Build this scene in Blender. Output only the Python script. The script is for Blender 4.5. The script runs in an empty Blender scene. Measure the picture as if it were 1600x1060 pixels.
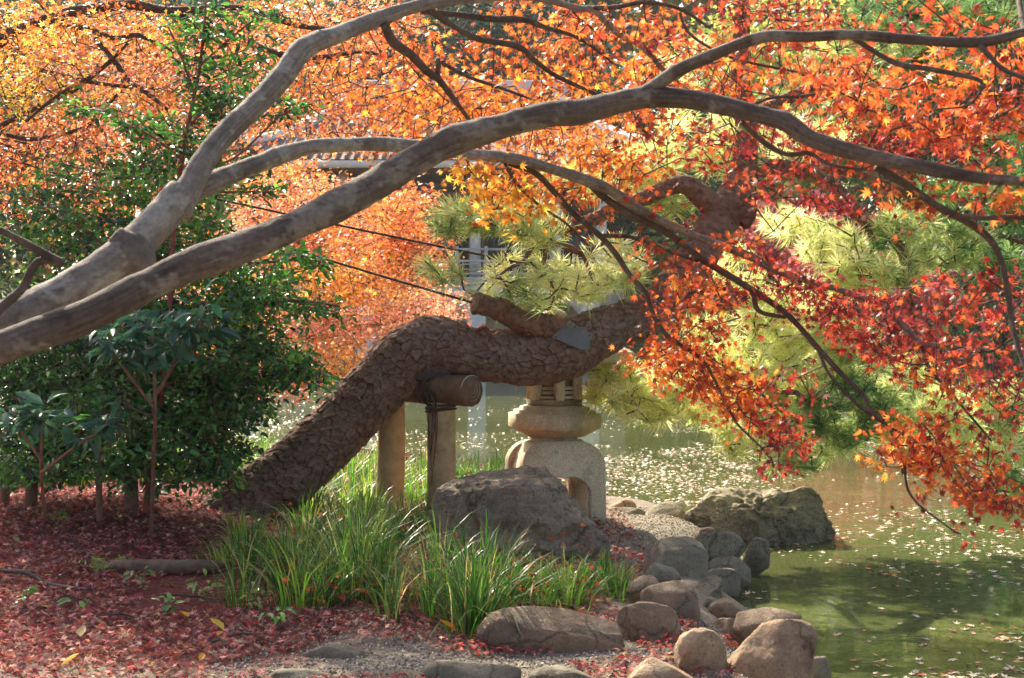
import bpy, bmesh, math, random
import numpy as np
from mathutils import Vector, Matrix
from mathutils.bvhtree import BVHTree

random.seed(7)
rng = np.random.default_rng(7)
scene = bpy.context.scene
R = math.radians

# ------------------------------------------------------------------ camera
CAM_H = 1.45            # eye height above the path
FPX = 2200.0            # focal length in pixels of the 1600 px wide photograph
HORIZON = 500.0
cam_data = bpy.data.cameras.new('camera')
cam = bpy.data.objects.new('camera', cam_data)
scene.collection.objects.link(cam)
cam.location = (0, 0, CAM_H)
cam.rotation_euler = (R(90), 0, 0)
cam_data.sensor_width = 36.0
cam_data.lens = 36.0 * FPX / 1600.0
cam_data.shift_y = -30.0 / 1600.0
cam_data.clip_start = 0.05
cam_data.clip_end = 2000
scene.camera = cam
cam_data.dof.use_dof = True
cam_data.dof.focus_distance = 8.8
cam_data.dof.aperture_fstop = 8.0

# ------------------------------------------------------------------ sky and sun
SUN_AZ = -24.0          # degrees from the view direction, negative = to the left, in front of the camera
SUN_EL = 40.0
world = bpy.data.worlds.new('World')
scene.world = world
world.use_nodes = True
wn = world.node_tree.nodes
wl = world.node_tree.links
wn.clear()
w_out = wn.new('ShaderNodeOutputWorld')
w_bg = wn.new('ShaderNodeBackground')
w_sky = wn.new('ShaderNodeTexSky')
w_sky.sky_type = 'NISHITA'
w_sky.sun_disc = False
w_sky.sun_elevation = R(SUN_EL)
w_sky.sun_rotation = R(SUN_AZ)
w_sky.air_density = 0.75
w_sky.dust_density = 4.0
w_sky.ozone_density = 0.4
w_bg.inputs['Strength'].default_value = 0.13
wl.new(w_sky.outputs[0], w_bg.inputs[0])
wl.new(w_bg.outputs[0], w_out.inputs[0])

sun_data = bpy.data.lights.new('sun', 'SUN')
sun_data.energy = 5.0
sun_data.angle = R(0.53)
sun_data.color = (1.0, 0.90, 0.72)
sun = bpy.data.objects.new('sun', sun_data)
scene.collection.objects.link(sun)
az, el = R(SUN_AZ), R(SUN_EL)
SUN_DIR = Vector((math.sin(az) * math.cos(el), math.cos(az) * math.cos(el), math.sin(el)))
sun.rotation_euler = SUN_DIR.to_track_quat('Z', 'Y').to_euler()
sun.location = SUN_DIR * 60

scene.view_settings.view_transform = 'Standard'
scene.view_settings.look = 'None'
scene.view_settings.exposure = 1.35
scene.view_settings.gamma = 1.0
scene.view_settings.use_curve_mapping = False
scene.render.engine = 'CYCLES'
cy = scene.cycles
cy.use_adaptive_sampling = True
cy.adaptive_threshold = 0.035
cy.use_denoising = True
try:
    cy.denoiser = 'OPENIMAGEDENOISE'
    cy.denoising_prefilter = 'ACCURATE'
except Exception:
    pass
cy.max_bounces = 8
cy.diffuse_bounces = 4
cy.glossy_bounces = 3
cy.transmission_bounces = 5
cy.transparent_max_bounces = 6
cy.volume_bounces = 1
cy.sample_clamp_indirect = 6.0
cy.caustics_reflective = False
cy.caustics_refractive = False

# ------------------------------------------------------------------ helpers
COL = scene.collection


def P(px, py, d):
    """a point seen at pixel (px, py) of the photograph, d metres ahead"""
    return Vector(((px - 800.0) * d / FPX, d, CAM_H - (py - HORIZON) * d / FPX))


def PN(px, py, d):
    return np.stack([(px - 800.0) * d / FPX, d, CAM_H - (py - HORIZON) * d / FPX], axis=-1)


def PZ(px, py, z):
    """the point at height z seen at pixel (px, py)"""
    d = (CAM_H - z) * FPX / (py - HORIZON)
    return P(px, py, d)


def lin(r, g, b):
    f = lambda c: c / 12.92 if c <= 0.04045 else ((c + 0.055) / 1.055) ** 2.4
    return (f(r / 255.0), f(g / 255.0), f(b / 255.0))


def hash3(ix, iy, iz, seed):
    h = (ix * 374761393 + iy * 668265263 + iz * 2147483647 + seed * 974634777) & 0xFFFFFFFF
    h = ((h ^ (h >> 13)) * 1274126177) & 0xFFFFFFFF
    h = (h ^ (h >> 16)) & 0xFFFFFFFF
    return h / 4294967295.0


def vnoise(p, seed=0):
    """value noise in -1..1 on an (n,3) array"""
    p = np.asarray(p, float)
    i = np.floor(p).astype(np.int64)
    f = p - i
    f = f * f * (3 - 2 * f)
    out = 0
    for dx in (0, 1):
        wx = f[:, 0] if dx else 1 - f[:, 0]
        for dy in (0, 1):
            wy = f[:, 1] if dy else 1 - f[:, 1]
            for dz in (0, 1):
                wz = f[:, 2] if dz else 1 - f[:, 2]
                out = out + wx * wy * wz * hash3(i[:, 0] + dx, i[:, 1] + dy, i[:, 2] + dz, seed)
    return out * 2 - 1


def fbm(p, octaves=4, seed=0, gain=0.5):
    p = np.asarray(p, float)
    a, s, out = 1.0, 1.0, 0
    for k in range(octaves):
        out = out + a * vnoise(p * s + 17.3 * k, seed + k)
        a *= gain
        s *= 2.03
    return out


def sstep(a, b, x):
    t = np.clip((x - a) / (b - a), 0, 1)
    return t * t * (3 - 2 * t)


def unit(v):
    return v / np.maximum(np.linalg.norm(v, axis=-1, keepdims=True), 1e-9)


def mesh_np(name, verts, faces, mat=None, cols=None, smooth=False, uv=None):
    """mesh from numpy arrays; faces (m,3) or (m,4)"""
    verts = np.asarray(verts, np.float32)
    faces = np.asarray(faces, np.int32)
    me = bpy.data.meshes.new(name)
    k = faces.shape[1]
    me.vertices.add(len(verts))
    me.vertices.foreach_set('co', verts.ravel())
    me.loops.add(faces.size)
    me.loops.foreach_set('vertex_index', faces.ravel())
    me.polygons.add(len(faces))
    me.polygons.foreach_set('loop_start', np.arange(0, faces.size, k, dtype=np.int32))
    try:
        me.polygons.foreach_set('loop_total', np.full(len(faces), k, np.int32))
    except Exception:
        pass
    if cols is not None:
        cols = np.asarray(cols, np.float32)
        if cols.shape[1] == 3:
            cols = np.concatenate([cols, np.ones((len(cols), 1), np.float32)], 1)
        at = me.color_attributes.new('Col', 'FLOAT_COLOR', 'POINT')
        at.data.foreach_set('color', np.ascontiguousarray(cols).ravel())
    me.update(calc_edges=True)
    me.validate()
    if smooth:
        me.polygons.foreach_set('use_smooth', np.ones(len(me.polygons), bool))
    if mat is not None:
        me.materials.append(mat)
    return me


def obj(name, me, parent=None, loc=None):
    o = bpy.data.objects.new(name, me)
    COL.objects.link(o)
    if parent is not None:
        o.parent = parent
        o.matrix_parent_inverse = parent_inverse(parent)
    if loc is not None:
        o.location = loc
    return o


def parent_inverse(p):
    m = Matrix.Identity(4)
    chain = []
    while p is not None:
        chain.append(p)
        p = p.parent
    for q in reversed(chain):
        m = m @ q.matrix_parent_inverse @ q.matrix_basis
    return m.inverted()


def tag(o, label=None, cat=None, group=None, kind=None):
    if label: o['label'] = label
    if cat: o['category'] = cat
    if group: o['group'] = group
    if kind: o['kind'] = kind
    return o


def empty(name, loc, label, cat, group=None):
    o = bpy.data.objects.new(name, None)
    o.empty_display_size = 0.1
    COL.objects.link(o)
    o.location = loc
    return tag(o, label, cat, group)


def join(parts):
    """concatenate [(verts, faces[, cols])] into one"""
    vs, fs, cs, n = [], [], [], 0
    for p in parts:
        vs.append(p[0]); fs.append(np.asarray(p[1]) + n)
        if len(p) > 2 and p[2] is not None: cs.append(p[2])
        n += len(p[0])
    return np.concatenate(vs), np.concatenate(fs), (np.concatenate(cs) if cs else None)


def catmull(pts, rad, step):
    """resample a polyline with radii through a Catmull-Rom spline"""
    pts = np.asarray([list(p) for p in pts], float)
    rad = np.asarray(rad, float)
    a = np.concatenate([[2 * pts[0] - pts[1]], pts, [2 * pts[-1] - pts[-2]]])
    r = np.concatenate([[rad[0]], rad, [rad[-1]]])
    op, orr = [], []
    for i in range(1, len(a) - 2):
        n = max(2, int(np.linalg.norm(a[i + 1] - a[i]) / step))
        t = np.linspace(0, 1, n, endpoint=False)[:, None]
        p0, p1, p2, p3 = a[i - 1], a[i], a[i + 1], a[i + 2]
        op.append(0.5 * (2 * p1 + (p2 - p0) * t + (2 * p0 - 5 * p1 + 4 * p2 - p3) * t ** 2 + (3 * p1 - p0 - 3 * p2 + p3) * t ** 3))
        s = (t[:, 0] ** 2 * (3 - 2 * t[:, 0]))
        orr.append(r[i] * (1 - s) + r[i + 1] * s)
    op.append(a[-2][None]); orr.append(r[-2:-1])
    return np.concatenate(op), np.concatenate(orr)


def frames(p):
    t = np.gradient(p, axis=0)
    t = unit(t)
    ref = np.array([0, 0, 1.0]) if abs(t[0][2]) < 0.9 else np.array([1.0, 0, 0])
    n = np.zeros_like(p)
    n[0] = unit(np.cross(np.cross(t[0], ref), t[0])[None])[0]
    for i in range(1, len(p)):
        v = n[i - 1] - t[i] * np.dot(n[i - 1], t[i])
        n[i] = v / max(np.linalg.norm(v), 1e-9)
    return t, n, np.cross(t, n)


def tube(pts, rad, sides=12, step=0.03, lump=0.0, lump_scale=6.0, seed=1, cap=True, resample=True):
    """swept tube -> (verts, tri faces)"""
    if resample:
        p, r = catmull(pts, rad, step)
    else:
        p, r = np.asarray([list(q) for q in pts], float), np.asarray(rad, float)
    t, n, b = frames(p)
    th = np.linspace(0, 2 * np.pi, sides, endpoint=False)
    d = n[:, None, :] * np.cos(th)[None, :, None] + b[:, None, :] * np.sin(th)[None, :, None]
    v = p[:, None, :] + d * r[:, None, None]
    v = v.reshape(-1, 3)
    if lump > 0:
        k = fbm(v * lump_scale, 3, seed) * lump
        v = v + d.reshape(-1, 3) * (k * np.repeat(r, sides))[:, None]
    m = len(p)
    i = np.arange(m - 1)[:, None] * sides
    j = np.arange(sides)[None, :]
    j2 = (j + 1) % sides
    a, bb, c, dd = i + j, i + j2, i + sides + j2, i + sides + j
    f = np.concatenate([np.stack([a, bb, c], -1).reshape(-1, 3), np.stack([a, c, dd], -1).reshape(-1, 3)])
    if cap:
        v = np.concatenate([v, p[:1], p[-1:]])
        c0, c1 = len(v) - 2, len(v) - 1
        jj = np.arange(sides); jn = (jj + 1) % sides
        e = (m - 1) * sides
        f = np.concatenate([f, np.stack([np.full(sides, c0), jn, jj], -1), np.stack([np.full(sides, c1), e + jj, e + jn], -1)])
    return v, f


def segments(a, b, ra, rb, sides=3):
    """many straight tapered twigs at once; a, b (n,3)"""
    a = np.asarray(a, float); b = np.asarray(b, float)
    n = len(a)
    d = unit(b - a)
    ref = np.where(np.abs(d[:, 2:3]) < 0.9, np.array([[0, 0, 1.0]]), np.array([[1.0, 0, 0]]))
    u = unit(np.cross(d, ref)); w = np.cross(d, u)
    th = np.linspace(0, 2 * np.pi, sides, endpoint=False)
    dirs = u[:, None] * np.cos(th)[None, :, None] + w[:, None] * np.sin(th)[None, :, None]
    v = np.concatenate([a[:, None] + dirs * np.asarray(ra)[:, None, None], b[:, None] + dirs * np.asarray(rb)[:, None, None]], 1)
    base = np.arange(n)[:, None] * (2 * sides)
    f = []
    for j in range(sides):
        k = (j + 1) % sides
        f.append(np.concatenate([base + j, base + k, base + sides + k], 1))
        f.append(np.concatenate([base + j, base + sides + k, base + sides + j], 1))
    return v.reshape(-1, 3), np.concatenate(f)


def box(cx, cy, cz, sx, sy, sz, bev=0.0):
    x, y, z = sx / 2, sy / 2, sz / 2
    if bev <= 0:
        v = np.array([[i * x, j * y, k * z] for k in (-1, 1) for j in (-1, 1) for i in (-1, 1)], float)
        f = np.array([[0, 2, 3], [0, 3, 1], [4, 5, 7], [4, 7, 6], [0, 1, 5], [0, 5, 4], [2, 6, 7], [2, 7, 3], [0, 4, 6], [0, 6, 2], [1, 3, 7], [1, 7, 5]])
        return v + [cx, cy, cz], f
    bm = bmesh.new()
    bmesh.ops.create_cube(bm, size=1)
    for q in bm.verts: q.co = Vector((q.co.x * sx, q.co.y * sy, q.co.z * sz))
    bmesh.ops.bevel(bm, geom=bm.edges[:], offset=bev, segments=2, profile=0.5, affect='EDGES')
    return bm_np(bm, (cx, cy, cz))


def bm_np(bm, off=(0, 0, 0)):
    bmesh.ops.triangulate(bm, faces=bm.faces[:])
    bm.verts.index_update()
    v = np.array([list(q.co) for q in bm.verts], float) + np.array(off, float)
    f = np.array([[q.index for q in fc.verts] for fc in bm.faces], int)
    bm.free()
    return v, f


def stamp(tv, tf, pos, fx, fy, fz, scale, cols=None):
    """copy a template at n places; frame vectors (n,3); -> verts, faces, cols"""
    n, k = len(pos), len(tv)
    s = np.asarray(scale)
    if s.ndim == 1: s = np.repeat(s[:, None], 3, 1)
    v = pos[:, None, :] + tv[None, :, 0:1] * (fx * s[:, 0:1])[:, None] + tv[None, :, 1:2] * (fy * s[:, 1:2])[:, None] + tv[None, :, 2:3] * (fz * s[:, 2:3])[:, None]
    f = tf[None] + (np.arange(n) * k)[:, None, None]
    c = None
    if cols is not None: c = np.repeat(cols, k, axis=0)
    return v.reshape(-1, 3), f.reshape(-1, tf.shape[1]), c


# ------------------------------------------------------------------ materials
def mat_new(name):
    m = bpy.data.materials.new(name)
    m.use_nodes = True
    nt = m.node_tree
    return m, nt.nodes, nt.links, nt.nodes['Principled BSDF']


def ramp(nodes, stops):
    r = nodes.new('ShaderNodeValToRGB')
    e = r.color_ramp.elements
    while len(e) < len(stops): e.new(0.5)
    for q, (pos, c) in zip(e, stops):
        q.position = pos
        q.color = (*c, 1)
    return r


def noise_node(nodes, links, scale, detail=6, rough=0.6, coord='Object', vec=None):
    n = nodes.new('ShaderNodeTexNoise')
    n.inputs['Scale'].default_value = scale
    n.inputs['Detail'].default_value = detail
    n.inputs['Roughness'].default_value = rough
    if vec is None:
        tc = nodes.new('ShaderNodeTexCoord')
        vec = tc.outputs[coord]
    links.new(vec, n.inputs['Vector'])
    return n


def add_bump(nodes, links, bsdf, height, strength, dist, prev=None):
    b = nodes.new('ShaderNodeBump')
    b.inputs['Strength'].default_value = strength
    b.inputs['Distance'].default_value = dist
    links.new(height, b.inputs['Height'])
    if prev is not None: links.new(prev, b.inputs['Normal'])
    links.new(b.outputs[0], bsdf.inputs['Normal'])
    return b.outputs[0]


def leaf_material(name, trans=0.5, rough=0.5, spec=0.3, boost=1.25):
    m, n, l, b = mat_new(name)
    a = n.new('ShaderNodeAttribute'); a.attribute_name = 'Col'
    b.inputs['Roughness'].default_value = rough
    b.inputs['Specular IOR Level'].default_value = spec
    l.new(a.outputs['Color'], b.inputs['Base Color'])
    t = n.new('ShaderNodeBsdfTranslucent')
    hs = n.new('ShaderNodeHueSaturation')
    hs.inputs['Saturation'].default_value = 1.0
    hs.inputs['Value'].default_value = boost
    l.new(a.outputs['Color'], hs.inputs['Color'])
    l.new(hs.outputs[0], t.inputs['Color'])
    mx = n.new('ShaderNodeMixShader')
    mx.inputs[0].default_value = trans
    l.new(b.outputs[0], mx.inputs[1]); l.new(t.outputs[0], mx.inputs[2])
    l.new(mx.outputs[0], n['Material Output'].inputs['Surface'])
    return m


def plain(name, c1, c2, scale=8.0, rough=0.8, bump=0.3, bdist=0.01, bscale=None, spec=0.3, detail=8):
    m, n, l, b = mat_new(name)
    nz = noise_node(n, l, scale, detail, 0.62)
    r = ramp(n, [(0.3, c1), (0.7, c2)])
    l.new(nz.outputs['Fac'], r.inputs[0]); l.new(r.outputs[0], b.inputs['Base Color'])
    b.inputs['Roughness'].default_value = rough
    b.inputs['Specular IOR Level'].default_value = spec
    if bump > 0:
        nb = noise_node(n, l, bscale or scale * 6, 8, 0.65)
        add_bump(n, l, b, nb.outputs['Fac'], bump, bdist)
    return m


def col_mat(name, rough=0.8, nscale=60.0, namp=0.35, bump=0.3, bdist=0.004, bscale=90.0, spec=0.25):
    """vertex colour of the piece, broken up by fine noise"""
    m, n, l, b = mat_new(name)
    a = n.new('ShaderNodeAttribute'); a.attribute_name = 'Col'
    nz = noise_node(n, l, nscale, 6, 0.65)
    mr = n.new('ShaderNodeMapRange')
    mr.inputs['From Min'].default_value = 0.3; mr.inputs['From Max'].default_value = 0.7
    mr.inputs['To Min'].default_value = 1 - namp; mr.inputs['To Max'].default_value = 1 + namp
    l.new(nz.outputs['Fac'], mr.inputs['Value'])
    mx = n.new('ShaderNodeVectorMath'); mx.operation = 'MULTIPLY'
    l.new(a.outputs['Color'], mx.inputs[0]); l.new(mr.outputs[0], mx.inputs[1])
    l.new(mx.outputs[0], b.inputs['Base Color'])
    b.inputs['Roughness'].default_value = rough
    b.inputs['Specular IOR Level'].default_value = spec
    nb = noise_node(n, l, bscale, 8, 0.7)
    add_bump(n, l, b, nb.outputs['Fac'], bump, bdist)
    return m


def stone_material(name, c_dark, c_mid, c_light, speck=0.5, scale=3.0, grain=140.0, bump=0.5, bdist=0.012, moss=0.0, rough=0.85, crack=3.0, pits=0.25):
    m, n, l, b = mat_new(name)
    tc = n.new('ShaderNodeTexCoord')
    oi = n.new('ShaderNodeObjectInfo')
    ad = n.new('ShaderNodeVectorMath'); ad.operation = 'ADD'
    sc = n.new('ShaderNodeVectorMath'); sc.operation = 'SCALE'; sc.inputs['Scale'].default_value = 37.0
    cx = n.new('ShaderNodeCombineXYZ')
    l.new(oi.outputs['Random'], cx.inputs[0]); l.new(oi.outputs['Random'], cx.inputs[1])
    l.new(cx.outputs[0], sc.inputs[0])
    l.new(tc.outputs['Object'], ad.inputs[0]); l.new(sc.outputs[0], ad.inputs[1])
    vec = ad.outputs[0]
    n1 = noise_node(n, l, scale, 8, 0.65, vec=vec)
    r1 = ramp(n, [(0.28, c_dark), (0.5, c_mid), (0.74, c_light)])
    l.new(n1.outputs['Fac'], r1.inputs[0])
    n2 = noise_node(n, l, grain, 4, 0.75, vec=vec)
    mr = n.new('ShaderNodeMapRange')
    mr.inputs['From Min'].default_value = 0.32; mr.inputs['From Max'].default_value = 0.68
    mr.inputs['To Min'].default_value = 1 - speck; mr.inputs['To Max'].default_value = 1 + speck
    l.new(n2.outputs['Fac'], mr.inputs['Value'])
    mul = n.new('ShaderNodeVectorMath'); mul.operation = 'MULTIPLY'
    l.new(r1.outputs[0], mul.inputs[0]); l.new(mr.outputs[0], mul.inputs[1])
    last = mul.outputs[0]
    if moss > 0:
        n3 = noise_node(n, l, 5.0, 8, 0.7, vec=vec)
        r3 = ramp(n, [(0.55, (0, 0, 0)), (0.66, (moss, moss, moss))])
        l.new(n3.outputs['Fac'], r3.inputs[0])
        mm = n.new('ShaderNodeMix'); mm.data_type = 'RGBA'
        l.new(r3.outputs[0], mm.inputs['Factor'])
        l.new(last, mm.inputs['A'])
        mm.inputs['B'].default_value = (0.16, 0.17, 0.12, 1)
        last = mm.outputs['Result']
    # pits and hairline cracks, darker inside
    wv = n.new('ShaderNodeVectorMath'); wv.operation = 'MULTIPLY_ADD'
    nw = noise_node(n, l, scale * 3, 4, 0.6, vec=vec)
    l.new(nw.outputs['Color'], wv.inputs[0]); wv.inputs[1].default_value = (0.12, 0.12, 0.12); l.new(vec, wv.inputs[2])
    vo = n.new('ShaderNodeTexVoronoi'); vo.feature = 'DISTANCE_TO_EDGE'; vo.inputs['Scale'].default_value = crack
    l.new(wv.outputs[0], vo.inputs['Vector'])
    rc = ramp(n, [(0.0, (0.45, 0.42, 0.40)), (0.018, (0.8, 0.8, 0.8)), (0.04, (1, 1, 1))])
    l.new(vo.outputs['Distance'], rc.inputs[0])
    vp = n.new('ShaderNodeTexVoronoi'); vp.inputs['Scale'].default_value = grain * 0.5
    l.new(vec, vp.inputs['Vector'])
    rp = ramp(n, [(0.10, (1 - pits, 1 - pits, 1 - pits)), (0.28, (1, 1, 1))])
    l.new(vp.outputs['Distance'], rp.inputs[0])
    m1 = n.new('ShaderNodeVectorMath'); m1.operation = 'MULTIPLY'
    m2 = n.new('ShaderNodeVectorMath'); m2.operation = 'MULTIPLY'
    l.new(last, m1.inputs[0]); l.new(rc.outputs[0], m1.inputs[1])
    l.new(m1.outputs[0], m2.inputs[0]); l.new(rp.outputs[0], m2.inputs[1])
    l.new(m2.outputs[0], b.inputs['Base Color'])
    b.inputs['Roughness'].default_value = rough
    b.inputs['Specular IOR Level'].default_value = 0.25
    n4 = noise_node(n, l, scale * 5, 10, 0.7, vec=vec)
    o1 = add_bump(n, l, b, n4.outputs['Fac'], bump, bdist)
    o2 = add_bump(n, l, b, n2.outputs['Fac'], bump * 0.7, bdist * 0.22, prev=o1)
    add_bump(n, l, b, rp.outputs[0], min(1.0, bump * 0.8), bdist * 0.25, prev=o2)
    return m
# ------------------------------------------------------------------ the pond's outline and the ground
WATER_Z = -0.35


def wp(px, py):
    q = PZ(px, py, WATER_Z)
    return (q.x, q.y)


POND = [(3.2, -6), (2.3, 2), (1.62, 5.0), wp(1292, 1090), wp(1285, 1010), wp(1235, 972), wp(1150, 950), wp(1103, 925), wp(1160, 893), wp(1192, 874),
        wp(1165, 850), wp(1120, 828), wp(1105, 812), wp(1080, 797), wp(1010, 788), wp(930, 782), wp(840, 770), wp(760, 757), wp(640, 742), wp(560, 733),
        wp(430, 722), wp(300, 717), wp(100, 708), wp(-60, 700), (-13, 22.5), (-18, 27), (-17, 33), (-11.5, 38.5), (-8.5, 43.5), (0, 44.5), (3.6, 43),
        (5.5, 41.5), (12, 42.5), (20, 40), (30, 33), (34, 18), (22, 2), (9, -8)]
POND = np.array(POND, float)


def pond_sd(x, y):
    """signed distance to the pond's edge, positive on land"""
    x = np.asarray(x, float); y = np.asarray(y, float)
    best = np.full(x.shape, 1e9)
    inside = np.zeros(x.shape, bool)
    n = len(POND)
    for i in range(n):
        ax, ay = POND[i]; bx, by = POND[(i + 1) % n]
        ex, ey = bx - ax, by - ay
        t = np.clip(((x - ax) * ex + (y - ay) * ey) / (ex * ex + ey * ey), 0, 1)
        best = np.minimum(best, np.hypot(x - ax - t * ex, y - ay - t * ey))
        c = ((ay > y) != (by > y)) & (x < (bx - ax) * (y - ay) / (by - ay + 1e-12) + ax)
        inside ^= c
    return np.where(inside, -best, best)


def ground_z(x, y):
    x = np.asarray(x, float); y = np.asarray(y, float)
    d = pond_sd(x, y)
    near = (np.abs(x) < 8) & (y < 22) & (y > 2)
    flat = np.stack([x * 5.0, y * 5.0, x * 0], -1).reshape(-1, 3)
    base = np.where(near, (0.010 * fbm(flat, 3, 3)).reshape(x.shape), 0)
    base = base + 0.02 * vnoise(np.stack([x * 0.9, y * 0.9, x * 0], -1).reshape(-1, 3), 5).reshape(x.shape)
    base = base + 0.17 * np.exp(-(((x + 3.0) / 1.7) ** 2 + ((y - 9.7) / 1.5) ** 2))
    base = base - 0.10 * np.exp(-(((x - 1.2) / 0.8) ** 2 + ((y - 10.6) / 1.5) ** 2))
    base = base - 0.22 * sstep(11.0, 12.2, y) * sstep(0.2, 0.8, x) * (1 - sstep(18, 24, y))
    base = base + np.where(y > 36, 0.05 * (y - 36) * sstep(0, 6, d), 0)
    base = np.minimum(base, 6)
    land = base * sstep(0.0, 0.9, d) + (-0.40) * (1 - sstep(-0.05, 0.75, d))
    wet = -0.40 - np.clip(-d * 0.5, 0, 0.9)
    return np.where(d > 0, land, wet)


def gz(x, y):
    return float(ground_z(np.array([x]), np.array([y]))[0])


def axis(lo, hi, step, far_lo, far_hi):
    a = list(np.arange(lo, hi + 1e-6, step))
    s, q = step, hi
    while q < far_hi:
        s *= 1.22; q += s; a.append(q)
    s, q = step, lo
    pre = []
    while q > far_lo:
        s *= 1.22; q -= s; pre.append(q)
    return np.array(pre[::-1] + a)


def build_ground():
    xs = axis(-5.5, 3.4, 0.055, -500, 500)
    ys = axis(5.0, 16.0, 0.055, -200, 700)
    X, Y = np.meshgrid(xs, ys)
    Z = ground_z(X, Y)
    v = np.stack([X.ravel(), Y.ravel(), Z.ravel()], -1)
    nx, ny = len(xs), len(ys)
    i, j = np.meshgrid(np.arange(nx - 1), np.arange(ny - 1))
    a = (j * nx + i).ravel()
    f = np.stack([a, a + 1, a + nx + 1, a + nx], -1)
    # what lies on the soil: red = gravel, green = leaf litter, blue = far bank
    x, y = X.ravel(), Y.ravel()
    px = x * FPX / np.maximum(y, 0.5) + 800
    nz = fbm(np.stack([x, y, 0 * x], -1) * 3, 3, 11)
    path = sstep(-1.15, -0.45, x + 0.25 * nz) * (1 - sstep(6.35, 6.75, y - 0.12 * x + 0.12 * nz))
    path = np.maximum(path, (1 - sstep(5.75, 6.05, y + 0.1 * nz)) * sstep(-3.0, -2.0, x) * 0.9)
    shore = sstep(0.25, 0.55, x + 0.1 * nz) * (1 - sstep(17, 19, y))
    gravel = np.clip(np.maximum(path, shore), 0, 1)
    far = sstep(20, 24, y)
    c = np.stack([gravel, 1 - gravel, far], -1)
    m, n, l, b = mat_new('ground')
    at = n.new('ShaderNodeAttribute'); at.attribute_name = 'Col'
    sp = n.new('ShaderNodeSeparateColor')
    l.new(at.outputs['Color'], sp.inputs[0])
    tc = n.new('ShaderNodeTexCoord')
    n1 = noise_node(n, l, 55, 8, 0.7, vec=tc.outputs['Object'])
    litter = ramp(n, [(0.3, lin(64, 36, 32)), (0.5, lin(112, 62, 54)), (0.62, lin(140, 76, 66)), (0.75, lin(124, 96, 74))])
    l.new(n1.outputs['Fac'], litter.inputs[0])
    n2 = noise_node(n, l, 130, 6, 0.75, vec=tc.outputs['Object'])
    grav = ramp(n, [(0.3, lin(84, 76, 66)), (0.5, lin(134, 124, 108)), (0.72, lin(176, 166, 148))])
    l.new(n2.outputs['Fac'], grav.inputs[0])
    n3 = noise_node(n, l, 1.5, 8, 0.7, vec=tc.outputs['Object'])
    farc = ramp(n, [(0.3, lin(56, 62, 40)), (0.55, lin(92, 92, 58)), (0.75, lin(130, 104, 70))])
    l.new(n3.outputs['Fac'], farc.inputs[0])
    m1 = n.new('ShaderNodeMix'); m1.data_type = 'RGBA'
    l.new(sp.outputs[0], m1.inputs['Factor']); l.new(litter.outputs[0], m1.inputs['A']); l.new(grav.outputs[0], m1.inputs['B'])
    m2 = n.new('ShaderNodeMix'); m2.data_type = 'RGBA'
    l.new(sp.outputs[2], m2.inputs['Factor']); l.new(m1.outputs['Result'], m2.inputs['A']); l.new(farc.outputs[0], m2.inputs['B'])
    l.new(m2.outputs['Result'], b.inputs['Base Color'])
    b.inputs['Roughness'].default_value = 0.95
    b.inputs['Specular IOR Level'].default_value = 0.15
    o1 = add_bump(n, l, b, n1.outputs['Fac'], 0.6, 0.02)
    add_bump(n, l, b, n2.outputs['Fac'], 0.7, 0.008, prev=o1)
    o = obj('ground', mesh_np('ground', v, f, m, c, smooth=True))
    tag(o, 'bank of soil and gravel under red fallen leaves', None, kind='structure')


build_ground()


def build_water():
    m, n, l, b = mat_new('pond_water')
    tc = n.new('ShaderNodeTexCoord')
    nb = noise_node(n, l, 0.35, 4, 0.6, vec=tc.outputs['Object'])
    r = ramp(n, [(0.3, lin(70, 78, 44)), (0.7, lin(94, 100, 58))])
    l.new(nb.outputs['Fac'], r.inputs[0]); l.new(r.outputs[0], b.inputs['Base Color'])
    b.inputs['Roughness'].default_value = 0.03
    b.inputs['IOR'].default_value = 1.333
    b.inputs['Specular IOR Level'].default_value = 0.5
    mp = n.new('ShaderNodeMapping'); mp.inputs['Scale'].default_value = (1.0, 1.6, 1.0)
    l.new(tc.outputs['Object'], mp.inputs[0])
    w1 = noise_node(n, l, 5.0, 3, 0.5, vec=mp.outputs[0])
    w2 = noise_node(n, l, 1.1, 3, 0.5, vec=mp.outputs[0])
    o1 = add_bump(n, l, b, w1.outputs['Fac'], 0.10, 0.02)
    add_bump(n, l, b, w2.outputs['Fac'], 0.10, 0.06, prev=o1)
    v = np.array([[-60, -40, WATER_Z], [60, -40, WATER_Z], [60, 60, WATER_Z], [-60, 60, WATER_Z]], float)
    # the sheet is cut to just beyond the pond's outline, so it never lies under dry land far away
    o = obj('water', mesh_np('water', v, np.array([[0, 1, 2, 3]]), m))
    tag(o, 'still olive green pond strewn with floating leaves', None, kind='structure')


build_water()
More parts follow.
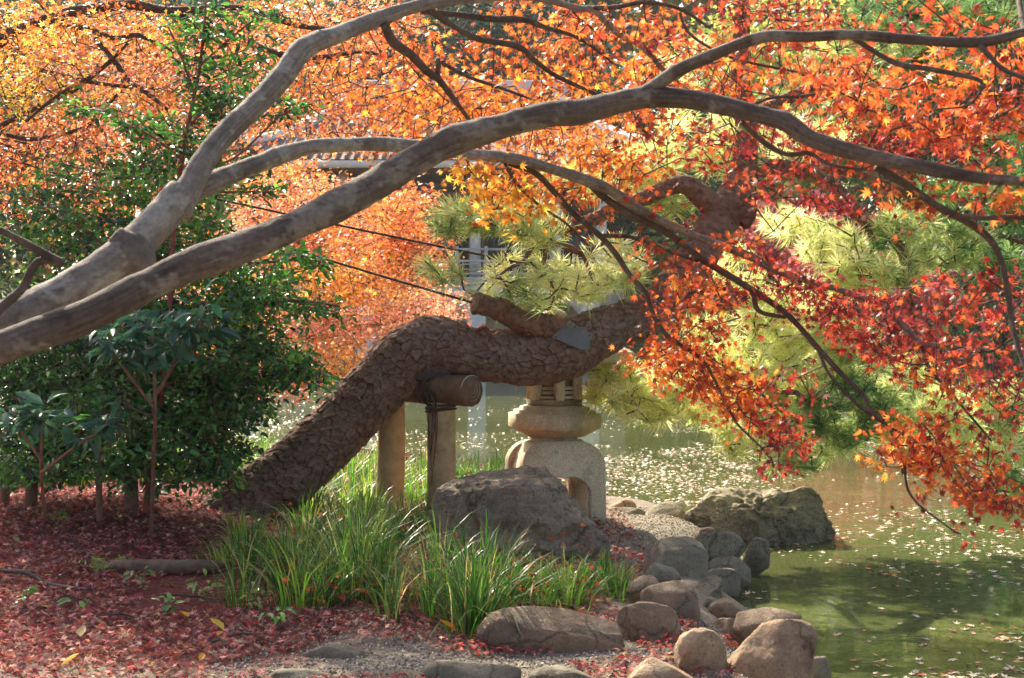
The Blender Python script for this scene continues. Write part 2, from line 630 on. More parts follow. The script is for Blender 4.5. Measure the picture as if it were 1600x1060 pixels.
# ------------------------------------------------------------------ leaf templates
def maple_template(lobes=7, droop=0.25, curl=0.0):
    """palmate leaf, stalk at the origin, tip of the middle lobe at y = 1"""
    ang = {7: [-128, -82, -40, 0, 40, 82, 128], 5: [-105, -52, 0, 52, 105]}[lobes]
    ln = {7: [0.42, 0.72, 0.92, 1.0, 0.92, 0.72, 0.42], 5: [0.55, 0.88, 1.0, 0.88, 0.55]}[lobes]
    v = [[0, 0, 0.0]]
    f = []
    half = {7: 21, 5: 26}[lobes]
    for a, L in zip(ang, ln):
        t = R(a)
        for da, rr in ((-half, 0.30), (0, L), (half, 0.30)):
            q = R(a + da)
            rr2 = rr if da == 0 else rr * (0.55 + 0.45 * L)
            v.append([math.sin(q) * rr2 * 0.5, math.cos(q) * rr2 * 0.5 + 0.12, 0])
        k = len(v) - 3
        f.append([0, k + 1, k]); f.append([0, k + 2, k + 1])
    v = np.array(v, float)
    r = np.hypot(v[:, 0], v[:, 1] - 0.12)
    v[:, 2] = -droop * r ** 2 + curl * np.abs(v[:, 0])
    v[0] = (0, 0.0, 0)
    return v, np.array(f)


def star_template(n=5, droop=0.2):
    """cheap palmate leaf for the distance: one triangle to a lobe"""
    v, f = [], []
    for a in np.linspace(-110, 110, n):
        t = R(a)
        L = 1.0 - 0.4 * abs(a) / 110
        d = np.array([math.sin(t), math.cos(t), 0]); s = np.array([math.cos(t), -math.sin(t), 0])
        c = np.array([0, 0.12, 0])
        k = len(v)
        v += [c - s * 0.13, c + s * 0.13, c + d * L * 0.5 + np.array([0, 0, -droop * 0.25])]
        f.append([k, k + 1, k + 2])
    return np.array(v), np.array(f)


def blade_template(width=0.5, fold=0.12, bend=0.15):
    """pointed oval leaf along y, 0..1"""
    w = width / 2
    v = np.array([[0, 0, 0], [-w * 0.8, 0.3, fold], [w * 0.8, 0.3, fold], [0, 0.33, 0], [-w * 0.75, 0.65, fold * 0.8 - bend * 0.3], [w * 0.75, 0.65, fold * 0.8 - bend * 0.3], [0, 0.66, -bend * 0.3], [0, 1, -bend]], float)
    f = np.array([[0, 3, 1], [0, 2, 3], [1, 3, 6], [1, 6, 4], [3, 2, 5], [3, 5, 6], [4, 6, 7], [6, 5, 7]])
    return v, f


def quad_template():
    v = np.array([[0, 0, 0], [-0.36, 0.45, 0.06], [0.36, 0.45, 0.06], [0, 1, -0.1]], float)
    return v, np.array([[0, 2, 1], [1, 2, 3]])


MAPLE7 = maple_template(7)
MAPLE7B = maple_template(7, 0.55, 0.12)
MAPLE7C = maple_template(7, 0.95, 0.2)
MAPLE7D = maple_template(7, 0.1, -0.25)
MAPLE5 = maple_template(5, 0.3)
MAPLE5B = maple_template(5, 0.9, 0.2)
STAR5 = star_template(5)
BLADE = blade_template()
QUAD = quad_template()


def rand_dirs(n, r=rng):
    v = r.normal(size=(n, 3))
    return unit(v)


def leaf_frames(n, out, up_bias=0.5, face=(0, -0.35, 0), down=0.45, jit=0.8, r=rng):
    """frames for leaves that point outwards and hang a little"""
    nrm = unit(np.array([0, 0, 1.0]) * up_bias + np.array(face) + r.normal(size=(n, 3)) * jit * 0.6)
    fy = out + r.normal(size=(n, 3)) * 0.45 + np.array([0, 0, -down])
    fy = unit(fy - nrm * np.sum(fy * nrm, -1, keepdims=True))
    fx = np.cross(fy, nrm)
    return fx, fy, nrm


def shade(cols, amt, r=rng):
    """leaf to leaf variation of the leaf's own colour"""
    n = len(cols)
    k = np.exp(r.normal(size=(n, 1)) * amt)
    h = 1 + r.normal(size=(n, 3)) * amt * 0.45
    return np.clip(cols * k * h, 0.004, 0.95)


def ellipse_points(n, cx, cy, rx, ry, ang, d0, d1, r=rng):
    t = r.uniform(0, 2 * np.pi, n)
    q = np.sqrt(r.uniform(0, 1, n)) ** 0.9
    u, v = q * np.cos(t) * rx, q * np.sin(t) * ry
    a = R(ang)
    x = cx + u * math.cos(a) - v * math.sin(a)
    y = cy + u * math.sin(a) + v * math.cos(a)
    return PN(x, y, r.uniform(d0, d1, n))


def grow(nodes, clusters, r0=0.004, wiggle=0.12, seglen=0.12, sag=0.0, r=rng, maxlen=None):
    """join every leaf cluster to the nearest wood by a thin bent twig; -> segment arrays and each cluster's twig direction"""
    nodes = np.asarray(nodes, float)
    clusters = np.asarray(clusters, float)
    dist = np.array([np.min(np.sum((nodes - c) ** 2, 1)) for c in clusters])
    order = np.argsort(dist)
    cap = len(nodes) + len(clusters) * 14
    buf = np.zeros((cap, 3)); buf[:len(nodes)] = nodes
    n = len(nodes)
    A, B = [], []
    dirs = np.zeros_like(clusters)
    for k in order:
        c = clusters[k]
        d2 = np.sum((buf[:n] - c) ** 2, 1)
        i = int(np.argmin(d2))
        p = buf[i].copy()
        L = math.sqrt(d2[i])
        m = int(min(8, max(1, round(L / seglen))))
        ts = np.linspace(0, 1, m + 1)[1:, None]
        pts = p + (c - p) * ts
        if m > 1:
            w = r.normal(size=(m, 3)) * wiggle * seglen
            w[-1] = 0
            pts = pts + w
            pts[:, 2] += sag * L * (ts[:, 0] * (1 - ts[:, 0]))
        prev = p
        for q in pts:
            A.append(prev); B.append(q)
            prev = q
        dirs[k] = c - (pts[-2] if m > 1 else p)
        if n + m < cap:
            buf[n:n + m] = pts; n += m
    return np.array(A), np.array(B), unit(dirs + 1e-6)


def twig_mesh(name, A, B, r_a, r_b, mat, sides=3):
    v, f = segments(A, B, np.full(len(A), r_a), np.full(len(A), r_b), sides)
    return mesh_np(name, v, f, mat)


bark_dark = plain('dark_twig_bark', lin(58, 48, 42), lin(96, 82, 72), 20, 0.85, 0.3, 0.004)
bark_far = plain('far_bark', lin(70, 60, 52), lin(110, 98, 86), 6, 0.9, 0.2, 0.01)
leaf_far = leaf_material('far_foliage', 0.45, 0.6, 0.2)
leaf_maple = leaf_material('maple_leaf', 0.55, 0.42, 0.45, 1.3)
leaf_ever = leaf_material('evergreen_leaf', 0.30, 0.28, 0.5, 1.5)
needle_mat = leaf_material('pine_needle', 0.5, 0.35, 0.45, 1.35)
grass_mat = leaf_material('grass_blade', 0.45, 0.32, 0.5, 1.4)

# ------------------------------------------------------------------ trees beyond the pond
def far_tree(name, label, cat, px, base_d, base_z, lobes, cols, leaf=0.16, per=420, template=QUAD, group='trees beyond the pond', trunk_r=0.18, var=0.25, seed=1, up=0.35):
    """lobes: list of (px, py, d, radius in metres x, y, z)"""
    r = np.random.default_rng(seed)
    b = P(px, 500, base_d); b.z = base_z
    root = empty(name, b, label, cat, group)
    cs = [np.array(P(q[0], q[1], q[2])) for q in lobes]
    top = max(cs, key=lambda q: q[2])
    pts = [b - Vector((0, 0, 0.2)), b + (Vector(top) - b) * 0.35 + Vector((0.2, 0, 0)), b + (Vector(top) - b) * 0.7, Vector(top)]
    parts = [tube(pts, [trunk_r, trunk_r * 0.75, trunk_r * 0.5, trunk_r * 0.15], 8, 0.4, 0.15, 2.0, seed)]
    tp = np.array([list(q) for q in pts])
    for c in cs:
        h = r.uniform(0.3, 0.75)
        s = tp[0] + (tp[-1] - tp[0]) * h
        parts.append(tube([s, (s + c) / 2 + np.array([0, 0, 0.2]), c], [trunk_r * 0.35, trunk_r * 0.22, trunk_r * 0.08], 6, 0.3, 0.15, 2.0, seed))
    v, f, _ = join(parts)
    obj('trunk', mesh_np('trunk', v, f, bark_far, smooth=True), root)
    V = []
    for (q, c) in zip(lobes, cs):
        n = int(per * (q[3] * q[4] * q[5]) ** 0.66) + 40
        k = max(6, n // 14)
        dirs = rand_dirs(k, r)
        rad = r.uniform(0.45, 1.0, (k, 1)) ** 0.6
        cc = c + dirs * rad * np.array([q[3], q[4], q[5]])
        idx = r.integers(0, k, n)
        cr = 0.16 * (q[3] + q[5]) / 2 + 0.1
        pos = cc[idx] + r.normal(size=(n, 3)) * np.array([cr, cr, cr * 0.55])
        fx, fy, fz = leaf_frames(n, unit(pos - c), up, (0, -0.2, 0), 0.3, 1.3, r)
        base = np.array(cols)[r.integers(0, len(cols), k)][idx]
        V.append(stamp(template[0], template[1], pos, fx, fy, fz, leaf * r.uniform(0.6, 1.25, n), shade(base, var, r)))
    v, f, c = join(V)
    o = obj('crown', mesh_np('crown', v, f, leaf_far, c), root)
    return root


GREEN_BLUE = [lin(52, 84, 74), lin(70, 104, 86), lin(44, 70, 60)]
GREEN_DARK = [lin(44, 72, 40), lin(62, 92, 48), lin(34, 56, 36)]
GREEN_MID = [lin(110, 136, 62), lin(138, 158, 76), lin(84, 112, 54)]
GREEN_PALE = [lin(176, 182, 92), lin(150, 164, 78), lin(196, 196, 112)]
MAUVE = [lin(176, 92, 92), lin(150, 78, 86), lin(190, 116, 104)]
ORANGE = [lin(214, 116, 62), lin(226, 140, 84), lin(198, 92, 58)]

FT = [
    # name, label, category, px, D, lobes, colours, leaf, per
    ('conifer_tree', 'blue-green conifer seen over the right end of the tiled roof', 1040, 52, [(1040, 270, 50, 2.2, 2, 2.4), (1010, 330, 50, 2.4, 2, 1.8), (1060, 200, 51, 1.6, 1.6, 2)], GREEN_BLUE),
    ('conifer_tree', 'tall blue-green conifer behind the middle of the tiled roof', 830, 58, [(830, 90, 56, 2.6, 2, 2.6), (800, 20, 56, 2, 2, 2), (880, 160, 56, 2.6, 2, 2), (920, 230, 57, 2.4, 2, 2)], GREEN_BLUE),
    ('evergreen_tree', 'dark green broad tree behind the roof ridge', 640, 60, [(660, 60, 58, 3.2, 2, 2.6), (560, 110, 58, 3.2, 2, 2.4), (720, 140, 59, 2.8, 2, 2), (600, 10, 59, 3, 2, 2)], GREEN_BLUE),
    ('evergreen_tree', 'bluish tree showing through gaps of the orange leaves at upper left', 250, 56, [(220, 110, 55, 3, 2, 2.4), (330, 60, 55, 3, 2, 2.4), (120, 60, 56, 3, 2, 2.6), (300, 180, 56, 3, 2, 2)], GREEN_BLUE),
    ('evergreen_tree', 'dim green tree at the far left of the opposite bank', -20, 50, [(-20, 150, 50, 3.4, 2, 3), (40, 260, 50, 3, 2, 2.4), (-60, 330, 49, 3, 2, 2.4)], GREEN_DARK),
    ('maple_tree', 'mauve pink maple on the opposite bank, seen beside the pine knob', 1215, 44, [(1215, 365, 43, 1.9, 1.8, 1.0), (1270, 385, 43, 1.5, 1.6, 0.9), (1150, 390, 43, 1.2, 1.5, 0.8)], MAUVE),
    ('maple_tree', 'dark mauve red shrubby maple low on the opposite bank', 1400, 40, [(1320, 440, 39, 2.0, 1.6, 0.9), (1420, 460, 39, 2.2, 1.6, 0.8), (1530, 440, 39, 2.0, 1.6, 0.9)], MAUVE),
    ('evergreen_tree', 'pale green sunlit tree behind the red leaves', 1180, 56, [(1140, 240, 54, 2.8, 2, 2.2), (1230, 270, 54, 2.6, 2, 2), (1160, 140, 55, 3, 2, 2.6), (1230, 60, 55, 3, 2, 2.6)], GREEN_PALE),
    ('evergreen_tree', 'mid green tree under the upper right boughs', 1380, 50, [(1380, 290, 48, 2.8, 2, 2), (1460, 240, 48, 2.6, 2, 2), (1330, 180, 49, 2.8, 2, 2.2), (1440, 140, 49, 3, 2, 2.4)], GREEN_MID),
    ('evergreen_tree', 'dark green tree at the upper right corner', 1560, 46, [(1500, 60, 44, 3, 2, 2.4), (1590, 120, 44, 2.8, 2, 2.4), (1600, 240, 44, 2.6, 2, 2), (1520, 190, 45, 2.6, 2, 2), (1640, 30, 44, 3, 2, 3)], GREEN_DARK),
    ('evergreen_tree', 'deep green tree low behind the drooping red leaves', 1590, 36, [(1570, 380, 35, 1.8, 1.6, 1.4), (1600, 470, 35, 1.6, 1.6, 1.2), (1620, 330, 35, 2, 1.6, 1.6)], GREEN_DARK),
    ('evergreen_tree', 'soft green tree between the pine and the pavilion', 1090, 46, [(1080, 400, 45, 1.6, 1.5, 1.2), (1120, 460, 45, 2, 1.5, 1.0), (1040, 470, 45, 1.6, 1.5, 1)], GREEN_MID),
    ('water_shrub', 'low bright green shrub on the opposite water edge', 1180, 42.4, [(1130, 540, 42.2, 1.6, 1, 0.7), (1220, 545, 42.2, 1.6, 1, 0.6), (1320, 550, 42.0, 1.6, 1, 0.6)], GREEN_PALE),
    ('water_shrub', 'round dark green shrub where the opposite bank meets the water', 1480, 40.6, [(1430, 545, 40.4, 1.8, 1, 0.8), (1530, 540, 40.0, 1.8, 1, 0.9), (1600, 530, 39.5, 1.6, 1, 1)], GREEN_DARK),
    ('water_shrub', 'sprawling green shrub beside the pavilion footing', 1020, 42.8, [(1000, 545, 42.6, 1.2, 0.8, 0.7), (1060, 550, 42.4, 1.4, 0.8, 0.6)], GREEN_MID),
]
for k, (nm, lab, px, dd, lobes, cols) in enumerate(FT):
    x0 = (px - 800) * dd / FPX
    cat = 'shrub' if 'shrub' in nm else 'tree'
    far_tree(nm, lab, cat, px, dd, gz(x0, dd), lobes, cols, 0.26 if cat == 'tree' else 0.17, 430 if cat == 'tree' else 420, QUAD, 'trees and shrubs beyond the pond', 0.16 if cat == 'tree' else 0.05, 0.28, 40 + k)


def build_wood():
    """the wood behind everything: one mass of foliage on the rising ground, with its trunks hidden in it"""
    r = np.random.default_rng(3)
    n = 90000
    k = max(8, n // 42)
    cx, cz = r.uniform(-1, 1, k), r.uniform(0, 27, k)
    cx = np.sign(cx) * np.abs(cx) ** 1.3 * 62
    cyy = 74 + r.uniform(0, 12, k)
    idx = r.integers(0, k, n)
    pos = np.stack([cx[idx], cyy[idx], cz[idx]], -1) + r.normal(size=(n, 3)) * np.array([1.3, 1.0, 1.0])
    pal = np.array(GREEN_BLUE + GREEN_MID + GREEN_MID + GREEN_PALE + [lin(170, 140, 80), lin(176, 120, 70)])
    base = pal[r.integers(0, len(pal), k)][idx]
    fx, fy, fz = leaf_frames(n, rand_dirs(n, r), 0.3, (0, -0.3, 0), 0.2, 1.3, r)
    v, f, c = stamp(QUAD[0], QUAD[1], pos, fx, fy, fz, 0.85 * r.uniform(0.5, 1.2, n), shade(base, 0.22, r))
    o = obj('woodland', mesh_np('woodland', v, f, leaf_far, c))
    tag(o, 'distant mixed wood behind the pavilion and the trees', None, kind='stuff')


build_wood()
# ------------------------------------------------------------------ the pavilion over the water
PD = 42.0
MP = PD / FPX


def bx_px(x0, x1, y0, y1, d0, d1, bev=0.0):
    """box between pixel columns and rows, at the pavilion's scale, from depth d0 to d1"""
    xa, xb = (x0 - 800) * MP, (x1 - 800) * MP
    za, zb = CAM_H - (y1 - HORIZON) * MP, CAM_H - (y0 - HORIZON) * MP
    return box((xa + xb) / 2, (d0 + d1) / 2, (za + zb) / 2, xb - xa, d1 - d0, zb - za, bev)


plaster = plain('pavilion_plaster', lin(206, 202, 196), lin(230, 226, 220), 2.0, 0.85, 0.15, 0.01)
beige = plain('pavilion_beige_wall', lin(184, 170, 152), lin(206, 194, 176), 1.5, 0.9, 0.15, 0.01)
dark_panel = plain('pavilion_dark_panel', lin(62, 70, 72), lin(82, 92, 92), 2.0, 0.6, 0.1, 0.01)
brown_wood = plain('pavilion_brown_wood', lin(112, 76, 62), lin(138, 98, 80), 3.0, 0.6, 0.15, 0.01)
grey_wood = plain('pavilion_pale_railing', lin(176, 172, 166), lin(206, 204, 198), 3.0, 0.7, 0.1, 0.01)
glass_m = plain('pavilion_window_glass', lin(40, 48, 54), lin(58, 66, 72), 0.6, 0.08, 0.0, spec=0.6)
tile_m = plain('pavilion_roof_tile', lin(122, 104, 98), lin(156, 138, 130), 1.2, 0.95, 0.2, 0.02)
ridge_m = plain('pavilion_ridge', lin(210, 204, 200), lin(232, 228, 224), 2.0, 0.7, 0.1, 0.01)


def build_pavilion():
    base = P(700, 595, PD + 2)
    base.z = WATER_Z
    root = empty('pavilion', base, 'two-storey pavilion with pale tiled roof and balcony standing over the pond', 'pavilion')

    def part(name, vf, mat, parent=root, smooth=False):
        return obj(name, mesh_np(name, vf[0], vf[1], mat, smooth=smooth), parent)

    d0 = PD
    # lower storey
    part('lower_wall', bx_px(410, 985, 446, 640, d0 + 2.2, d0 + 2.5), beige)
    for x0, x1 in ((568, 622), (640, 690), (790, 850), (470, 540)):
        w = part('window', bx_px(x0, x1, 486, 503, d0 + 2.12, d0 + 2.195), glass_m)
        part('frame', join([bx_px(x0 - 3, x1 + 3, 482, 485.5, d0 + 2.05, d0 + 2.19), bx_px(x0 - 3, x1 + 3, 503.5, 507, d0 + 2.05, d0 + 2.19)])[:2], plaster, w)
    for x in (395, 572, 745, 922):
        part('pillar', bx_px(x - 14, x + 14, 463, 660, d0 - 0.2, d0 + 0.35, 0.03), plaster)
    # arched beams between the pillars
    for xa, xb in ((409, 558), (586, 731), (759, 908)):
        pts = []
        for t in np.linspace(0, 1, 13):
            s = abs(2 * t - 1)
            pts.append((xa + (xb - xa) * t, 474 + 22 * max(0, (s - 0.62) / 0.38) ** 2.2))
        vs, fs = [], []
        for (x, y) in pts:
            for dd in (d0 - 0.12, d0 + 0.27):
                vs.append(((x - 800) * MP, dd, CAM_H - (y - HORIZON) * MP))
                vs.append(((x - 800) * MP, dd, CAM_H - (462 - HORIZON) * MP))
        for i in range(12):
            q = i * 4
            for a, b, c, d in ((0, 4, 5, 1), (2, 3, 7, 6), (0, 2, 6, 4), (1, 5, 7, 3)):
                fs += [[q + a, q + b, q + c], [q + a, q + c, q + d]]
        part('arch_beam', (np.array(vs), np.array(fs)), plaster)
    part('balcony_floor', bx_px(385, 950, 446.5, 462.5, d0 - 0.45, d0 + 2.19, 0.02), plaster)
    part('balcony_edge', bx_px(383, 952, 434, 446, d0 - 0.55, d0 + 2.19, 0.02), grey_wood)
    # railing
    for x in range(400, 951, 45):
        part('railing_post', bx_px(x - 2.6, x + 2.6, 386, 434, d0 - 0.42, d0 - 0.32), grey_wood)
    for y0, y1 in ((389, 392.5), (407, 410.5), (427, 430)):
        part('rail', bx_px(394, 951, y0, y1, d0 - 0.40, d0 - 0.34), grey_wood)
    for x in range(400, 910, 45):
        part('railing_lattice', join([bx_px(x + 8, x + 37, 413, 414.6, d0 - 0.385, d0 - 0.355), bx_px(x + 8, x + 37, 421, 422.6, d0 - 0.385, d0 - 0.355),
                                     bx_px(x + 8, x + 9.8, 410.6, 427, d0 - 0.383, d0 - 0.357), bx_px(x + 35, x + 36.8, 410.6, 427, d0 - 0.383, d0 - 0.357),
                                     bx_px(x + 20, x + 21.6, 414.7, 420.9, d0 - 0.383, d0 - 0.357)])[:2], grey_wood)
    # upper storey wall, columns, windows
    part('upper_wall', bx_px(425, 945, 258, 434, d0 + 1.4, d0 + 1.7), dark_panel)
    for x in (430, 535, 640, 742, 868, 940):
        v, f = tube([P(x, 434, 1) * 0 + Vector(((x - 800) * MP, d0 + 0.2, CAM_H - (434 - HORIZON) * MP)), Vector(((x - 800) * MP, d0 + 0.2, CAM_H - (262 - HORIZON) * MP))], [0.17, 0.155], 16, 0.6)
        part('column', (v, f), plaster if x != 640 else brown_wood, smooth=True)
    part('tie_beam', bx_px(420, 950, 300, 311, d0 + 0.05, d0 + 0.36), brown_wood)
    part('lintel', bx_px(420, 950, 262, 270, d0 + 0.05, d0 + 0.36), brown_wood)
    for x0, x1 in ((545, 632), (650, 735), (750, 860), (440, 528), (876, 934)):
        w = part('window', bx_px(x0 + 6, x1 - 6, 330, 428, d0 + 1.33, d0 + 1.395), glass_m)
        part('window_frame', join([bx_px(x0, x0 + 5.5, 325, 433, d0 + 1.28, d0 + 1.396), bx_px(x1 - 5.5, x1, 325, 433, d0 + 1.28, d0 + 1.396), bx_px((x0 + x1) / 2 - 2.5, (x0 + x1) / 2 + 2.5, 330.5, 428, d0 + 1.29, d0 + 1.325), bx_px(x0 + 5.6, x1 - 5.6, 325, 329.5, d0 + 1.28, d0 + 1.396)])[:2], brown_wood, w)
        part('transom_panel', bx_px(x0, x1, 272, 298, d0 + 0.17, d0 + 0.24), dark_panel)
    # hipped roof with a swept slope
    ex0, ex1, ed = (402 - 800) * MP, (1004 - 800) * MP, d0 - 1.5
    rx0, rx1, rd = (540 - 800) * MP, (872 - 800) * MP, d0 + 3.6
    ez, rz = CAM_H - (258 - HORIZON) * MP, CAM_H - (118 - HORIZON) * MP
    back = 2 * rd - ed

    def slope(s):
        return ez + (rz - ez) * (0.72 * s + 0.28 * s * s)

    def lift(x):
        u = abs((x - (ex0 + ex1) / 2) / ((ex1 - ex0) / 2))
        return 0.42 * max(0, (u - 0.62) / 0.38) ** 2

    n = 12
    V, F = [], []

    def sheet(fn, na=22):
        o = len(V)
        for i in range(n + 1):
            for j in range(na + 1):
                V.append(fn(i / n, j / na))
        for i in range(n):
            for j in range(na):
                a = o + i * (na + 1) + j
                F.append([a, a + 1, a + na + 2]); F.append([a, a + na + 2, a + na + 1])

    def front(s, t):
        xa, xb = ex0 + (rx0 - ex0) * s, ex1 + (rx1 - ex1) * s
        x = xa + (xb - xa) * t
        return (x, ed + (rd - ed) * s, slope(s) + lift(ex0 + (ex1 - ex0) * t) * (1 - s) ** 2)

    def rear(s, t):
        q = front(s, 1 - t)
        return (q[0], back - (q[1] - ed), q[2])

    def side(x_e, x_r):
        def fn(s, t):
            ya, yb = ed + (rd - ed) * s, back - (rd - ed) * s
            e = abs(2 * t - 1)
            return (x_e + (x_r - x_e) * s, ya + (yb - ya) * t, slope(s) + 0.42 * max(0, (e - 0.62) / 0.38) ** 2 * (1 - s) ** 2)
        return fn

    sheet(front); sheet(rear); sheet(side(ex0, rx0)); sheet(side(ex1, rx1))
    roof = part('roof', (np.array(V), np.array(F)), tile_m, smooth=True)
    xs = np.arange(ex0 + 0.12, ex1, 0.27)
    for x in xs:
        smax = 1.0
        if x < rx0: smax = (x - ex0) / (rx0 - ex0)
        if x > rx1: smax = (ex1 - x) / (ex1 - rx1)
        if smax < 0.06: continue
        pts = []
        for s in np.linspace(0, smax * 0.985, 7):
            t = (x - (ex0 + (rx0 - ex0) * s)) / max(1e-6, (ex1 + (rx1 - ex1) * s) - (ex0 + (rx0 - ex0) * s))
            q = front(s, min(max(t, 0), 1))
            pts.append((x, q[1] - 0.02, q[2] + 0.03))
        v, f = tube(pts, [0.055] * 7, 6, 0.5, resample=False)
        part('tile_row', (v, f), tile_m, roof, True)
    for xr, xe in ((rx0, ex0), (rx1, ex1)):
        pts = []
        for s in np.linspace(0, 1, 9):
            pts.append((xe + (xr - xe) * s, ed + (rd - ed) * s, slope(s) + 0.42 * (1 - s) ** 2 + 0.1))
        pts = [(pts[0][0] + (pts[0][0] - pts[1][0]) * 0.3, pts[0][1] - 0.15, pts[0][2] + 0.25)] + pts
        v, f = tube(pts, [0.10] + [0.15] * 9, 8, 0.4)
        part('hip_ridge', (v, f), ridge_m, roof, True)
    part('roof_ridge', box((rx0 + rx1) / 2, rd, rz + 0.2, rx1 - rx0 + 0.9, 0.35, 0.5, 0.05), ridge_m, roof)
    part('eave_board', box((ex0 + ex1) / 2, ed + 0.10, ez - 0.13, (ex1 - ex0) * 0.8, 0.12, 0.2), ridge_m, roof)
    part('soffit', box((ex0 + ex1) / 2, (ed + back) / 2, ez - 0.02, (ex1 - ex0) * 0.93, (back - ed) * 0.93, 0.12), dark_panel, roof)


build_pavilion()


def far_stone(px, py, w, h, label, seed):
    r = np.random.default_rng(seed)
    bm = bmesh.new()
    bmesh.ops.create_icosphere(bm, subdivisions=3, radius=1)
    v, f = bm_np(bm)
    v = np.sign(v) * np.abs(v) ** 0.75 * np.array([w, w * 0.7, h])
    v = v + unit(v) * (fbm(v * 1.6 + seed, 4, seed) * 0.16 * h)[:, None]
    q = PZ(px, py, WATER_Z)
    o = obj('shore_stone', mesh_np('shore_stone', v, f, STONE_PALE, smooth=True), None, (q.x, q.y, WATER_Z + h * 0.35))
    tag(o, label, 'stone', 'stones on the opposite shore')


STONE_PALE = stone_material('pale_shore_stone', lin(120, 116, 108), lin(160, 154, 144), lin(188, 182, 170), 0.2, 1.5, 30, 0.4, 0.03)
far_stone(912, 597, 0.75, 0.34, 'pale flat stone on the opposite shore just beside the lantern', 1)
far_stone(948, 598, 0.55, 0.42, 'brownish pointed stone on the opposite shore, next to the pale flat one', 2)
far_stone(1010, 594, 0.8, 0.30, 'grey stone on the opposite shore under the pine needles', 3)
# ------------------------------------------------------------------ the leaning pine
def bark_tube(pts, rad, cell, depth, step, seed=1, stretch=1.5, end_cap=True):
    """trunk with raised bark plates separated by recessed cracks -> verts, faces, colours"""
    p, r = catmull(pts, rad, step)
    t, n, b = frames(p)
    s = np.concatenate([[0], np.cumsum(np.linalg.norm(np.diff(p, axis=0), axis=1))])
    circ = 2 * np.pi * float(np.mean(r))
    sides = int(circ / step)
    th = np.linspace(0, 2 * np.pi, sides, endpoint=False)
    nv = max(6, int(round(circ / cell)))           # cells round the trunk
    S, TH = np.meshgrid(s, th, indexing='ij')
    R_, _ = np.meshgrid(r, th, indexing='ij')
    d = n[:, None, :] * np.cos(th)[None, :, None] + b[:, None, :] * np.sin(th)[None, :, None]
    base = p[:, None, :] + d * r[:, None, None]
    bp = base.reshape(-1, 3)
    wu = 0.34 * fbm(bp * 7.0, 4, seed + 5, 0.6); wv = 0.34 * fbm(bp * 7.0 + 40, 4, seed + 6, 0.6)

    def cells(u, v, nv, sd):
        iu, iv = np.floor(u).astype(np.int64), np.floor(v).astype(np.int64)
        f1 = np.full(u.shape, 9.0); f2 = np.full(u.shape, 9.0)
        cid = np.zeros(u.shape, np.int64)
        off_u = np.zeros(u.shape); off_v = np.zeros(u.shape)
        for du in (-1, 0, 1):
            for dv in (-1, 0, 1):
                a, c = iu + du, iv + dv
                cw = np.mod(c, nv)
                ju = hash3(a, cw, a * 0, sd); jv = hash3(a, cw, a * 0, sd + 1)
                ou, ov = u - (a + 0.08 + 0.84 * ju), v - (c + 0.08 + 0.84 * jv)
                dd = np.sqrt(ou ** 2 + ov ** 2)
                closer = dd < f1
                f2 = np.where(closer, f1, np.minimum(f2, dd))
                cid = np.where(closer, a * 1000 + cw, cid)
                off_u = np.where(closer, ou, off_u); off_v = np.where(closer, ov, off_v)
                f1 = np.where(closer, dd, f1)
        return f2 - f1, cid, off_u, off_v

    wu = wu + 0.9 * fbm(bp * 1.7, 2, seed + 90); wv = wv + 0.5 * fbm(bp * 2.1 + 9, 2, seed + 91)
    u = (S / (cell * stretch)).ravel() + wu
    v = (TH / (2 * np.pi) * nv).ravel() + wv
    edge, cid, off_u, off_v = cells(u, v, nv, seed)
    edge2, cid2, ou2, ov2 = cells(u * 2.1 + wv, v * 2.0 + wu, nv * 2, seed + 60)
    # cracks narrow, of uneven width
    cr = fbm(bp * 9, 3, seed + 70)
    open_ = sstep(-0.35, 0.35, cr)                 # how far each crack has opened
    plate = sstep(0.0, 1.0, edge / (0.05 + 0.12 * open_))
    plate = 1 - (1 - plate) * (0.25 + 0.75 * open_)
    plate2 = sstep(0.0, 0.16, edge2)
    rnd = hash3(cid, cid * 0, cid * 0, seed + 9); rnd2 = hash3(cid, cid * 0 + 3, cid * 0, seed + 9); rnd3 = hash3(cid, cid * 0 + 7, cid * 0, seed + 9)
    s2 = hash3(cid2, cid2 * 0, cid2 * 0, seed + 19)
    # every scale lifts at its lower edge like a shingle
    h = depth * (plate * (0.7 + 0.45 * rnd) - 0.8) + depth * plate * (-0.62 * off_u + 0.8 * (rnd2 - 0.5) * off_v)
    h = h + depth * 0.34 * plate * (s2 - 0.5) * plate2 - depth * 0.20 * (1 - plate2) * plate
    lay = fbm(bp * 38.0, 3, seed + 20)
    h = h + depth * 0.16 * np.round(lay * 2.5) / 2.5 * plate + depth * 0.10 * fbm(bp * 90, 3, seed + 30)
    h = h + 0.07 * R_.ravel() * fbm(bp * 2.6, 3, seed + 40)
    v3 = bp + d.reshape(-1, 3) * h[:, None]
    dark = np.array(lin(44, 32, 29)); lo = np.array(lin(90, 70, 58)); hi = np.array(lin(140, 117, 99)); red = np.array(lin(114, 80, 64))
    mix = np.clip(0.2 + 0.3 * rnd + 0.3 * s2 + 0.35 * lay, 0, 1)[:, None]
    col = lo * (1 - mix) + hi * mix
    rr = sstep(0.1, 0.5, fbm(bp * 5, 3, seed + 80))[:, None] * 0.5
    col = col * (1 - rr) + red * rr
    k = (1 - (1 - sstep(-0.01, 0.07, edge)) * (0.2 + 0.8 * open_))
    k = np.minimum(k, 0.6 + 0.4 * sstep(0, 0.05, edge2))[:, None]
    tip = (sstep(0.05, 0.4, -off_u) * plate * 0.35)[:, None]
    col = col * (1 - tip) + np.array(lin(150, 124, 106)) * tip
    col = dark * (1 - k) + col * k
    m = len(p)
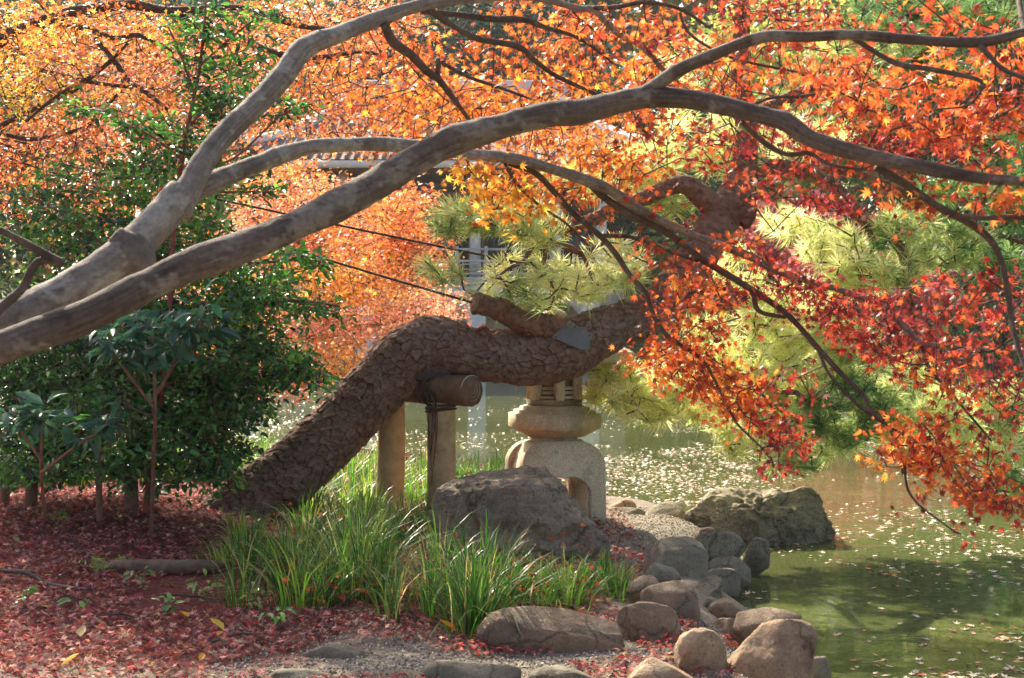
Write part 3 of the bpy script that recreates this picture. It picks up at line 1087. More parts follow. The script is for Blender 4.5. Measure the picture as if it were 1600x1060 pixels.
    i = np.arange(m - 1)[:, None] * sides
    j = np.arange(sides)[None, :]; j2 = (j + 1) % sides
    f = np.concatenate([np.stack([i + j, i + j2, i + sides + j2], -1).reshape(-1, 3), np.stack([i + j, i + sides + j2, i + sides + j], -1).reshape(-1, 3)])
    if end_cap:
        v3 = np.concatenate([v3, p[:1], p[-1:]]); col = np.concatenate([col, dark[None], dark[None]])
        c0, c1 = len(v3) - 2, len(v3) - 1
        jj = np.arange(sides); jn = (jj + 1) % sides; e = (m - 1) * sides
        f = np.concatenate([f, np.stack([np.full(sides, c0), jn, jj], -1), np.stack([np.full(sides, c1), e + jj, e + jn], -1)])
    return v3, f, col


def px_path(rows, d_default=None):
    """rows of (px, py, diameter px, D) -> points and radii"""
    pts = [P(q[0], q[1], q[3]) for q in rows]
    rad = [q[2] * 0.5 * q[3] / FPX for q in rows]
    return pts, rad


bark_pine = col_mat('pine_bark', 0.9, 120, 0.25, 0.35, 0.004, 160, 0.2)
bark_limb = col_mat('pine_limb_bark', 0.85, 90, 0.3, 0.4, 0.004, 120, 0.2)
cut_wood = plain('weathered_cut_wood', lin(120, 92, 64), lin(170, 138, 100), 30, 0.8, 0.3, 0.003)
sheet_metal = plain('grey_sheet_metal', lin(84, 84, 82), lin(112, 112, 108), 9, 0.6, 0.15, 0.003, 30, 0.5)
for q in sheet_metal.node_tree.nodes:
    if q.type == 'BSDF_PRINCIPLED': q.inputs['Metallic'].default_value = 0.0

TRUNK_ROWS = [(340, 846, 118, 9.95), (358, 826, 116, 9.95), (395, 787, 110, 9.95), (430, 760, 104, 9.95), (476, 720, 98, 9.95), (537, 661, 93, 9.94), (592, 602, 92, 9.92), (638, 558, 93, 9.9), (668, 540, 92, 9.88),
              (698, 541, 82, 9.86), (732, 550, 79, 9.84), (781, 557, 85, 9.84), (836, 558, 86, 9.84), (885, 546, 90, 9.86), (938, 520, 79, 9.9), (971, 506, 70, 9.95), (1005, 497, 65, 10.0), (1035, 474, 64, 10.08),
              (1065, 436, 61, 10.15), (1095, 395, 58, 10.25), (1122, 348, 62, 10.35), (1146, 310, 54, 10.4), (1160, 265, 42, 10.45), (1166, 200, 36, 10.5), (1156, 110, 28, 10.5), (1160, 0, 22, 10.5), (1150, -120, 18, 10.5), (1170, -260, 12, 10.4)]

PINE_LIMBS = [
    [(1128, 335, 52, 10.35), (1100, 310, 42, 10.3), (1075, 290, 36, 10.25), (1052, 290, 30, 10.2), (1020, 304, 29, 10.15), (985, 318, 28, 10.1), (955, 328, 26, 10.05), (925, 345, 25, 10.0), (890, 354, 22, 9.95), (862, 362, 20, 9.9), (838, 378, 17, 9.85), (833, 386, 13, 9.8)],
    [(838, 380, 15, 9.86), (850, 388, 15, 9.8), (870, 380, 14, 9.78), (885, 385, 14, 9.78), (905, 393, 12, 9.75), (930, 388, 10, 9.75), (945, 378, 7, 9.75)],
    [(900, 352, 15, 9.95), (858, 352, 15, 9.9), (835, 345, 13, 9.85), (820, 325, 11, 9.8), (800, 322, 9, 9.75), (775, 320, 6, 9.7)],
    [(848, 386, 9, 9.8), (852, 398, 9, 9.75), (850, 412, 8, 9.7), (864, 425, 8, 9.7), (862, 445, 7, 9.65), (866, 465, 6, 9.6), (856, 485, 5, 9.6)],
    [(834, 384, 8, 9.8), (826, 396, 8, 9.7), (815, 410, 7, 9.65), (795, 420, 6, 9.6), (780, 430, 5, 9.6), (758, 440, 4, 9.6)],
    [(908, 393, 8, 9.75), (918, 415, 8, 9.75), (925, 440, 6, 9.75), (945, 450, 5, 9.7)],
    [(1150, 290, 34, 10.4), (1200, 262, 30, 10.8), (1260, 270, 28, 11.0), (1310, 300, 26, 11.2), (1340, 335, 24, 11.2), (1382, 360, 22, 11.1), (1410, 395, 20, 11.0), (1420, 440, 18, 10.9), (1425, 480, 16, 10.9), (1428, 515, 11, 10.9)],
    [(1343, 338, 15, 11.2), (1350, 352, 12, 11.15), (1342, 375, 11, 11.1), (1324, 395, 11, 11.0), (1338, 410, 10, 10.9), (1345, 430, 9, 10.9), (1340, 455, 6, 10.9)],
    [(1352, 342, 13, 11.2), (1362, 375, 12, 11.1), (1362, 400, 10, 11.0), (1372, 432, 9, 11.0), (1378, 452, 6, 11.0)],
    [(1050, 455, 30, 10.1), (1100, 452, 26, 10.6), (1150, 462, 20, 10.9), (1172, 480, 16, 11.0), (1160, 512, 15, 10.9), (1168, 540, 14, 10.9), (1182, 570, 13, 10.8), (1192, 596, 12, 10.8), (1215, 612, 10, 10.7), (1243, 614, 8, 10.7), (1262, 628, 6, 10.7)],
    [(1164, 522, 9, 10.9), (1178, 518, 9, 10.85), (1186, 508, 6, 10.8)],
    [(1168, 536, 9, 10.9), (1150, 535, 8, 10.8), (1138, 528, 7, 10.8), (1148, 512, 5, 10.8)],
    [(1165, 190, 26, 10.5), (1240, 150, 22, 10.8), (1330, 120, 20, 11.2), (1430, 100, 16, 11.4), (1520, 130, 12, 11.4), (1600, 180, 9, 11.2)],
    [(1420, 102, 14, 11.4), (1470, 60, 11, 11.3), (1530, 30, 8, 11.2)],
    [(1200, 262, 18, 10.8), (1330, 270, 16, 11.4), (1450, 320, 14, 11.6), (1540, 360, 10, 11.6), (1600, 380, 7, 11.5)],
    [(1243, 614, 7, 10.7), (1300, 640, 6, 11.0), (1360, 640, 5, 11.2), (1420, 650, 5, 11.3), (1500, 660, 4, 11.3), (1560, 690, 3, 11.3)],
    [(1040, 470, 14, 10.1), (1060, 540, 10, 10.6), (1040, 580, 8, 10.8), (1000, 590, 7, 10.8), (975, 612, 5, 10.8)],
    [(1150, -120, 18, 10.5), (1060, -180, 14, 10.8), (960, -210, 10, 11.2), (860, -230, 6, 11.6)],
    [(1165, -230, 14, 10.4), (1260, -290, 12, 10.8), (1400, -300, 9, 11.0), (1520, -280, 6, 11)],
    [(1168, -250, 12, 10.4), (1140, -380, 10, 10.6), (1080, -440, 7, 11.0)],
    [(1160, -40, 16, 10.5), (1300, -120, 13, 10.0), (1460, -160, 10, 9.6), (1620, -140, 7, 9.2)],
    [(1075, 292, 14, 10.25), (1040, 262, 10, 10.6), (990, 250, 8, 10.8), (940, 262, 5, 10.8)],
]
# needle masses: cx, cy, rx, ry, angle, D near, D far, tufts, palette index (0 pale sunlit, 1 mid, 2 deep)
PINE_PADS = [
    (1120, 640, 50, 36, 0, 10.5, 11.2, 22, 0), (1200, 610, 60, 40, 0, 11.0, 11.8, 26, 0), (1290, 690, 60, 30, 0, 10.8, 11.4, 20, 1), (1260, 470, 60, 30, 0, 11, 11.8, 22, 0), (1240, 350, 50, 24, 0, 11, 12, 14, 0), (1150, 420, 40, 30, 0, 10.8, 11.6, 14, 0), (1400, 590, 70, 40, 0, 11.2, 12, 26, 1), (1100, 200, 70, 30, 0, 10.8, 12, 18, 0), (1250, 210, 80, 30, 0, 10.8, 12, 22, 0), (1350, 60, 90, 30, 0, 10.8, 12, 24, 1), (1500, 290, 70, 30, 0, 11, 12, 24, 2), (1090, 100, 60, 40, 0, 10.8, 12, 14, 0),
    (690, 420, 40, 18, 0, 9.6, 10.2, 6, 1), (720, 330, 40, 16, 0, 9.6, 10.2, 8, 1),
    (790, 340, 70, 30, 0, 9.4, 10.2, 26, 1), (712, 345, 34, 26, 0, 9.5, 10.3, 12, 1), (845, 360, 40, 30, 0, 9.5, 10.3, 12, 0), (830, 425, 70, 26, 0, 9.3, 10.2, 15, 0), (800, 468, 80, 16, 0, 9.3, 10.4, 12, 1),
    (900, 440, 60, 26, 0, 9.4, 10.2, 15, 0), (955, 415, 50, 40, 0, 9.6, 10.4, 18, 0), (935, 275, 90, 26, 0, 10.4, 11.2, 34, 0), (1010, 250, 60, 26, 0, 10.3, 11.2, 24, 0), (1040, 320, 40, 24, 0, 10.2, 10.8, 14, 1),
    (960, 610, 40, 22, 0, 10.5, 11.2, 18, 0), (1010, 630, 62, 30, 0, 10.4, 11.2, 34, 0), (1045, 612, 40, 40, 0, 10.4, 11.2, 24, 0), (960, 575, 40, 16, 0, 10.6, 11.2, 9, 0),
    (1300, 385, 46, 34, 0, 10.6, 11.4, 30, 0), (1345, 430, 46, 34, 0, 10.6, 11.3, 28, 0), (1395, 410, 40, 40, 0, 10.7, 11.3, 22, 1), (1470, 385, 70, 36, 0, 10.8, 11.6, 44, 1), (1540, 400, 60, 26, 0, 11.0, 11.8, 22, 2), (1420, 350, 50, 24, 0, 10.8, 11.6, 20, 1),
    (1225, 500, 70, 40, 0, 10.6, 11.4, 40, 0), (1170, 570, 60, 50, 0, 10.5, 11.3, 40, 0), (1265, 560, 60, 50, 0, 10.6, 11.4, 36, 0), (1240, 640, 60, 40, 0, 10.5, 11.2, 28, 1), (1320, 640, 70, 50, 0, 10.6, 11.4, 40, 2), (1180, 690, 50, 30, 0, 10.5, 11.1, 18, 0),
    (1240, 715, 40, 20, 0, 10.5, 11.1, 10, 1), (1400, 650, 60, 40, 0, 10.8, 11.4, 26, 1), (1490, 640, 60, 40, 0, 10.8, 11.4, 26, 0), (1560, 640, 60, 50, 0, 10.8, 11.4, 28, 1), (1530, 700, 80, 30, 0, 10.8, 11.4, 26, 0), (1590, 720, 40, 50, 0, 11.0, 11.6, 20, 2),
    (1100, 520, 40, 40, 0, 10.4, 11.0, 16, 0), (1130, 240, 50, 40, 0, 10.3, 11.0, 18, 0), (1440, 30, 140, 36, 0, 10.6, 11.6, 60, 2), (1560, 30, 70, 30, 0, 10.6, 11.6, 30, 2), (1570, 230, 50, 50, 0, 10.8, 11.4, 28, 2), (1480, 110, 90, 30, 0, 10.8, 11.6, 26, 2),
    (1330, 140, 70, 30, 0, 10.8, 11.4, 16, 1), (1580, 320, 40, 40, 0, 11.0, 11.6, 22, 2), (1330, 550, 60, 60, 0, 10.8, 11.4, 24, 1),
    (1000, -200, 220, 110, 0, 9.6, 12.6, 70, 1), (1250, -260, 220, 120, 0, 9.4, 12.4, 80, 1), (1500, -260, 180, 110, 0, 9.0, 12, 60, 2), (1120, -420, 240, 90, 0, 9.6, 12.4, 60, 2),  # unseen crown above the frame, added to shade the near water
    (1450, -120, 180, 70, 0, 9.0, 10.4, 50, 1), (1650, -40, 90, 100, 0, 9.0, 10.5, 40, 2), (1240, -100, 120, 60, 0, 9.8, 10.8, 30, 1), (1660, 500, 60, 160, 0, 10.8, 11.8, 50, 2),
]
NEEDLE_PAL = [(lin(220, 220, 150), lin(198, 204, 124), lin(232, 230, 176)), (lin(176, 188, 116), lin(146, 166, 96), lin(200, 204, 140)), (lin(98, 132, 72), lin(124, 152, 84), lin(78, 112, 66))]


def needle_tufts(cent, dirs, cols, r, count=54, length=0.14, width=0.0052):
    n = len(cent)
    N = n * count
    idx = np.repeat(np.arange(n), count)
    ax = unit(dirs + np.array([0, 0, 0.5]))[idx]
    rd = rand_dirs(N, r)
    d = unit(ax * r.uniform(0.25, 1.3, (N, 1)) + rd)
    b = cent[idx] - ax * r.uniform(0, 0.07, (N, 1)) + rd * 0.004
    L = length * r.uniform(0.65, 1.15, (N, 1))
    side = unit(np.cross(d, rand_dirs(N, r)))
    mid = b + d * L * 0.55
    tip = b + d * L + np.array([0, 0, -1.0]) * L * 0.06
    v = np.stack([b - side * width * 0.4, b + side * width * 0.4, mid + side * width * 0.5, tip], 1).reshape(-1, 3)
    k = np.arange(N)[:, None] * 4
    f = np.concatenate([k + [0, 1, 2], k + [0, 2, 3]])
    c = np.repeat(shade(cols[idx], 0.16, r), 4, axis=0)
    return v, f, c


def build_pine():
    r = np.random.default_rng(21)
    base = P(360, 815, 9.95)
    root = empty('pine_tree', (base.x, base.y, gz(base.x, base.y)), 'old leaning pine with scaly bark, its trunk resting on a log prop', 'tree')
    pts, rad = px_path(TRUNK_ROWS)
    v, f, c = bark_tube(pts[:20], rad[:20], 0.055, 0.0185, 0.0052, 3)
    trunk = obj('trunk', mesh_np('trunk', v, f, bark_pine, c, smooth=True), root)
    bvh = BVHTree.FromPolygons([Vector(q) for q in v], [list(map(int, q)) for q in f])
    v2, f2, c2 = bark_tube(pts[18:], rad[18:], 0.06, 0.012, 0.012, 13)
    obj('upper_trunk', mesh_np('upper_trunk', v2, f2, bark_pine, c2 * np.array([1.12, 0.86, 0.78]), smooth=True), root)
    # knob where the limbs leave the trunk
    nodes = [np.array(list(q)) for q in catmull(pts[18:], rad[18:], 0.1)[0]]
    reds = np.array([lin(118, 76, 62), lin(148, 100, 80), lin(88, 58, 50)])
    for rows in PINE_LIMBS:
        p_, r_ = px_path(rows)
        r_ = [max(q * 0.84, 0.006) for q in r_]
        if rows[0][2] > 20:
            vv, ff, cc = bark_tube(p_, r_, 0.045, 0.012, 0.009, len(rows) + rows[0][0])
            cc = cc * np.array([1.1, 0.82, 0.72])
        else:
            vv, ff = tube(p_, r_, 14, 0.02, 0.2, 14.0, len(rows))
            k = (fbm(vv * 14, 3, 8) * 0.5 + 0.5)[:, None]
            cc = reds[2] * (1 - k) + reds[1] * k
        obj('limb', mesh_np('limb', vv, ff, bark_limb, cc, smooth=True), root)
        nodes += [q for q in catmull(p_, r_, 0.08)[0][2:]]
    for (px, py, d, rr, s) in ((1142, 330, 10.36, 0.12, 1), (1166, 338, 10.34, 0.07, 2)):
        bm = bmesh.new(); bmesh.ops.create_icosphere(bm, subdivisions=4, radius=rr)
        kv, kf = bm_np(bm)
        kv = kv * np.array([1.15, 0.9, 0.95])
        kv = kv + unit(kv) * (fbm(kv * 16 + s, 5, s, 0.6) * rr * 0.5)[:, None]
        kc = np.repeat(reds[:1] * 0.9, len(kv), 0) * (1 + 0.4 * fbm(kv * 30, 2, 4))[:, None]
        obj('knob', mesh_np('knob', kv + np.array(list(P(px, py, d))), kf, bark_limb, kc, smooth=True), root)
    # sawn stub on the back of the trunk
    stub = [(905, 524, 40, 9.86), (872, 516, 42, 9.8), (846, 510, 40, 9.74), (820, 505, 38, 9.7), (798, 494, 35, 9.67), (780, 483, 37, 9.64), (768, 480, 31, 9.62), (755, 477, 31, 9.6), (743, 474, 35, 9.58)]
    p_, r_ = px_path(stub)
    sv, sf, sc = bark_tube(p_, r_, 0.05, 0.013, 0.0055, 31)
    so = obj('sawn_limb', mesh_np('sawn_limb', sv, sf, bark_pine, sc * np.array([1.05, 0.86, 0.74]), smooth=True), root)
    tag(so, 'sawn-off limb stub lying along the trunk')
    a, b_ = Vector(p_[-1]), Vector(p_[-2])
    nrm = (a - b_).normalized()
    cv, cf = tube([a - nrm * 0.004, a + nrm * 0.012], [r_[-1] * 0.93, r_[-1] * 0.9], 24, 1.0, resample=False)
    obj('sawn_face', mesh_np('sawn_face', cv, cf, cut_wood), so)
    # branch scar on the trunk, a ring of bark
    for (px, py, s0, lab) in ((757, 526, 0.062, 'scar'), (783, 480, 0.03, 'scar')):
        o_ = Vector((0, 0, CAM_H)); dr = (P(px, py, 10) - o_).normalized()
        hit = bvh.ray_cast(o_, dr)
        if hit[0] is None: continue
        ring = []
        u_ = hit[1].cross(Vector((0, 0, 1))).normalized(); w_ = u_.cross(hit[1])
        for k in range(17):
            t = 2 * math.pi * k / 16
            ring.append(hit[0] + (u_ * math.cos(t) + w_ * math.sin(t)) * s0 + hit[1] * 0.004)
        rv, rf = tube(ring, [0.018] * 17, 8, 0.02, 0.5, 40, 3, cap=False)
        rcol = np.repeat(np.array([lin(118, 78, 62)]), len(rv), 0) * (1 + 0.4 * fbm(rv * 60, 2, 3))[:, None]
        obj('branch_scar', mesh_np('branch_scar', rv, rf, bark_limb, rcol, smooth=True), root)
    # metal sheet nailed on the trunk
    corners = [(861, 527), (890, 502), (926, 524), (917, 553)]
    n = 10
    G = np.zeros((n + 1, n + 1, 3))
    o_ = Vector((0, 0, CAM_H))
    for i in range(n + 1):
        for j in range(n + 1):
            s, t = i / n, j / n
            x = (1 - s) * ((1 - t) * corners[0][0] + t * corners[3][0]) + s * ((1 - t) * corners[1][0] + t * corners[2][0])
            y = (1 - s) * ((1 - t) * corners[0][1] + t * corners[3][1]) + s * ((1 - t) * corners[1][1] + t * corners[2][1])
            h = bvh.ray_cast(o_, (P(x, y, 10) - o_).normalized())
            q = h[0] if h[0] is not None else P(x, y, 9.8)
            G[i, j] = q
    dm = np.sqrt(np.sum((G - np.array([0, 0, CAM_H])) ** 2, -1))
    ii, jj = np.meshgrid(np.linspace(-1, 1, n + 1), np.linspace(-1, 1, n + 1), indexing='ij')
    A = np.stack([np.ones(ii.size), ii.ravel(), jj.ravel(), ii.ravel() ** 2, jj.ravel() ** 2, (ii * jj).ravel()], -1)
    w = np.linalg.lstsq(A, dm.ravel(), rcond=None)[0]
    fit = (A @ w).reshape(dm.shape) - 0.04
    dirs = (G - np.array([0, 0, CAM_H])) / dm[..., None]
    top = np.array([0, 0, CAM_H]) + dirs * fit[..., None]
    bot = np.array([0, 0, CAM_H]) + dirs * (fit + 0.004)[..., None]
    vs = np.concatenate([top.reshape(-1, 3), bot.reshape(-1, 3)])
    fs = []
    m = (n + 1) * (n + 1)
    for i in range(n):
        for j in range(n):
            a0 = i * (n + 1) + j
            q = [a0, a0 + n + 1, a0 + n + 2, a0 + 1]
            fs.append(q); fs.append([m + k for k in reversed(q)])
    for i in range(n):
        for e in ([i, i + 1], [n * (n + 1) + i + 1, n * (n + 1) + i], [(i + 1) * (n + 1), i * (n + 1)], [i * (n + 1) + n, (i + 1) * (n + 1) + n]):
            fs.append([e[0], e[1], m + e[1], m + e[0]])
    patch = obj('sheet_metal_patch', mesh_np('sheet_metal_patch', vs, np.array(fs), sheet_metal, smooth=False), root)
    tag(patch, 'grey sheet of metal nailed over the trunk')
    for (i, j) in ((9, 1), (9, 9), (1, 1), (1, 9), (7, 1), (9, 3)):
        q = top[i, j]
        nv, nf = tube([q + dirs[i, j] * 0.01, q - dirs[i, j] * 0.004], [0.006, 0.006], 8, 1, resample=False)
        obj('nail', mesh_np('nail', nv, nf, bark_dark), patch)
    # twigs and needles
    cl, pc = [], []
    for (cx, cy_, rx, ry, an, d0, d1, cnt, pi) in PINE_PADS:
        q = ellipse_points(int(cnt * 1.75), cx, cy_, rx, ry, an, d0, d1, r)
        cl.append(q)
        pal = np.array(NEEDLE_PAL[pi] + NEEDLE_PAL[pi] + NEEDLE_PAL[min(2, pi + 1)][:1])  # some tufts take a darker green, shade put into their colour
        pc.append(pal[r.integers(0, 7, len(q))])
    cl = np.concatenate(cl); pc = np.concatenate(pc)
    A_, B_, dr = grow(nodes, cl, wiggle=0.34, seglen=0.09, sag=0.0, r=r)
    v, f = segments(A_, B_, np.full(len(A_), 0.0065), np.full(len(A_), 0.005), 4)
    tw = np.repeat(np.array([lin(92, 70, 56)]), len(v), 0)
    tw_o = obj('twigs', mesh_np('twigs', v, f, bark_limb, tw), root)
    tag(tw_o, kind='stuff')
    dr2 = unit(dr * 0.6 + rand_dirs(len(dr), r) * 0.5 + np.array([0, 0, 0.25]))
    # the 300 tufts of needles closest to the eye are parts of their own
    o = np.argsort(cl[:, 1] + np.abs(cl[:, 0]) * 0.1)
    vis = [k for k in o if -60 < (cl[k, 0] * FPX / cl[k, 1] + 800 - 800) + 800 < 1660 and 0 < 500 - (cl[k, 2] - CAM_H) * FPX / cl[k, 1] < 1060][:300]
    visset = set(vis)
    for k in vis:
        v, f, c = needle_tufts(cl[k:k + 1], dr2[k:k + 1], pc[k:k + 1], r)
        obj('needle_tuft', mesh_np('needle_tuft', v, f, needle_mat, c), root)
    rest = np.array([k for k in range(len(cl)) if k not in visset])
    v, f, c = needle_tufts(cl[rest], dr2[rest], pc[rest], r)
    tag(obj('needles', mesh_np('needles', v, f, needle_mat, c), root), kind='stuff')
    return root, bvh


PINE, PINE_BVH = build_pine()

# ------------------------------------------------------------------ log prop under the pine
log_shaded = plain('shaded_cross_log', lin(92, 70, 50), lin(128, 100, 74), 14, 0.8, 0.3, 0.004)  # darker than the posts: shade on the cross log put into its colour
log_side = plain('peeled_log', lin(146, 120, 82), lin(186, 160, 116), 14, 0.75, 0.3, 0.004)
log_end = plain('green_sawn_log_end', lin(150, 156, 128), lin(184, 188, 160), 18, 0.8, 0.3, 0.003)
rope_m = plain('dark_hemp_rope', lin(58, 44, 36), lin(92, 74, 60), 60, 0.95, 0.5, 0.004)
pad_m = plain('dark_bark_cloth_pad', lin(62, 50, 44), lin(96, 82, 74), 40, 0.95, 0.5, 0.006)


def log_tube(a, b, r0, r1, seed):
    """slightly crooked round log with drying cracks"""
    a, b = np.array(list(a)), np.array(list(b))
    n = 26
    t = np.linspace(0, 1, n)[:, None]
    p = a + (b - a) * t + 0.006 * np.stack([vnoise(np.stack([t[:, 0] * 3 + seed, t[:, 0] * 0, t[:, 0] * 0 + k], -1), seed) for k in range(3)], -1)
    rr = r0 + (r1 - r0) * t[:, 0]
    v, f = tube(p, rr, 40, 1, 0.04, 7, seed, resample=False)
    k = np.arange(n * 40) % 40
    s = np.arange(n * 40) // 40
    crack = ((k == (7 + seed * 5) % 40) & (np.abs(vnoise(np.stack([s * 0.3, k * 0.0, s * 0.0], -1), seed)) < 0.75))
    ctr = np.repeat(p, 40, 0)
    v[:n * 40] = np.where(crack[:, None], ctr + (v[:n * 40] - ctr) * 0.90, v[:n * 40])
    return v, f


def build_prop():
    b1, b2 = PZ(610, 818, 0.0), PZ(690, 806, 0.0)
    b1 = P(609, 815, 10.12); b2 = P(689, 815, 9.78)
    base = (b1 + b2) / 2
    root = empty('log_prop', (base.x, base.y, gz(base.x, base.y)), 'prop of two upright logs and a cross log carrying the leaning pine', 'tree prop')
    t1, t2 = P(612, 618, 10.12), P(689, 628, 9.78)
    for (a, b, s) in ((b1, t1, 1), (b2, t2, 2)):
        v, f = log_tube(a - Vector((0, 0, 0.25)), b, 0.101, 0.097, s)
        obj('post', mesh_np('post', v, f, log_side, smooth=True), root)
    d = (P(689, 608, 9.78) - P(612, 606, 10.12)).normalized()
    c0 = P(612, 606, 10.12) - d * 0.12
    c1 = P(737, 610, 9.60)
    v, f = log_tube(c0, c1, 0.103, 0.106, 3)
    beam = obj('cross_log', mesh_np('cross_log', v, f, log_shaded, smooth=True), root)
    v, f = tube([c1 - d * 0.003, c1 + d * 0.004], [0.1045, 0.1015], 40, 1, resample=False)
    obj('log_end', mesh_np('log_end', v, f, log_end), beam)
    # growth rings on the end
    u = d.cross(Vector((0, 0, 1))).normalized(); w = u.cross(d)
    for rr in (0.025, 0.05, 0.075):
        ring = [c1 + d * 0.0045 + (u * math.cos(q) + w * math.sin(q)) * rr for q in np.linspace(0, 2 * math.pi, 25)]
        v, f = tube(ring, [0.0014] * 25, 5, 1, resample=False, cap=False)
        obj('growth_ring', mesh_np('growth_ring', v, f, log_end), beam)
    # cloth pad and rope lashing where post and cross log meet
    cpt = P(684, 606, 9.80)
    for k in range(7):
        o = -0.09 + 0.02 * k
        q = cpt + d * o
        ring = []
        rr = 0.112 + 0.004 * ((k * 7) % 3)
        for a in np.linspace(0, 2 * math.pi, 29):
            ring.append(q + (u * math.cos(a) + w * math.sin(a)) * rr + d * 0.03 * math.sin(a + k))
        v, f = tube(ring, [0.006] * 29, 6, 1, resample=False, cap=False)
        obj('rope', mesh_np('rope', v, f, rope_m, smooth=True), root)
    for k in range(3):
        q = b2 + (t2 - b2) * (0.99 - 0.03 * k)
        ring = [q + Vector((math.cos(a) * 0.106, math.sin(a) * 0.106, 0.012 * math.sin(a * 1 + k))) for a in np.linspace(0, 2 * math.pi, 29)]
        v, f = tube(ring, [0.007] * 29, 6, 1, resample=False, cap=False)
        obj('rope', mesh_np('rope', v, f, rope_m, smooth=True), root)
    # loose strands hanging down the post
    r = np.random.default_rng(5)
    for k in range(8):
        a = P(672 + r.uniform(-8, 10), 612, 9.66 + r.uniform(-0.01, 0.05))
        L = r.uniform(0.15, 0.7)
        pts = [a, a + Vector((r.uniform(-0.02, 0.02), -0.02, -L * 0.4)), a + Vector((r.uniform(-0.03, 0.03), 0.0, -L))]
        v, f = tube(pts, [0.004, 0.0035, 0.002], 5, 0.05)
        obj('rope_strand', mesh_np('rope_strand', v, f, rope_m), root)
    # pad between trunk and log
    pv, pf = box(0, 0, 0, 0.26, 0.24, 0.12, 0.03)
    pv = pv + 0.018 * np.stack([fbm(pv * 12 + k, 3, k) for k in range(3)], -1)
    q = cpt + Vector((-0.03, 0.06, 0.10))
    obj('bark_pad', mesh_np('bark_pad', pv + np.array(list(q)), pf, pad_m, smooth=True), root)


build_prop()
# ------------------------------------------------------------------ stone lantern
granite = stone_material('lantern_granite', lin(150, 138, 110), lin(190, 180, 150), lin(214, 206, 180), 0.42, 2.5, 110, 0.45, 0.008, 0.5, 0.85, 0.15, 0.3)
granite_mid = stone_material('lantern_weathered_granite', lin(140, 126, 98), lin(180, 168, 136), lin(204, 194, 164), 0.40, 3.5, 110, 0.5, 0.008, 0.5, 0.85, 0.15, 0.3)


def hexa(profile, rot, seg_bev=True):
    """prism-like body turned from a (radius, z) profile with six flat sides"""
    V, F = [], []
    m = len(profile)
    for (rr, z) in profile:
        for k in range(6):
            a = R(rot + 60 * k)
            V.append((rr * math.cos(a), rr * math.sin(a), z))
    for i in range(m - 1):
        for k in range(6):
            k2 = (k + 1) % 6
            F.append((i * 6 + k, i * 6 + k2, (i + 1) * 6 + k2, (i + 1) * 6 + k))
    F.append(tuple(reversed(range(6)))); F.append(tuple((m - 1) * 6 + k for k in range(6)))
    bm = bmesh.new()
    vs = [bm.verts.new(v) for v in V]
    for f in F: bm.faces.new([vs[k] for k in f])
    return bm


def chip(v, amt, seed, sc=9):
    return v + amt * np.stack([fbm(v * sc + 11 * k, 4, seed + k) for k in range(3)], -1)


def arch_prism(w_out, h, w_in, h_in, r_out, thick):
    """a flat-faced arch: rounded outer outline, rounded opening, extruded to +-thick/2 in y"""
    def outline(w, hh, rr, n=14):
        pts = [(-w, 0)]
        for k in range(n + 1):
            a = math.pi - (math.pi / 2) * k / n
            pts.append((-w + rr + rr * math.cos(a), hh - rr * 0.95 + rr * 0.95 * math.sin(a)))
        for k in range(n + 1):
            a = math.pi / 2 - (math.pi / 2) * k / n
            pts.append((w - rr + rr * math.cos(a), hh - rr * 0.95 + rr * 0.95 * math.sin(a)))
        pts.append((w, 0))
        return pts
    o = outline(w_out, h, r_out); i = outline(w_in, h_in, min(w_in * 0.75, h_in * 0.6))
    n = len(o)
    bm = bmesh.new()
    L = {}
    for s in (-1, 1):
        L[s, 'o'] = [bm.verts.new((x, s * thick / 2, z)) for x, z in o]
        L[s, 'i'] = [bm.verts.new((x, s * thick / 2, z)) for x, z in i]
    for k in range(n - 1):
        bm.faces.new([L[-1, 'o'][k], L[-1, 'o'][k + 1], L[-1, 'i'][k + 1], L[-1, 'i'][k]])
        bm.faces.new([L[1, 'o'][k], L[1, 'i'][k], L[1, 'i'][k + 1], L[1, 'o'][k + 1]])
        bm.faces.new([L[-1, 'o'][k], L[1, 'o'][k], L[1, 'o'][k + 1], L[-1, 'o'][k + 1]])
        bm.faces.new([L[-1, 'i'][k], L[-1, 'i'][k + 1], L[1, 'i'][k + 1], L[1, 'i'][k]])
    for k in (0, n - 1):
        bm.faces.new([L[-1, 'o'][k], L[-1, 'i'][k], L[1, 'i'][k], L[1, 'o'][k]])
    bmesh.ops.recalc_face_normals(bm, faces=bm.faces[:])
    sharp = [e for e in bm.edges if len(e.link_faces) == 2 and e.calc_face_angle(0) > 0.9]
    bmesh.ops.bevel(bm, geom=sharp, offset=0.012, segments=2, profile=0.6, affect='EDGES')
    return bm


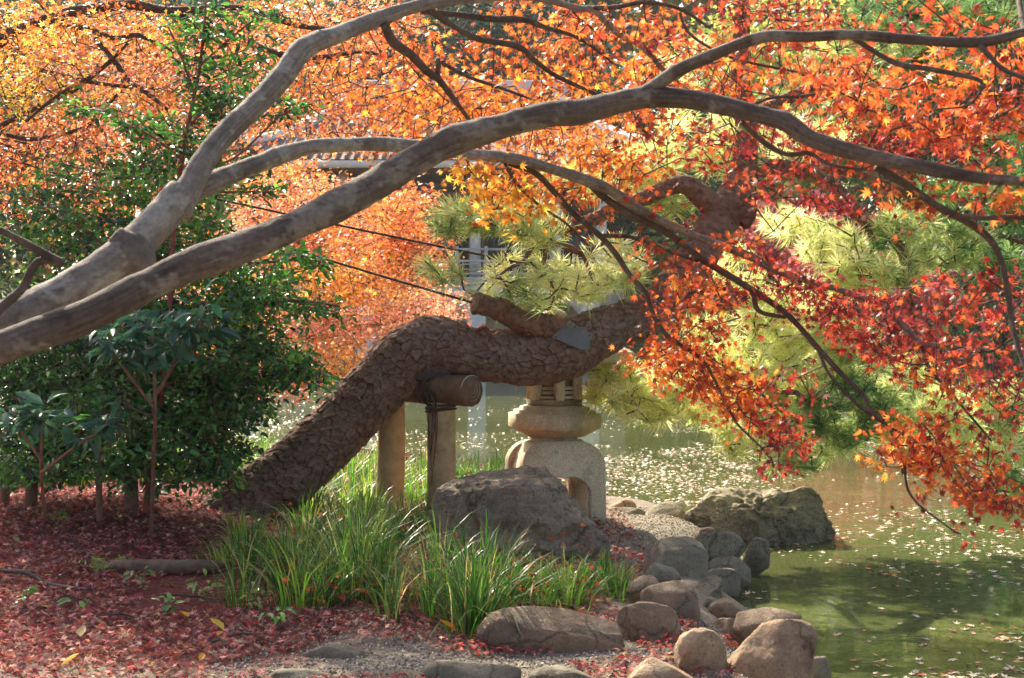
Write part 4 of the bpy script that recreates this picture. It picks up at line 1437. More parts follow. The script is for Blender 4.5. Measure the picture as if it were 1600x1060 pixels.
def build_lantern():
    LD = 10.9
    m = LD / FPX
    cx = (866 - 800) * m
    zf = lambda y: CAM_H - (y - HORIZON) * m
    gz0 = -0.06
    root = empty('stone_lantern', (cx, LD, gz0), 'broad-roofed snow-viewing stone lantern on arched legs behind the leaning pine', 'lantern')
    RT = -79

    def part(name, bm_or_vf, mat, sub=0, bev=0.006, amt=0.004, parent=root, smooth=True, seed=1):
        if isinstance(bm_or_vf, tuple): v, f = bm_or_vf
        else:
            bm = bm_or_vf
            if bev > 0: bmesh.ops.bevel(bm, geom=[e for e in bm.edges if e.is_manifold and e.calc_face_angle(0) > 0.25], offset=bev, segments=2, profile=0.6, affect='EDGES')
            if sub: bmesh.ops.subdivide_edges(bm, edges=[e for e in bm.edges if e.calc_length() > 0.03], cuts=sub, use_grid_fill=True)
            v, f = bm_np(bm)
        v = chip(v, amt, seed)
        me = mesh_np(name, v + np.array([cx, LD, 0]), f, mat, smooth=False)
        return obj(name, me, parent)

    h = zf(686) - gz0 + 0.1
    w = 62 * m
    for k in range(4):
        bm = arch_prism(w * (0.86 if k % 2 else 1.06), h - 0.006 * k, w * 0.66, h * 0.61, w * 0.62, 0.13)
        bmesh.ops.subdivide_edges(bm, edges=[e for e in bm.edges if e.calc_length() > 0.05], cuts=2, use_grid_fill=True)
        v, f = bm_np(bm)
        v = v + np.array([0, -w * 0.78, 0])
        # the shoulders of the arch lean inwards to a dome
        t = np.clip((v[:, 2] - h * 0.55) / (h * 0.45), 0, 1)
        v[:, 1] = v[:, 1] * (1 - 0.35 * t ** 2)
        A = np.array(Matrix.Rotation(R(14 + 90 * k), 3, 'Z'))
        part('arched_leg', (v @ A.T + np.array([0, 0, gz0 - 0.1]), f), granite, amt=0.006, seed=2 + k)
    zt_ = gz0 - 0.1 + h
    part('dome', hexa([(0.13, zt_ - 0.13), (0.165, zt_ - 0.10), (0.165, zt_ - 0.03), (0.15, zt_ + 0.004)], RT), granite, 1, 0.01, 0.004)
    part('neck', hexa([(0.20, zf(690)), (0.185, zf(683)), (0.19, zf(678))], RT), granite_mid, 1, 0.004, 0.003)
    part('platform', hexa([(0.235, zf(681)), (0.245, zf(680)), (0.365, zf(668.5)), (0.376, zf(667)), (0.376, zf(645.5)), (0.335, zf(644)), (0.33, zf(640.5)), (0.29, zf(639.5)), (0.28, zf(635)), (0.225, zf(633))], RT), granite_mid, 0, 0.0035, 0.0025, seed=5)
    # fire box: six corner posts, sills, lintels and recessed panels
    z0, z1 = zf(633.5), zf(568)
    rb = 0.215
    box_part = part('fire_box', join([hexa_np([(rb + 0.008, z0), (rb + 0.008, z0 + 0.05)], RT), hexa_np([(rb + 0.008, z1 - 0.05), (rb + 0.008, z1)], RT), hexa_np([(rb - 0.075, z0 + 0.045), (rb - 0.075, z1 - 0.045)], RT)])[:2], granite, amt=0.002)
    for k in range(6):
        a = R(RT + 60 * k)
        cxk, cyk = math.cos(a) * (rb - 0.022), math.sin(a) * (rb - 0.022)
        bv, bf = box(0, 0, 0, 0.05, 0.06, z1 - z0 - 0.09, 0.005)
        Am = np.array(Matrix.Rotation(a, 3, 'Z'))
        part('corner_post', (bv @ Am.T + np.array([cxk, cyk, (z0 + z1) / 2]), bf), granite, amt=0.002, parent=box_part)
        am = R(RT + 60 * k + 30)
        rin = rb * math.cos(R(30))
        Am = np.array(Matrix.Rotation(am, 3, 'Z'))
        # window frame with a slatted opening
        fr = []
        wv = 0.15
        hv = z1 - z0 - 0.11
        for (yy, zz, sy, sz) in ((0, hv / 2 - 0.012, wv, 0.024), (0, -hv / 2 + 0.012, wv, 0.024), (-wv / 2 + 0.012, 0, 0.024, hv - 0.05), (wv / 2 - 0.012, 0, 0.024, hv - 0.05)):
            q = box(rin - 0.022, yy, zz, 0.028, sy, sz, 0.003)
            fr.append(q)
        for zz in (-hv * 0.28, -hv * 0.12):
            fr.append(box(rin - 0.034, 0, zz, 0.014, wv - 0.05, 0.022, 0.002))
        v, f, _ = join(fr)
        part('window_frame', (v @ Am.T + np.array([0, 0, (z0 + z1) / 2]), f), granite, amt=0.0015, parent=box_part)
    # wide roof
    ze, zt = zf(566), zf(503)
    RR = 0.635
    prof = [(0.23, ze - 0.012), (RR - 0.03, ze + 0.0), (RR, ze + 0.015), (RR + 0.004, ze + 0.085), (RR - 0.03, ze + 0.10), (RR * 0.8, ze + 0.145), (RR * 0.55, ze + 0.20), (RR * 0.33, zt - 0.02), (RR * 0.2, zt)]
    part('roof', hexa(prof, RT), granite, 2, 0.012, 0.006, seed=9)
    pts = [(0.0, 0.001), (0.09, 0.0), (0.1, 0.03), (0.075, 0.05), (0.10, 0.085), (0.085, 0.125), (0.03, 0.17), (0.0, 0.19)]
    V, F = [], []
    ns = 20
    for (rr, zz) in pts:
        for k in range(ns):
            V.append((rr * math.cos(2 * math.pi * k / ns), rr * math.sin(2 * math.pi * k / ns), zt + zz * 0.62))
    for i in range(len(pts) - 1):
        for k in range(ns):
            k2 = (k + 1) % ns
            F += [[i * ns + k, i * ns + k2, (i + 1) * ns + k2], [i * ns + k, (i + 1) * ns + k2, (i + 1) * ns + k]]
    part('finial', (np.array(V), np.array(F)), granite_mid, amt=0.003)


def hexa_np(profile, rot):
    return bm_np(hexa(profile, rot))


build_lantern()

# ------------------------------------------------------------------ rocks
rock_dark = stone_material('dark_volcanic_rock', lin(112, 98, 82), lin(150, 134, 112), lin(176, 160, 136), 0.28, 3.0, 60, 1.0, 0.03, 0.0, 0.85, 1.6, 0.5)
rock_grey = stone_material('grey_pitted_rock', lin(92, 84, 68), lin(148, 138, 114), lin(180, 170, 144), 0.34, 3.5, 70, 1.0, 0.03, 0.0, 0.85, 2.2, 0.6)
rock_tan = stone_material('tan_river_stone', lin(112, 88, 66), lin(166, 138, 108), lin(196, 174, 144), 0.24, 4.5, 80, 0.9, 0.028, 0.5, 0.75)
rock_brown = stone_material('brown_river_stone', lin(92, 74, 58), lin(134, 114, 92), lin(164, 146, 120), 0.22, 4.0, 90, 0.8, 0.024, 0.5, 0.75)
rock_slate = stone_material('grey_green_river_stone', lin(88, 80, 66), lin(124, 116, 96), lin(154, 146, 124), 0.22, 4.0, 90, 0.8, 0.024, 0.5, 0.75)


def hull_rock(points, seed, amp, sub=4, rough=1.0, smooth_it=1, power=1.0):
    """a rock from corner points: convex hull, subdivided, rounded and roughened"""
    bm = bmesh.new()
    for p in points: bm.verts.new(p)
    r = bmesh.ops.convex_hull(bm, input=bm.verts[:])
    bmesh.ops.delete(bm, geom=[e for e in r['geom_interior'] if isinstance(e, bmesh.types.BMVert)], context='VERTS')
    bmesh.ops.triangulate(bm, faces=bm.faces[:])
    for k in range(sub):
        bmesh.ops.subdivide_edges(bm, edges=bm.edges[:], cuts=1, use_grid_fill=True)
        bmesh.ops.triangulate(bm, faces=bm.faces[:])
        for _ in range(smooth_it if 0 < k < 2 else 0):
            bmesh.ops.smooth_vert(bm, verts=bm.verts[:], factor=0.2, use_axis_x=True, use_axis_y=True, use_axis_z=True)
    v, f = bm_np(bm)
    c = v.mean(0)
    n = unit(v - c)
    s = float(np.max(v.max(0) - v.min(0)))
    k = fbm(v * (3.2 / s) + seed, 5, seed, 0.55)
    k2 = -np.abs(fbm(v * (7 / s) + seed * 2, 4, seed + 50, 0.55))
    v = v + n * ((k * 0.6 + k2 * 0.7 * rough) * amp)[:, None]
    pts = np.array([list(p) for p in points])
    lo, hi = v.min(0), v.max(0)
    plo, phi = pts.min(0), pts.max(0)
    v = plo + (v - lo) / (hi - lo) * (phi - plo)
    return v, f


def river_stone(px0, px1, py0, py1, D, label, mat, seed, depth=0.8, sink=0.35, sq=0.82, amp=0.10, sub=4, tilt=0.0, cat='stone', group='stones edging the pond', name='edge_stone', flat=1.0):
    """rounded boulder that fills a pixel box at distance D and goes on below the ground"""
    r = np.random.default_rng(seed)
    w = (px1 - px0) * D / FPX / 2
    top = CAM_H - (py0 - HORIZON) * D / FPX
    bot = CAM_H - (py1 - HORIZON) * D / FPX
    h = (top - bot)
    hz = h * (0.5 + sink)
    cx = ((px0 + px1) / 2 - 800) * D / FPX
    bm = bmesh.new()
    bmesh.ops.create_icosphere(bm, subdivisions=sub, radius=1)
    v, f = bm_np(bm)
    v = np.sign(v) * np.abs(v) ** sq
    v[:, 2] = np.where(v[:, 2] > 0, v[:, 2] ** flat, v[:, 2])
    k = fbm(v * 1.1 + seed * 3.7, 4, seed, 0.5)
    k2 = fbm(v * 3.4 + seed, 4, seed + 9, 0.55)
    # a few flattened facets
    for q in range(9):
        nrm = unit(r.normal(size=(1, 3)))[0]
        dd = v @ nrm
        lim = r.uniform(0.58, 0.92)
        v = v - nrm * np.clip(dd - lim, 0, None)[:, None] * 0.86
    k3 = -np.abs(fbm(v * 7.0 + seed * 1.3, 3, seed + 19, 0.6))
    v = v * (1 + amp * k + amp * 0.32 * k2 + amp * 0.16 * k3)[:, None]
    v = v * np.array([1 / np.abs(v[:, 0]).max(), 1 / np.abs(v[:, 1]).max(), 1 / v[:, 2].max()])
    dy = min(w * depth, 0.6)
    v = v * np.array([w, dy, hz])
    if tilt:
        v = v @ np.array(Matrix.Rotation(R(tilt), 3, 'Y')).T
    o = obj(name, mesh_np(name, v, f, mat, smooth=True), None, (cx, D + dy * 0.4, top - hz))
    return tag(o, label, cat, group)


def build_rocks():
    # the big dark rock before the lantern
    d0, d1 = 8.45, 9.25
    pts = []
    for (x, y, d) in [(662, 905, d0 + 0.2), (664, 836, d0 + 0.18), (676, 762, d0 + 0.16), (690, 752, d0 + 0.3), (735, 764, d0 - 0.02), (752, 900, d0 - 0.05), (820, 768, d0 + 0.0), (850, 752, d0 + 0.1), (905, 814, d0 + 0.05), (946, 842, d0 + 0.12),
                      (950, 905, d0 + 0.1), (860, 910, d0 - 0.05), (800, 738, d1 - 0.3), (818, 727, d0 + 0.35), (848, 731, d0 + 0.35), (876, 762, d1 - 0.3), (930, 826, d1 - 0.3), (945, 890, d1), (700, 752, d1 - 0.2), (750, 748, d1 - 0.1), (690, 880, d1), (800, 900, d1 + 0.1)]:
        pts.append(P(x, y, d))
    v, f = hull_rock(pts, 4, 0.06, 5, 1.0, 1)
    c = v.mean(0); c[2] = 0
    tag(obj('boulder', mesh_np('boulder', v - c, f, rock_dark, smooth=True), None, tuple(c)), 'large dark angular rock standing in the grass before the lantern', 'rock')
    # big grey boulder at the water
    e0, e1 = 11.2, 12.0
    pts = []
    for (x, y, d) in [(1066, 808, e0 + 0.2), (1072, 835, e0 + 0.15), (1120, 775, e0 + 0.2), (1150, 760, e0 + 0.35), (1200, 762, e0 + 0.2), (1262, 766, e0 + 0.3), (1285, 785, e0 + 0.3), (1304, 815, e0 + 0.3), (1300, 842, e0 + 0.25), (1262, 870, e0 + 0.1),
                      (1200, 880, e0), (1160, 820, e0 - 0.02), (1140, 870, e0), (1190, 800, e0 - 0.05), (1100, 870, e0 + 0.2), (1140, 764, e1 - 0.2), (1250, 768, e1 - 0.1), (1090, 820, e1), (1296, 830, e1), (1200, 870, e1 + 0.1), (1110, 790, e1 - 0.2)]:
        pts.append(P(x, y, d))
    v, f = hull_rock(pts, 14, 0.09, 5, 1.3, 1)
    c = v.mean(0); c[2] = WATER_Z
    tag(obj('boulder', mesh_np('boulder', v - c, f, rock_grey, smooth=True), None, tuple(c)), 'big pitted grey boulder at the tip of the shore, half in the water', 'rock')
    S = river_stone
    S(1121, 1288, 972, 1085, 5.95, 'large sunlit tan boulder at the lower right water edge', rock_tan, 11, 0.9, 0.25, 0.66, 0.06, 5)
    S(1059, 1146, 982, 1090, 5.75, 'upright rounded brown stone leaning against the large tan boulder', rock_tan, 12, 0.8, 0.2, 0.8, 0.07, 5, -8)
    S(968, 1104, 1030, 1090, 5.5, 'pale rounded stone at the bottom edge below the upright brown one', rock_tan, 13, 0.8, 0.3, 0.8, 0.07)
    S(742, 1000, 953, 1016, 6.2, 'long low stone kerb beside the grass', rock_brown, 14, 0.3, 0.35, 0.68, 0.07, 5, 0)
    S(962, 1070, 942, 995, 6.42, 'flat-topped brown stone at the right end of the long kerb stone', rock_brown, 15, 0.7, 0.3, 0.7, 0.07)
    S(992, 1098, 912, 962, 6.9, 'smooth domed brown stone above the flat-topped one', rock_brown, 16, 0.8, 0.3, 0.85, 0.05)
    S(978, 1052, 902, 942, 7.2, 'reddish brown stone partly hidden by the domed one', rock_brown, 17, 0.8, 0.3, 0.85, 0.05)
    S(1008, 1069, 882, 920, 7.6, 'small pale domed stone between the reddish stone and the dark boulder', rock_slate, 18, 0.8, 0.3, 0.85, 0.05)
    S(998, 1110, 843, 900, 8.05, 'dark grey-green boulder above the row of domed stones', rock_slate, 19, 0.7, 0.3, 0.78, 0.07)
    S(1083, 1166, 831, 884, 9.6, 'pale grey block with a shaded underside left of the yellowish one', rock_grey, 20, 0.6, 0.25, 0.62, 0.08)
    S(1160, 1204, 841, 884, 9.9, 'small yellowish block at the water below the big grey boulder', rock_grey, 21, 0.7, 0.3, 0.6, 0.06)
    S(1108, 1176, 872, 900, 9.4, 'wet grey footing stone under the pale grey block', rock_slate, 22, 0.7, 0.4, 0.7, 0.07)
    S(1090, 1160, 889, 922, 9.0, 'flat dark wet slab lying at the water line', rock_slate, 23, 0.7, 0.3, 0.7, 0.06)
    S(1060, 1104, 884, 945, 8.0, 'narrow grey stone under the dark grey-green boulder', rock_slate, 24, 0.8, 0.3, 0.75, 0.06)
    S(1062, 1098, 947, 980, 6.9, 'small dark wedge stone between the flat-topped and purple-brown stones', rock_slate, 25, 0.8, 0.3, 0.7, 0.06)
    S(1103, 1178, 937, 985, 7.2, 'purple-brown domed stone with fallen leaves beside it', rock_brown, 26, 0.8, 0.3, 0.85, 0.05)
    S(1148, 1256, 952, 995, 6.8, 'low brown stone right behind the large tan boulder', rock_brown, 27, 0.6, 0.3, 0.8, 0.06)
    S(1256, 1304, 1026, 1066, 6.3, 'small grey stone in the water at the foot of the large tan boulder', rock_slate, 128, 0.9, 0.5, 0.95, 0.05)
    S(660, 818, 1035, 1085, 5.65, 'flat grey stepping stone at the bottom edge, right of the middle', rock_slate, 29, 0.5, 0.2, 0.7, 0.06)
    S(825, 930, 1045, 1085, 5.6, 'flat grey stone at the bottom edge beside the stepping stone', rock_slate, 30, 0.6, 0.2, 0.7, 0.06)
    S(462, 592, 1004, 1042, 6.1, 'low grey kerb stone at the edge of the red leaves', rock_slate, 31, 0.45, 0.3, 0.7, 0.06)
    S(20, 206, 1049, 1090, 5.75, 'dark flat stone at the bottom left corner', rock_slate, 32, 0.4, 0.2, 0.75, 0.06)
    S(388, 520, 1049, 1085, 5.7, 'dark flat stone at the bottom edge below the low kerb stone', rock_slate, 33, 0.45, 0.2, 0.75, 0.06)
    S(942, 1014, 794, 820, 11.3, 'flat sunlit slab on the shore right of the lantern leg', rock_grey, 34, 0.6, 0.3, 0.7, 0.05)
    S(944, 996, 780, 800, 12.3, 'low tan stone behind the sunlit slab', rock_tan, 35, 0.6, 0.4, 0.8, 0.05)
    S(998, 1078, 786, 818, 11.9, 'flat-topped stone between the sunlit slab and the big grey boulder', rock_grey, 36, 0.6, 0.3, 0.65, 0.06)
    S(1092, 1120, 824, 836, 10.3, 'pebble-sized stone on the gravel before the big grey boulder', rock_brown, 37, 0.8, 0.3, 0.85, 0.05, 3)
    S(1078, 1142, 903, 962, 7.6, 'wet grey stone low between the domed stone and the water', rock_slate, 41, 0.9, 0.4, 0.75, 0.07)
    S(1108, 1162, 966, 1004, 6.95, 'small brown stone wedged between the purple-brown and the upright brown stone', rock_brown, 42, 0.9, 0.4, 0.75, 0.07)
    S(1090, 1136, 934, 978, 7.3, 'little grey stone at the water side of the dark wedge stone', rock_slate, 43, 0.9, 0.4, 0.8, 0.06)


build_rocks()
# ------------------------------------------------------------------ the maple whose boughs fill the upper frame
def maple_bark(name, c1, c2, c3):
    m, n, l, b = mat_new(name)
    tc = n.new('ShaderNodeTexCoord')
    n1 = noise_node(n, l, 7, 8, 0.65, vec=tc.outputs['Object'])
    r1 = ramp(n, [(0.3, c1), (0.52, c2), (0.72, c3)])
    l.new(n1.outputs['Fac'], r1.inputs[0])
    n2 = noise_node(n, l, 60, 6, 0.7, vec=tc.outputs['Object'])
    mr = n.new('ShaderNodeMapRange')
    mr.inputs['From Min'].default_value = 0.3; mr.inputs['From Max'].default_value = 0.7
    mr.inputs['To Min'].default_value = 0.72; mr.inputs['To Max'].default_value = 1.25
    l.new(n2.outputs['Fac'], mr.inputs['Value'])
    mul = n.new('ShaderNodeVectorMath'); mul.operation = 'MULTIPLY'
    l.new(r1.outputs[0], mul.inputs[0]); l.new(mr.outputs[0], mul.inputs[1])
    # pale lichen blotches
    n3 = noise_node(n, l, 17, 8, 0.75, vec=tc.outputs['Object'])
    r3 = ramp(n, [(0.56, (0, 0, 0)), (0.68, (0.55, 0.55, 0.55))])
    l.new(n3.outputs['Fac'], r3.inputs[0])
    mx = n.new('ShaderNodeMix'); mx.data_type = 'RGBA'
    l.new(r3.outputs[0], mx.inputs['Factor']); l.new(mul.outputs[0], mx.inputs['A'])
    mx.inputs['B'].default_value = (*lin(136, 130, 114), 1)
    l.new(mx.outputs['Result'], b.inputs['Base Color'])
    b.inputs['Roughness'].default_value = 0.82
    b.inputs['Specular IOR Level'].default_value = 0.25
    o1 = add_bump(n, l, b, n1.outputs['Fac'], 0.6, 0.02)
    add_bump(n, l, b, n2.outputs['Fac'], 0.8, 0.006, prev=o1)
    return m


bark_maple = maple_bark('maple_bark', lin(66, 55, 46), lin(92, 78, 66), lin(112, 98, 84))
bark_maple_pale = maple_bark('maple_pale_bark', lin(92, 82, 72), lin(122, 112, 100), lin(146, 136, 122))

TONE_DARK = (lin(70, 58, 50), lin(116, 101, 88), lin(146, 136, 120))
TONE_PALE = (lin(98, 88, 78), lin(150, 140, 126), lin(172, 166, 150))
LIMB_A = [(-560, 800, 100, 3.5), (-300, 690, 84, 3.45), (-120, 600, 66, 3.4), (0, 545, 54, 3.42), (100, 497, 52, 3.48), (200, 452, 50, 3.55), (290, 418, 48, 3.62), (335, 403, 50, 3.65), (430, 367, 46, 3.75), (520, 325, 45, 3.85), (600, 281, 44, 3.95), (670, 240, 43, 4.0),
          (712, 222, 45, 4.03), (780, 203, 39, 4.06), (850, 181, 37, 4.1), (905, 174, 37, 4.1), (960, 160, 34, 4.1), (1010, 152, 33, 4.1), (1070, 156, 29, 4.1), (1128, 167, 28, 4.08), (1196, 183, 27, 4.05), (1223, 190, 29, 4.03), (1264, 217, 25, 4.0), (1349, 245, 23, 3.95), (1434, 264, 20, 3.9), (1529, 281, 18, 3.85), (1600, 286, 17, 3.8), (1720, 300, 14, 3.75), (1840, 330, 9, 3.7)]
LIMB_A2 = [(985, 160, 26, 4.1), (1030, 131, 21, 4.08), (1062, 108, 20, 4.05), (1125, 80, 18, 4.0), (1192, 57, 18, 3.95), (1260, 57, 17, 3.9), (1332, 54, 17, 3.85), (1430, 62, 16, 3.8), (1532, 66, 17, 3.75), (1600, 52, 15, 3.7), (1700, 30, 11, 3.6)]
LIMB_B = [(-560, 780, 90, 3.6), (-300, 660, 84, 3.6), (-120, 560, 74, 3.62), (0, 500, 66, 3.7), (65, 472, 62, 3.75), (136, 430, 60, 3.8), (204, 390, 62, 3.86), (255, 345, 54, 3.92), (290, 303, 52, 3.97)]
LIMB_B1 = [(275, 325, 46, 3.95), (306, 275, 39, 4.0), (340, 231, 37, 4.06), (391, 180, 36, 4.15), (442, 119, 36, 4.25), (470, 80, 38, 4.3), (500, 66, 31, 4.35), (530, 56, 26, 4.4), (581, 37, 24, 4.5), (666, 10, 20, 4.6), (734, 1, 15, 4.7), (800, -5, 12, 4.8), (853, 0, 10, 4.85), (905, 12, 9, 4.9), (931, 15, 9, 4.9), (965, 51, 8, 4.95), (1006, 75, 8, 5.0), (1040, 112, 8, 5.05), (1080, 145, 6, 5.1), (1130, 180, 4, 5.1)]
LIMB_B2 = [(280, 318, 40, 3.98), (318, 293, 35, 4.05), (357, 273, 31, 4.12), (425, 245, 27, 4.22), (476, 232, 24, 4.3), (540, 229, 22, 4.4), (598, 225, 20, 4.5), (666, 228, 18, 4.55), (724, 238, 16, 4.6), (802, 246, 17, 4.7), (870, 267, 17, 4.8), (920, 285, 17, 4.88), (955, 300, 15, 4.93), (1005, 332, 14, 5.0), (1060, 358, 12, 5.05), (1128, 384, 12, 5.1), (1172, 401, 12, 5.1), (1213, 423, 11, 5.1), (1264, 440, 10, 5.1), (1315, 455, 10, 5.1), (1372, 477, 10, 5.1), (1400, 500, 10, 5.05), (1440, 535, 9, 5.0), (1485, 542, 8, 4.95), (1532, 547, 5, 4.9)]
BRANCHES = [
    [(925, 288, 14, 4.9), (945, 308, 12, 4.95), (990, 338, 12, 5.0), (1040, 362, 11, 5.05), (1094, 401, 11, 5.08), (1138, 428, 10, 5.1), (1179, 455, 10, 5.1), (1230, 493, 9, 5.1), (1277, 544, 8, 5.05), (1311, 581, 8, 5.0), (1349, 618, 7, 4.95), (1359, 642, 6, 4.9), (1386, 666, 6, 4.85), (1410, 710, 5, 4.8), (1417, 761, 4, 4.75), (1434, 788, 4, 4.7), (1461, 809, 3, 4.7), (1498, 836, 2.4, 4.65)],
    [(1279, 548, 6, 5.05), (1298, 588, 5, 5.0), (1332, 625, 5, 4.95), (1366, 652, 4, 4.9), (1430, 690, 4, 4.8), (1500, 730, 3, 4.7), (1560, 790, 2.4, 4.6)],
    [(1177, 456, 8, 5.1), (1180, 475, 8, 5.08), (1190, 488, 7, 5.05), (1228, 496, 6, 5.05)],
    [(795, 255, 10, 4.72), (836, 272, 10, 4.8), (870, 306, 9, 4.85), (897, 336, 9, 4.9), (938, 370, 9, 4.95), (965, 401, 9, 5.0), (985, 431, 8, 5.0), (1009, 459, 8, 5.0), (1022, 496, 8, 5.0), (1043, 527, 7, 5.0), (1070, 544, 6, 5.0), (1101, 567, 5, 5.0), (1124, 608, 5, 5.0), (1148, 656, 4, 5.0), (1165, 676, 3.4, 5.0), (1195, 705, 2.6, 5.0)],
    [(936, 368, 6, 4.95), (988, 371, 6, 5.0), (1040, 391, 5, 5.05), (1090, 408, 4, 5.1)],
    [(788, 252, 5, 4.7), (800, 276, 5, 4.72), (825, 306, 5, 4.75), (855, 330, 4.5, 4.8), (885, 350, 4, 4.85), (920, 385, 3, 4.9)],
    [(1372, 262, 14, 3.95), (1417, 289, 14, 4.0), (1468, 323, 12, 4.05), (1515, 348, 11, 4.1), (1549, 377, 10, 4.1), (1566, 415, 9, 4.1), (1573, 452, 9, 4.1), (1580, 496, 8, 4.1), (1586, 527, 7, 4.05), (1600, 567, 6, 4.0), (1630, 640, 4, 3.95)],
    [(1490, 335, 8, 4.07), (1540, 340, 8, 4.0), (1600, 340, 7, 3.95), (1680, 345, 5, 3.9)],
    [(1158, 190, 8, 4.08), (1196, 224, 8, 4.15), (1230, 241, 7, 4.2), (1264, 239, 6, 4.25), (1298, 258, 5, 4.3), (1355, 266, 4, 4.3)],
    [(1335, 60, 9, 3.86), (1400, 98, 9, 3.85), (1457, 109, 8, 3.8), (1532, 127, 7, 3.75), (1528, 150, 4, 3.72), (1510, 166, 3, 3.72), (1460, 172, 2.5, 3.72)],
    [(1529, 70, 8, 3.75), (1563, 105, 7, 3.7), (1600, 122, 6, 3.65), (1660, 150, 4, 3.6)],
    [(598, 40, 14, 4.5), (612, 68, 15, 4.55), (642, 88, 14, 4.6), (666, 112, 14, 4.65), (686, 126, 11, 4.7), (707, 153, 8, 4.75), (727, 180, 6, 4.8), (747, 206, 4, 4.85)],
    [(683, 122, 8, 4.7), (685, 105, 8, 4.68), (684, 92, 7, 4.66)],
    [(688, 98, 6, 4.7), (734, 122, 6, 4.8), (785, 139, 5, 4.9), (860, 167, 3, 5.0)],
    [(666, 14, 10, 4.6), (707, 41, 9, 4.7), (747, 61, 9, 4.75), (809, 73, 9, 4.8), (836, 95, 8, 4.85), (870, 119, 7, 4.9), (945, 153, 5, 4.95)],
    [(660, 18, 9, 4.6), (710, 22, 9, 4.7), (768, 29, 10, 4.75), (819, 31, 8, 4.8), (853, 44, 7, 4.85), (904, 61, 5, 4.9), (960, 100, 3, 5)],
    [(925, 14, 8, 4.9), (965, 12, 7, 4.85), (1006, 5, 6, 4.8), (1060, 15, 5, 4.8), (1110, 45, 4, 4.8)],
    [(1062, 20, 5, 4.8), (1075, 50, 5, 4.8), (1110, 75, 4, 4.8), (1160, 95, 4, 4.8), (1270, 118, 3.4, 4.8), (1330, 132, 3, 4.8), (1380, 148, 2, 4.8)],
    [(1440, 538, 6, 5.0), (1454, 578, 6, 4.95), (1481, 608, 5, 4.9), (1512, 645, 4, 4.85), (1550, 690, 3, 4.8)],
    [(0, 357, 11, 3.55), (40, 378, 12, 3.58), (72, 396, 13, 3.6), (98, 411, 15, 3.62)],
    [(-60, 540, 18, 3.5), (0, 482, 15, 3.55), (34, 452, 13, 3.58), (52, 418, 13, 3.6), (70, 408, 12, 3.6), (98, 411, 12, 3.62)],
    [(1150, 178, 6, 4.1), (1200, 155, 5, 4.3), (1260, 150, 5, 4.4), (1300, 138, 4, 4.5), (1350, 120, 3, 4.5)],
    [(853, -2, 9, 4.85), (900, -60, 9, 5.0), (1000, -130, 8, 5.2), (1160, -180, 6, 5.4)],
    [(640, 14, 14, 4.55), (600, -60, 13, 4.8), (500, -140, 11, 5.1), (300, -190, 8, 5.4)],
    [(1600, 50, 10, 3.7), (1580, -40, 8, 4.0), (1520, -100, 6, 4.3), (1380, -130, 5, 4.6)],
]
# leaf masses: cx, cy, rx, ry, angle, D near, D far, clusters, palette
O_, RO, RD, CR, YE, BR = 'orange', 'red-orange', 'red', 'crimson', 'yellow', 'bright'
MAPLE_PAL = {
    'orange': [lin(202, 116, 50), lin(212, 132, 56), lin(176, 86, 44), lin(220, 150, 66)],
    'red-orange': [lin(206, 104, 52), lin(184, 80, 46), lin(216, 130, 60), lin(150, 62, 44)],
    'red': [lin(188, 74, 50), lin(160, 56, 48), lin(206, 100, 56), lin(128, 46, 46)],
    'crimson': [lin(148, 56, 56), lin(120, 46, 52), lin(170, 72, 60), lin(186, 92, 64)],  # dark reds hold the shade among the leaves as colour
    'yellow': [lin(234, 180, 66), lin(226, 158, 56), lin(240, 198, 90), lin(214, 134, 52)],
    'bright': [lin(222, 108, 58), lin(232, 128, 62), lin(206, 88, 52), lin(236, 148, 76)],
}
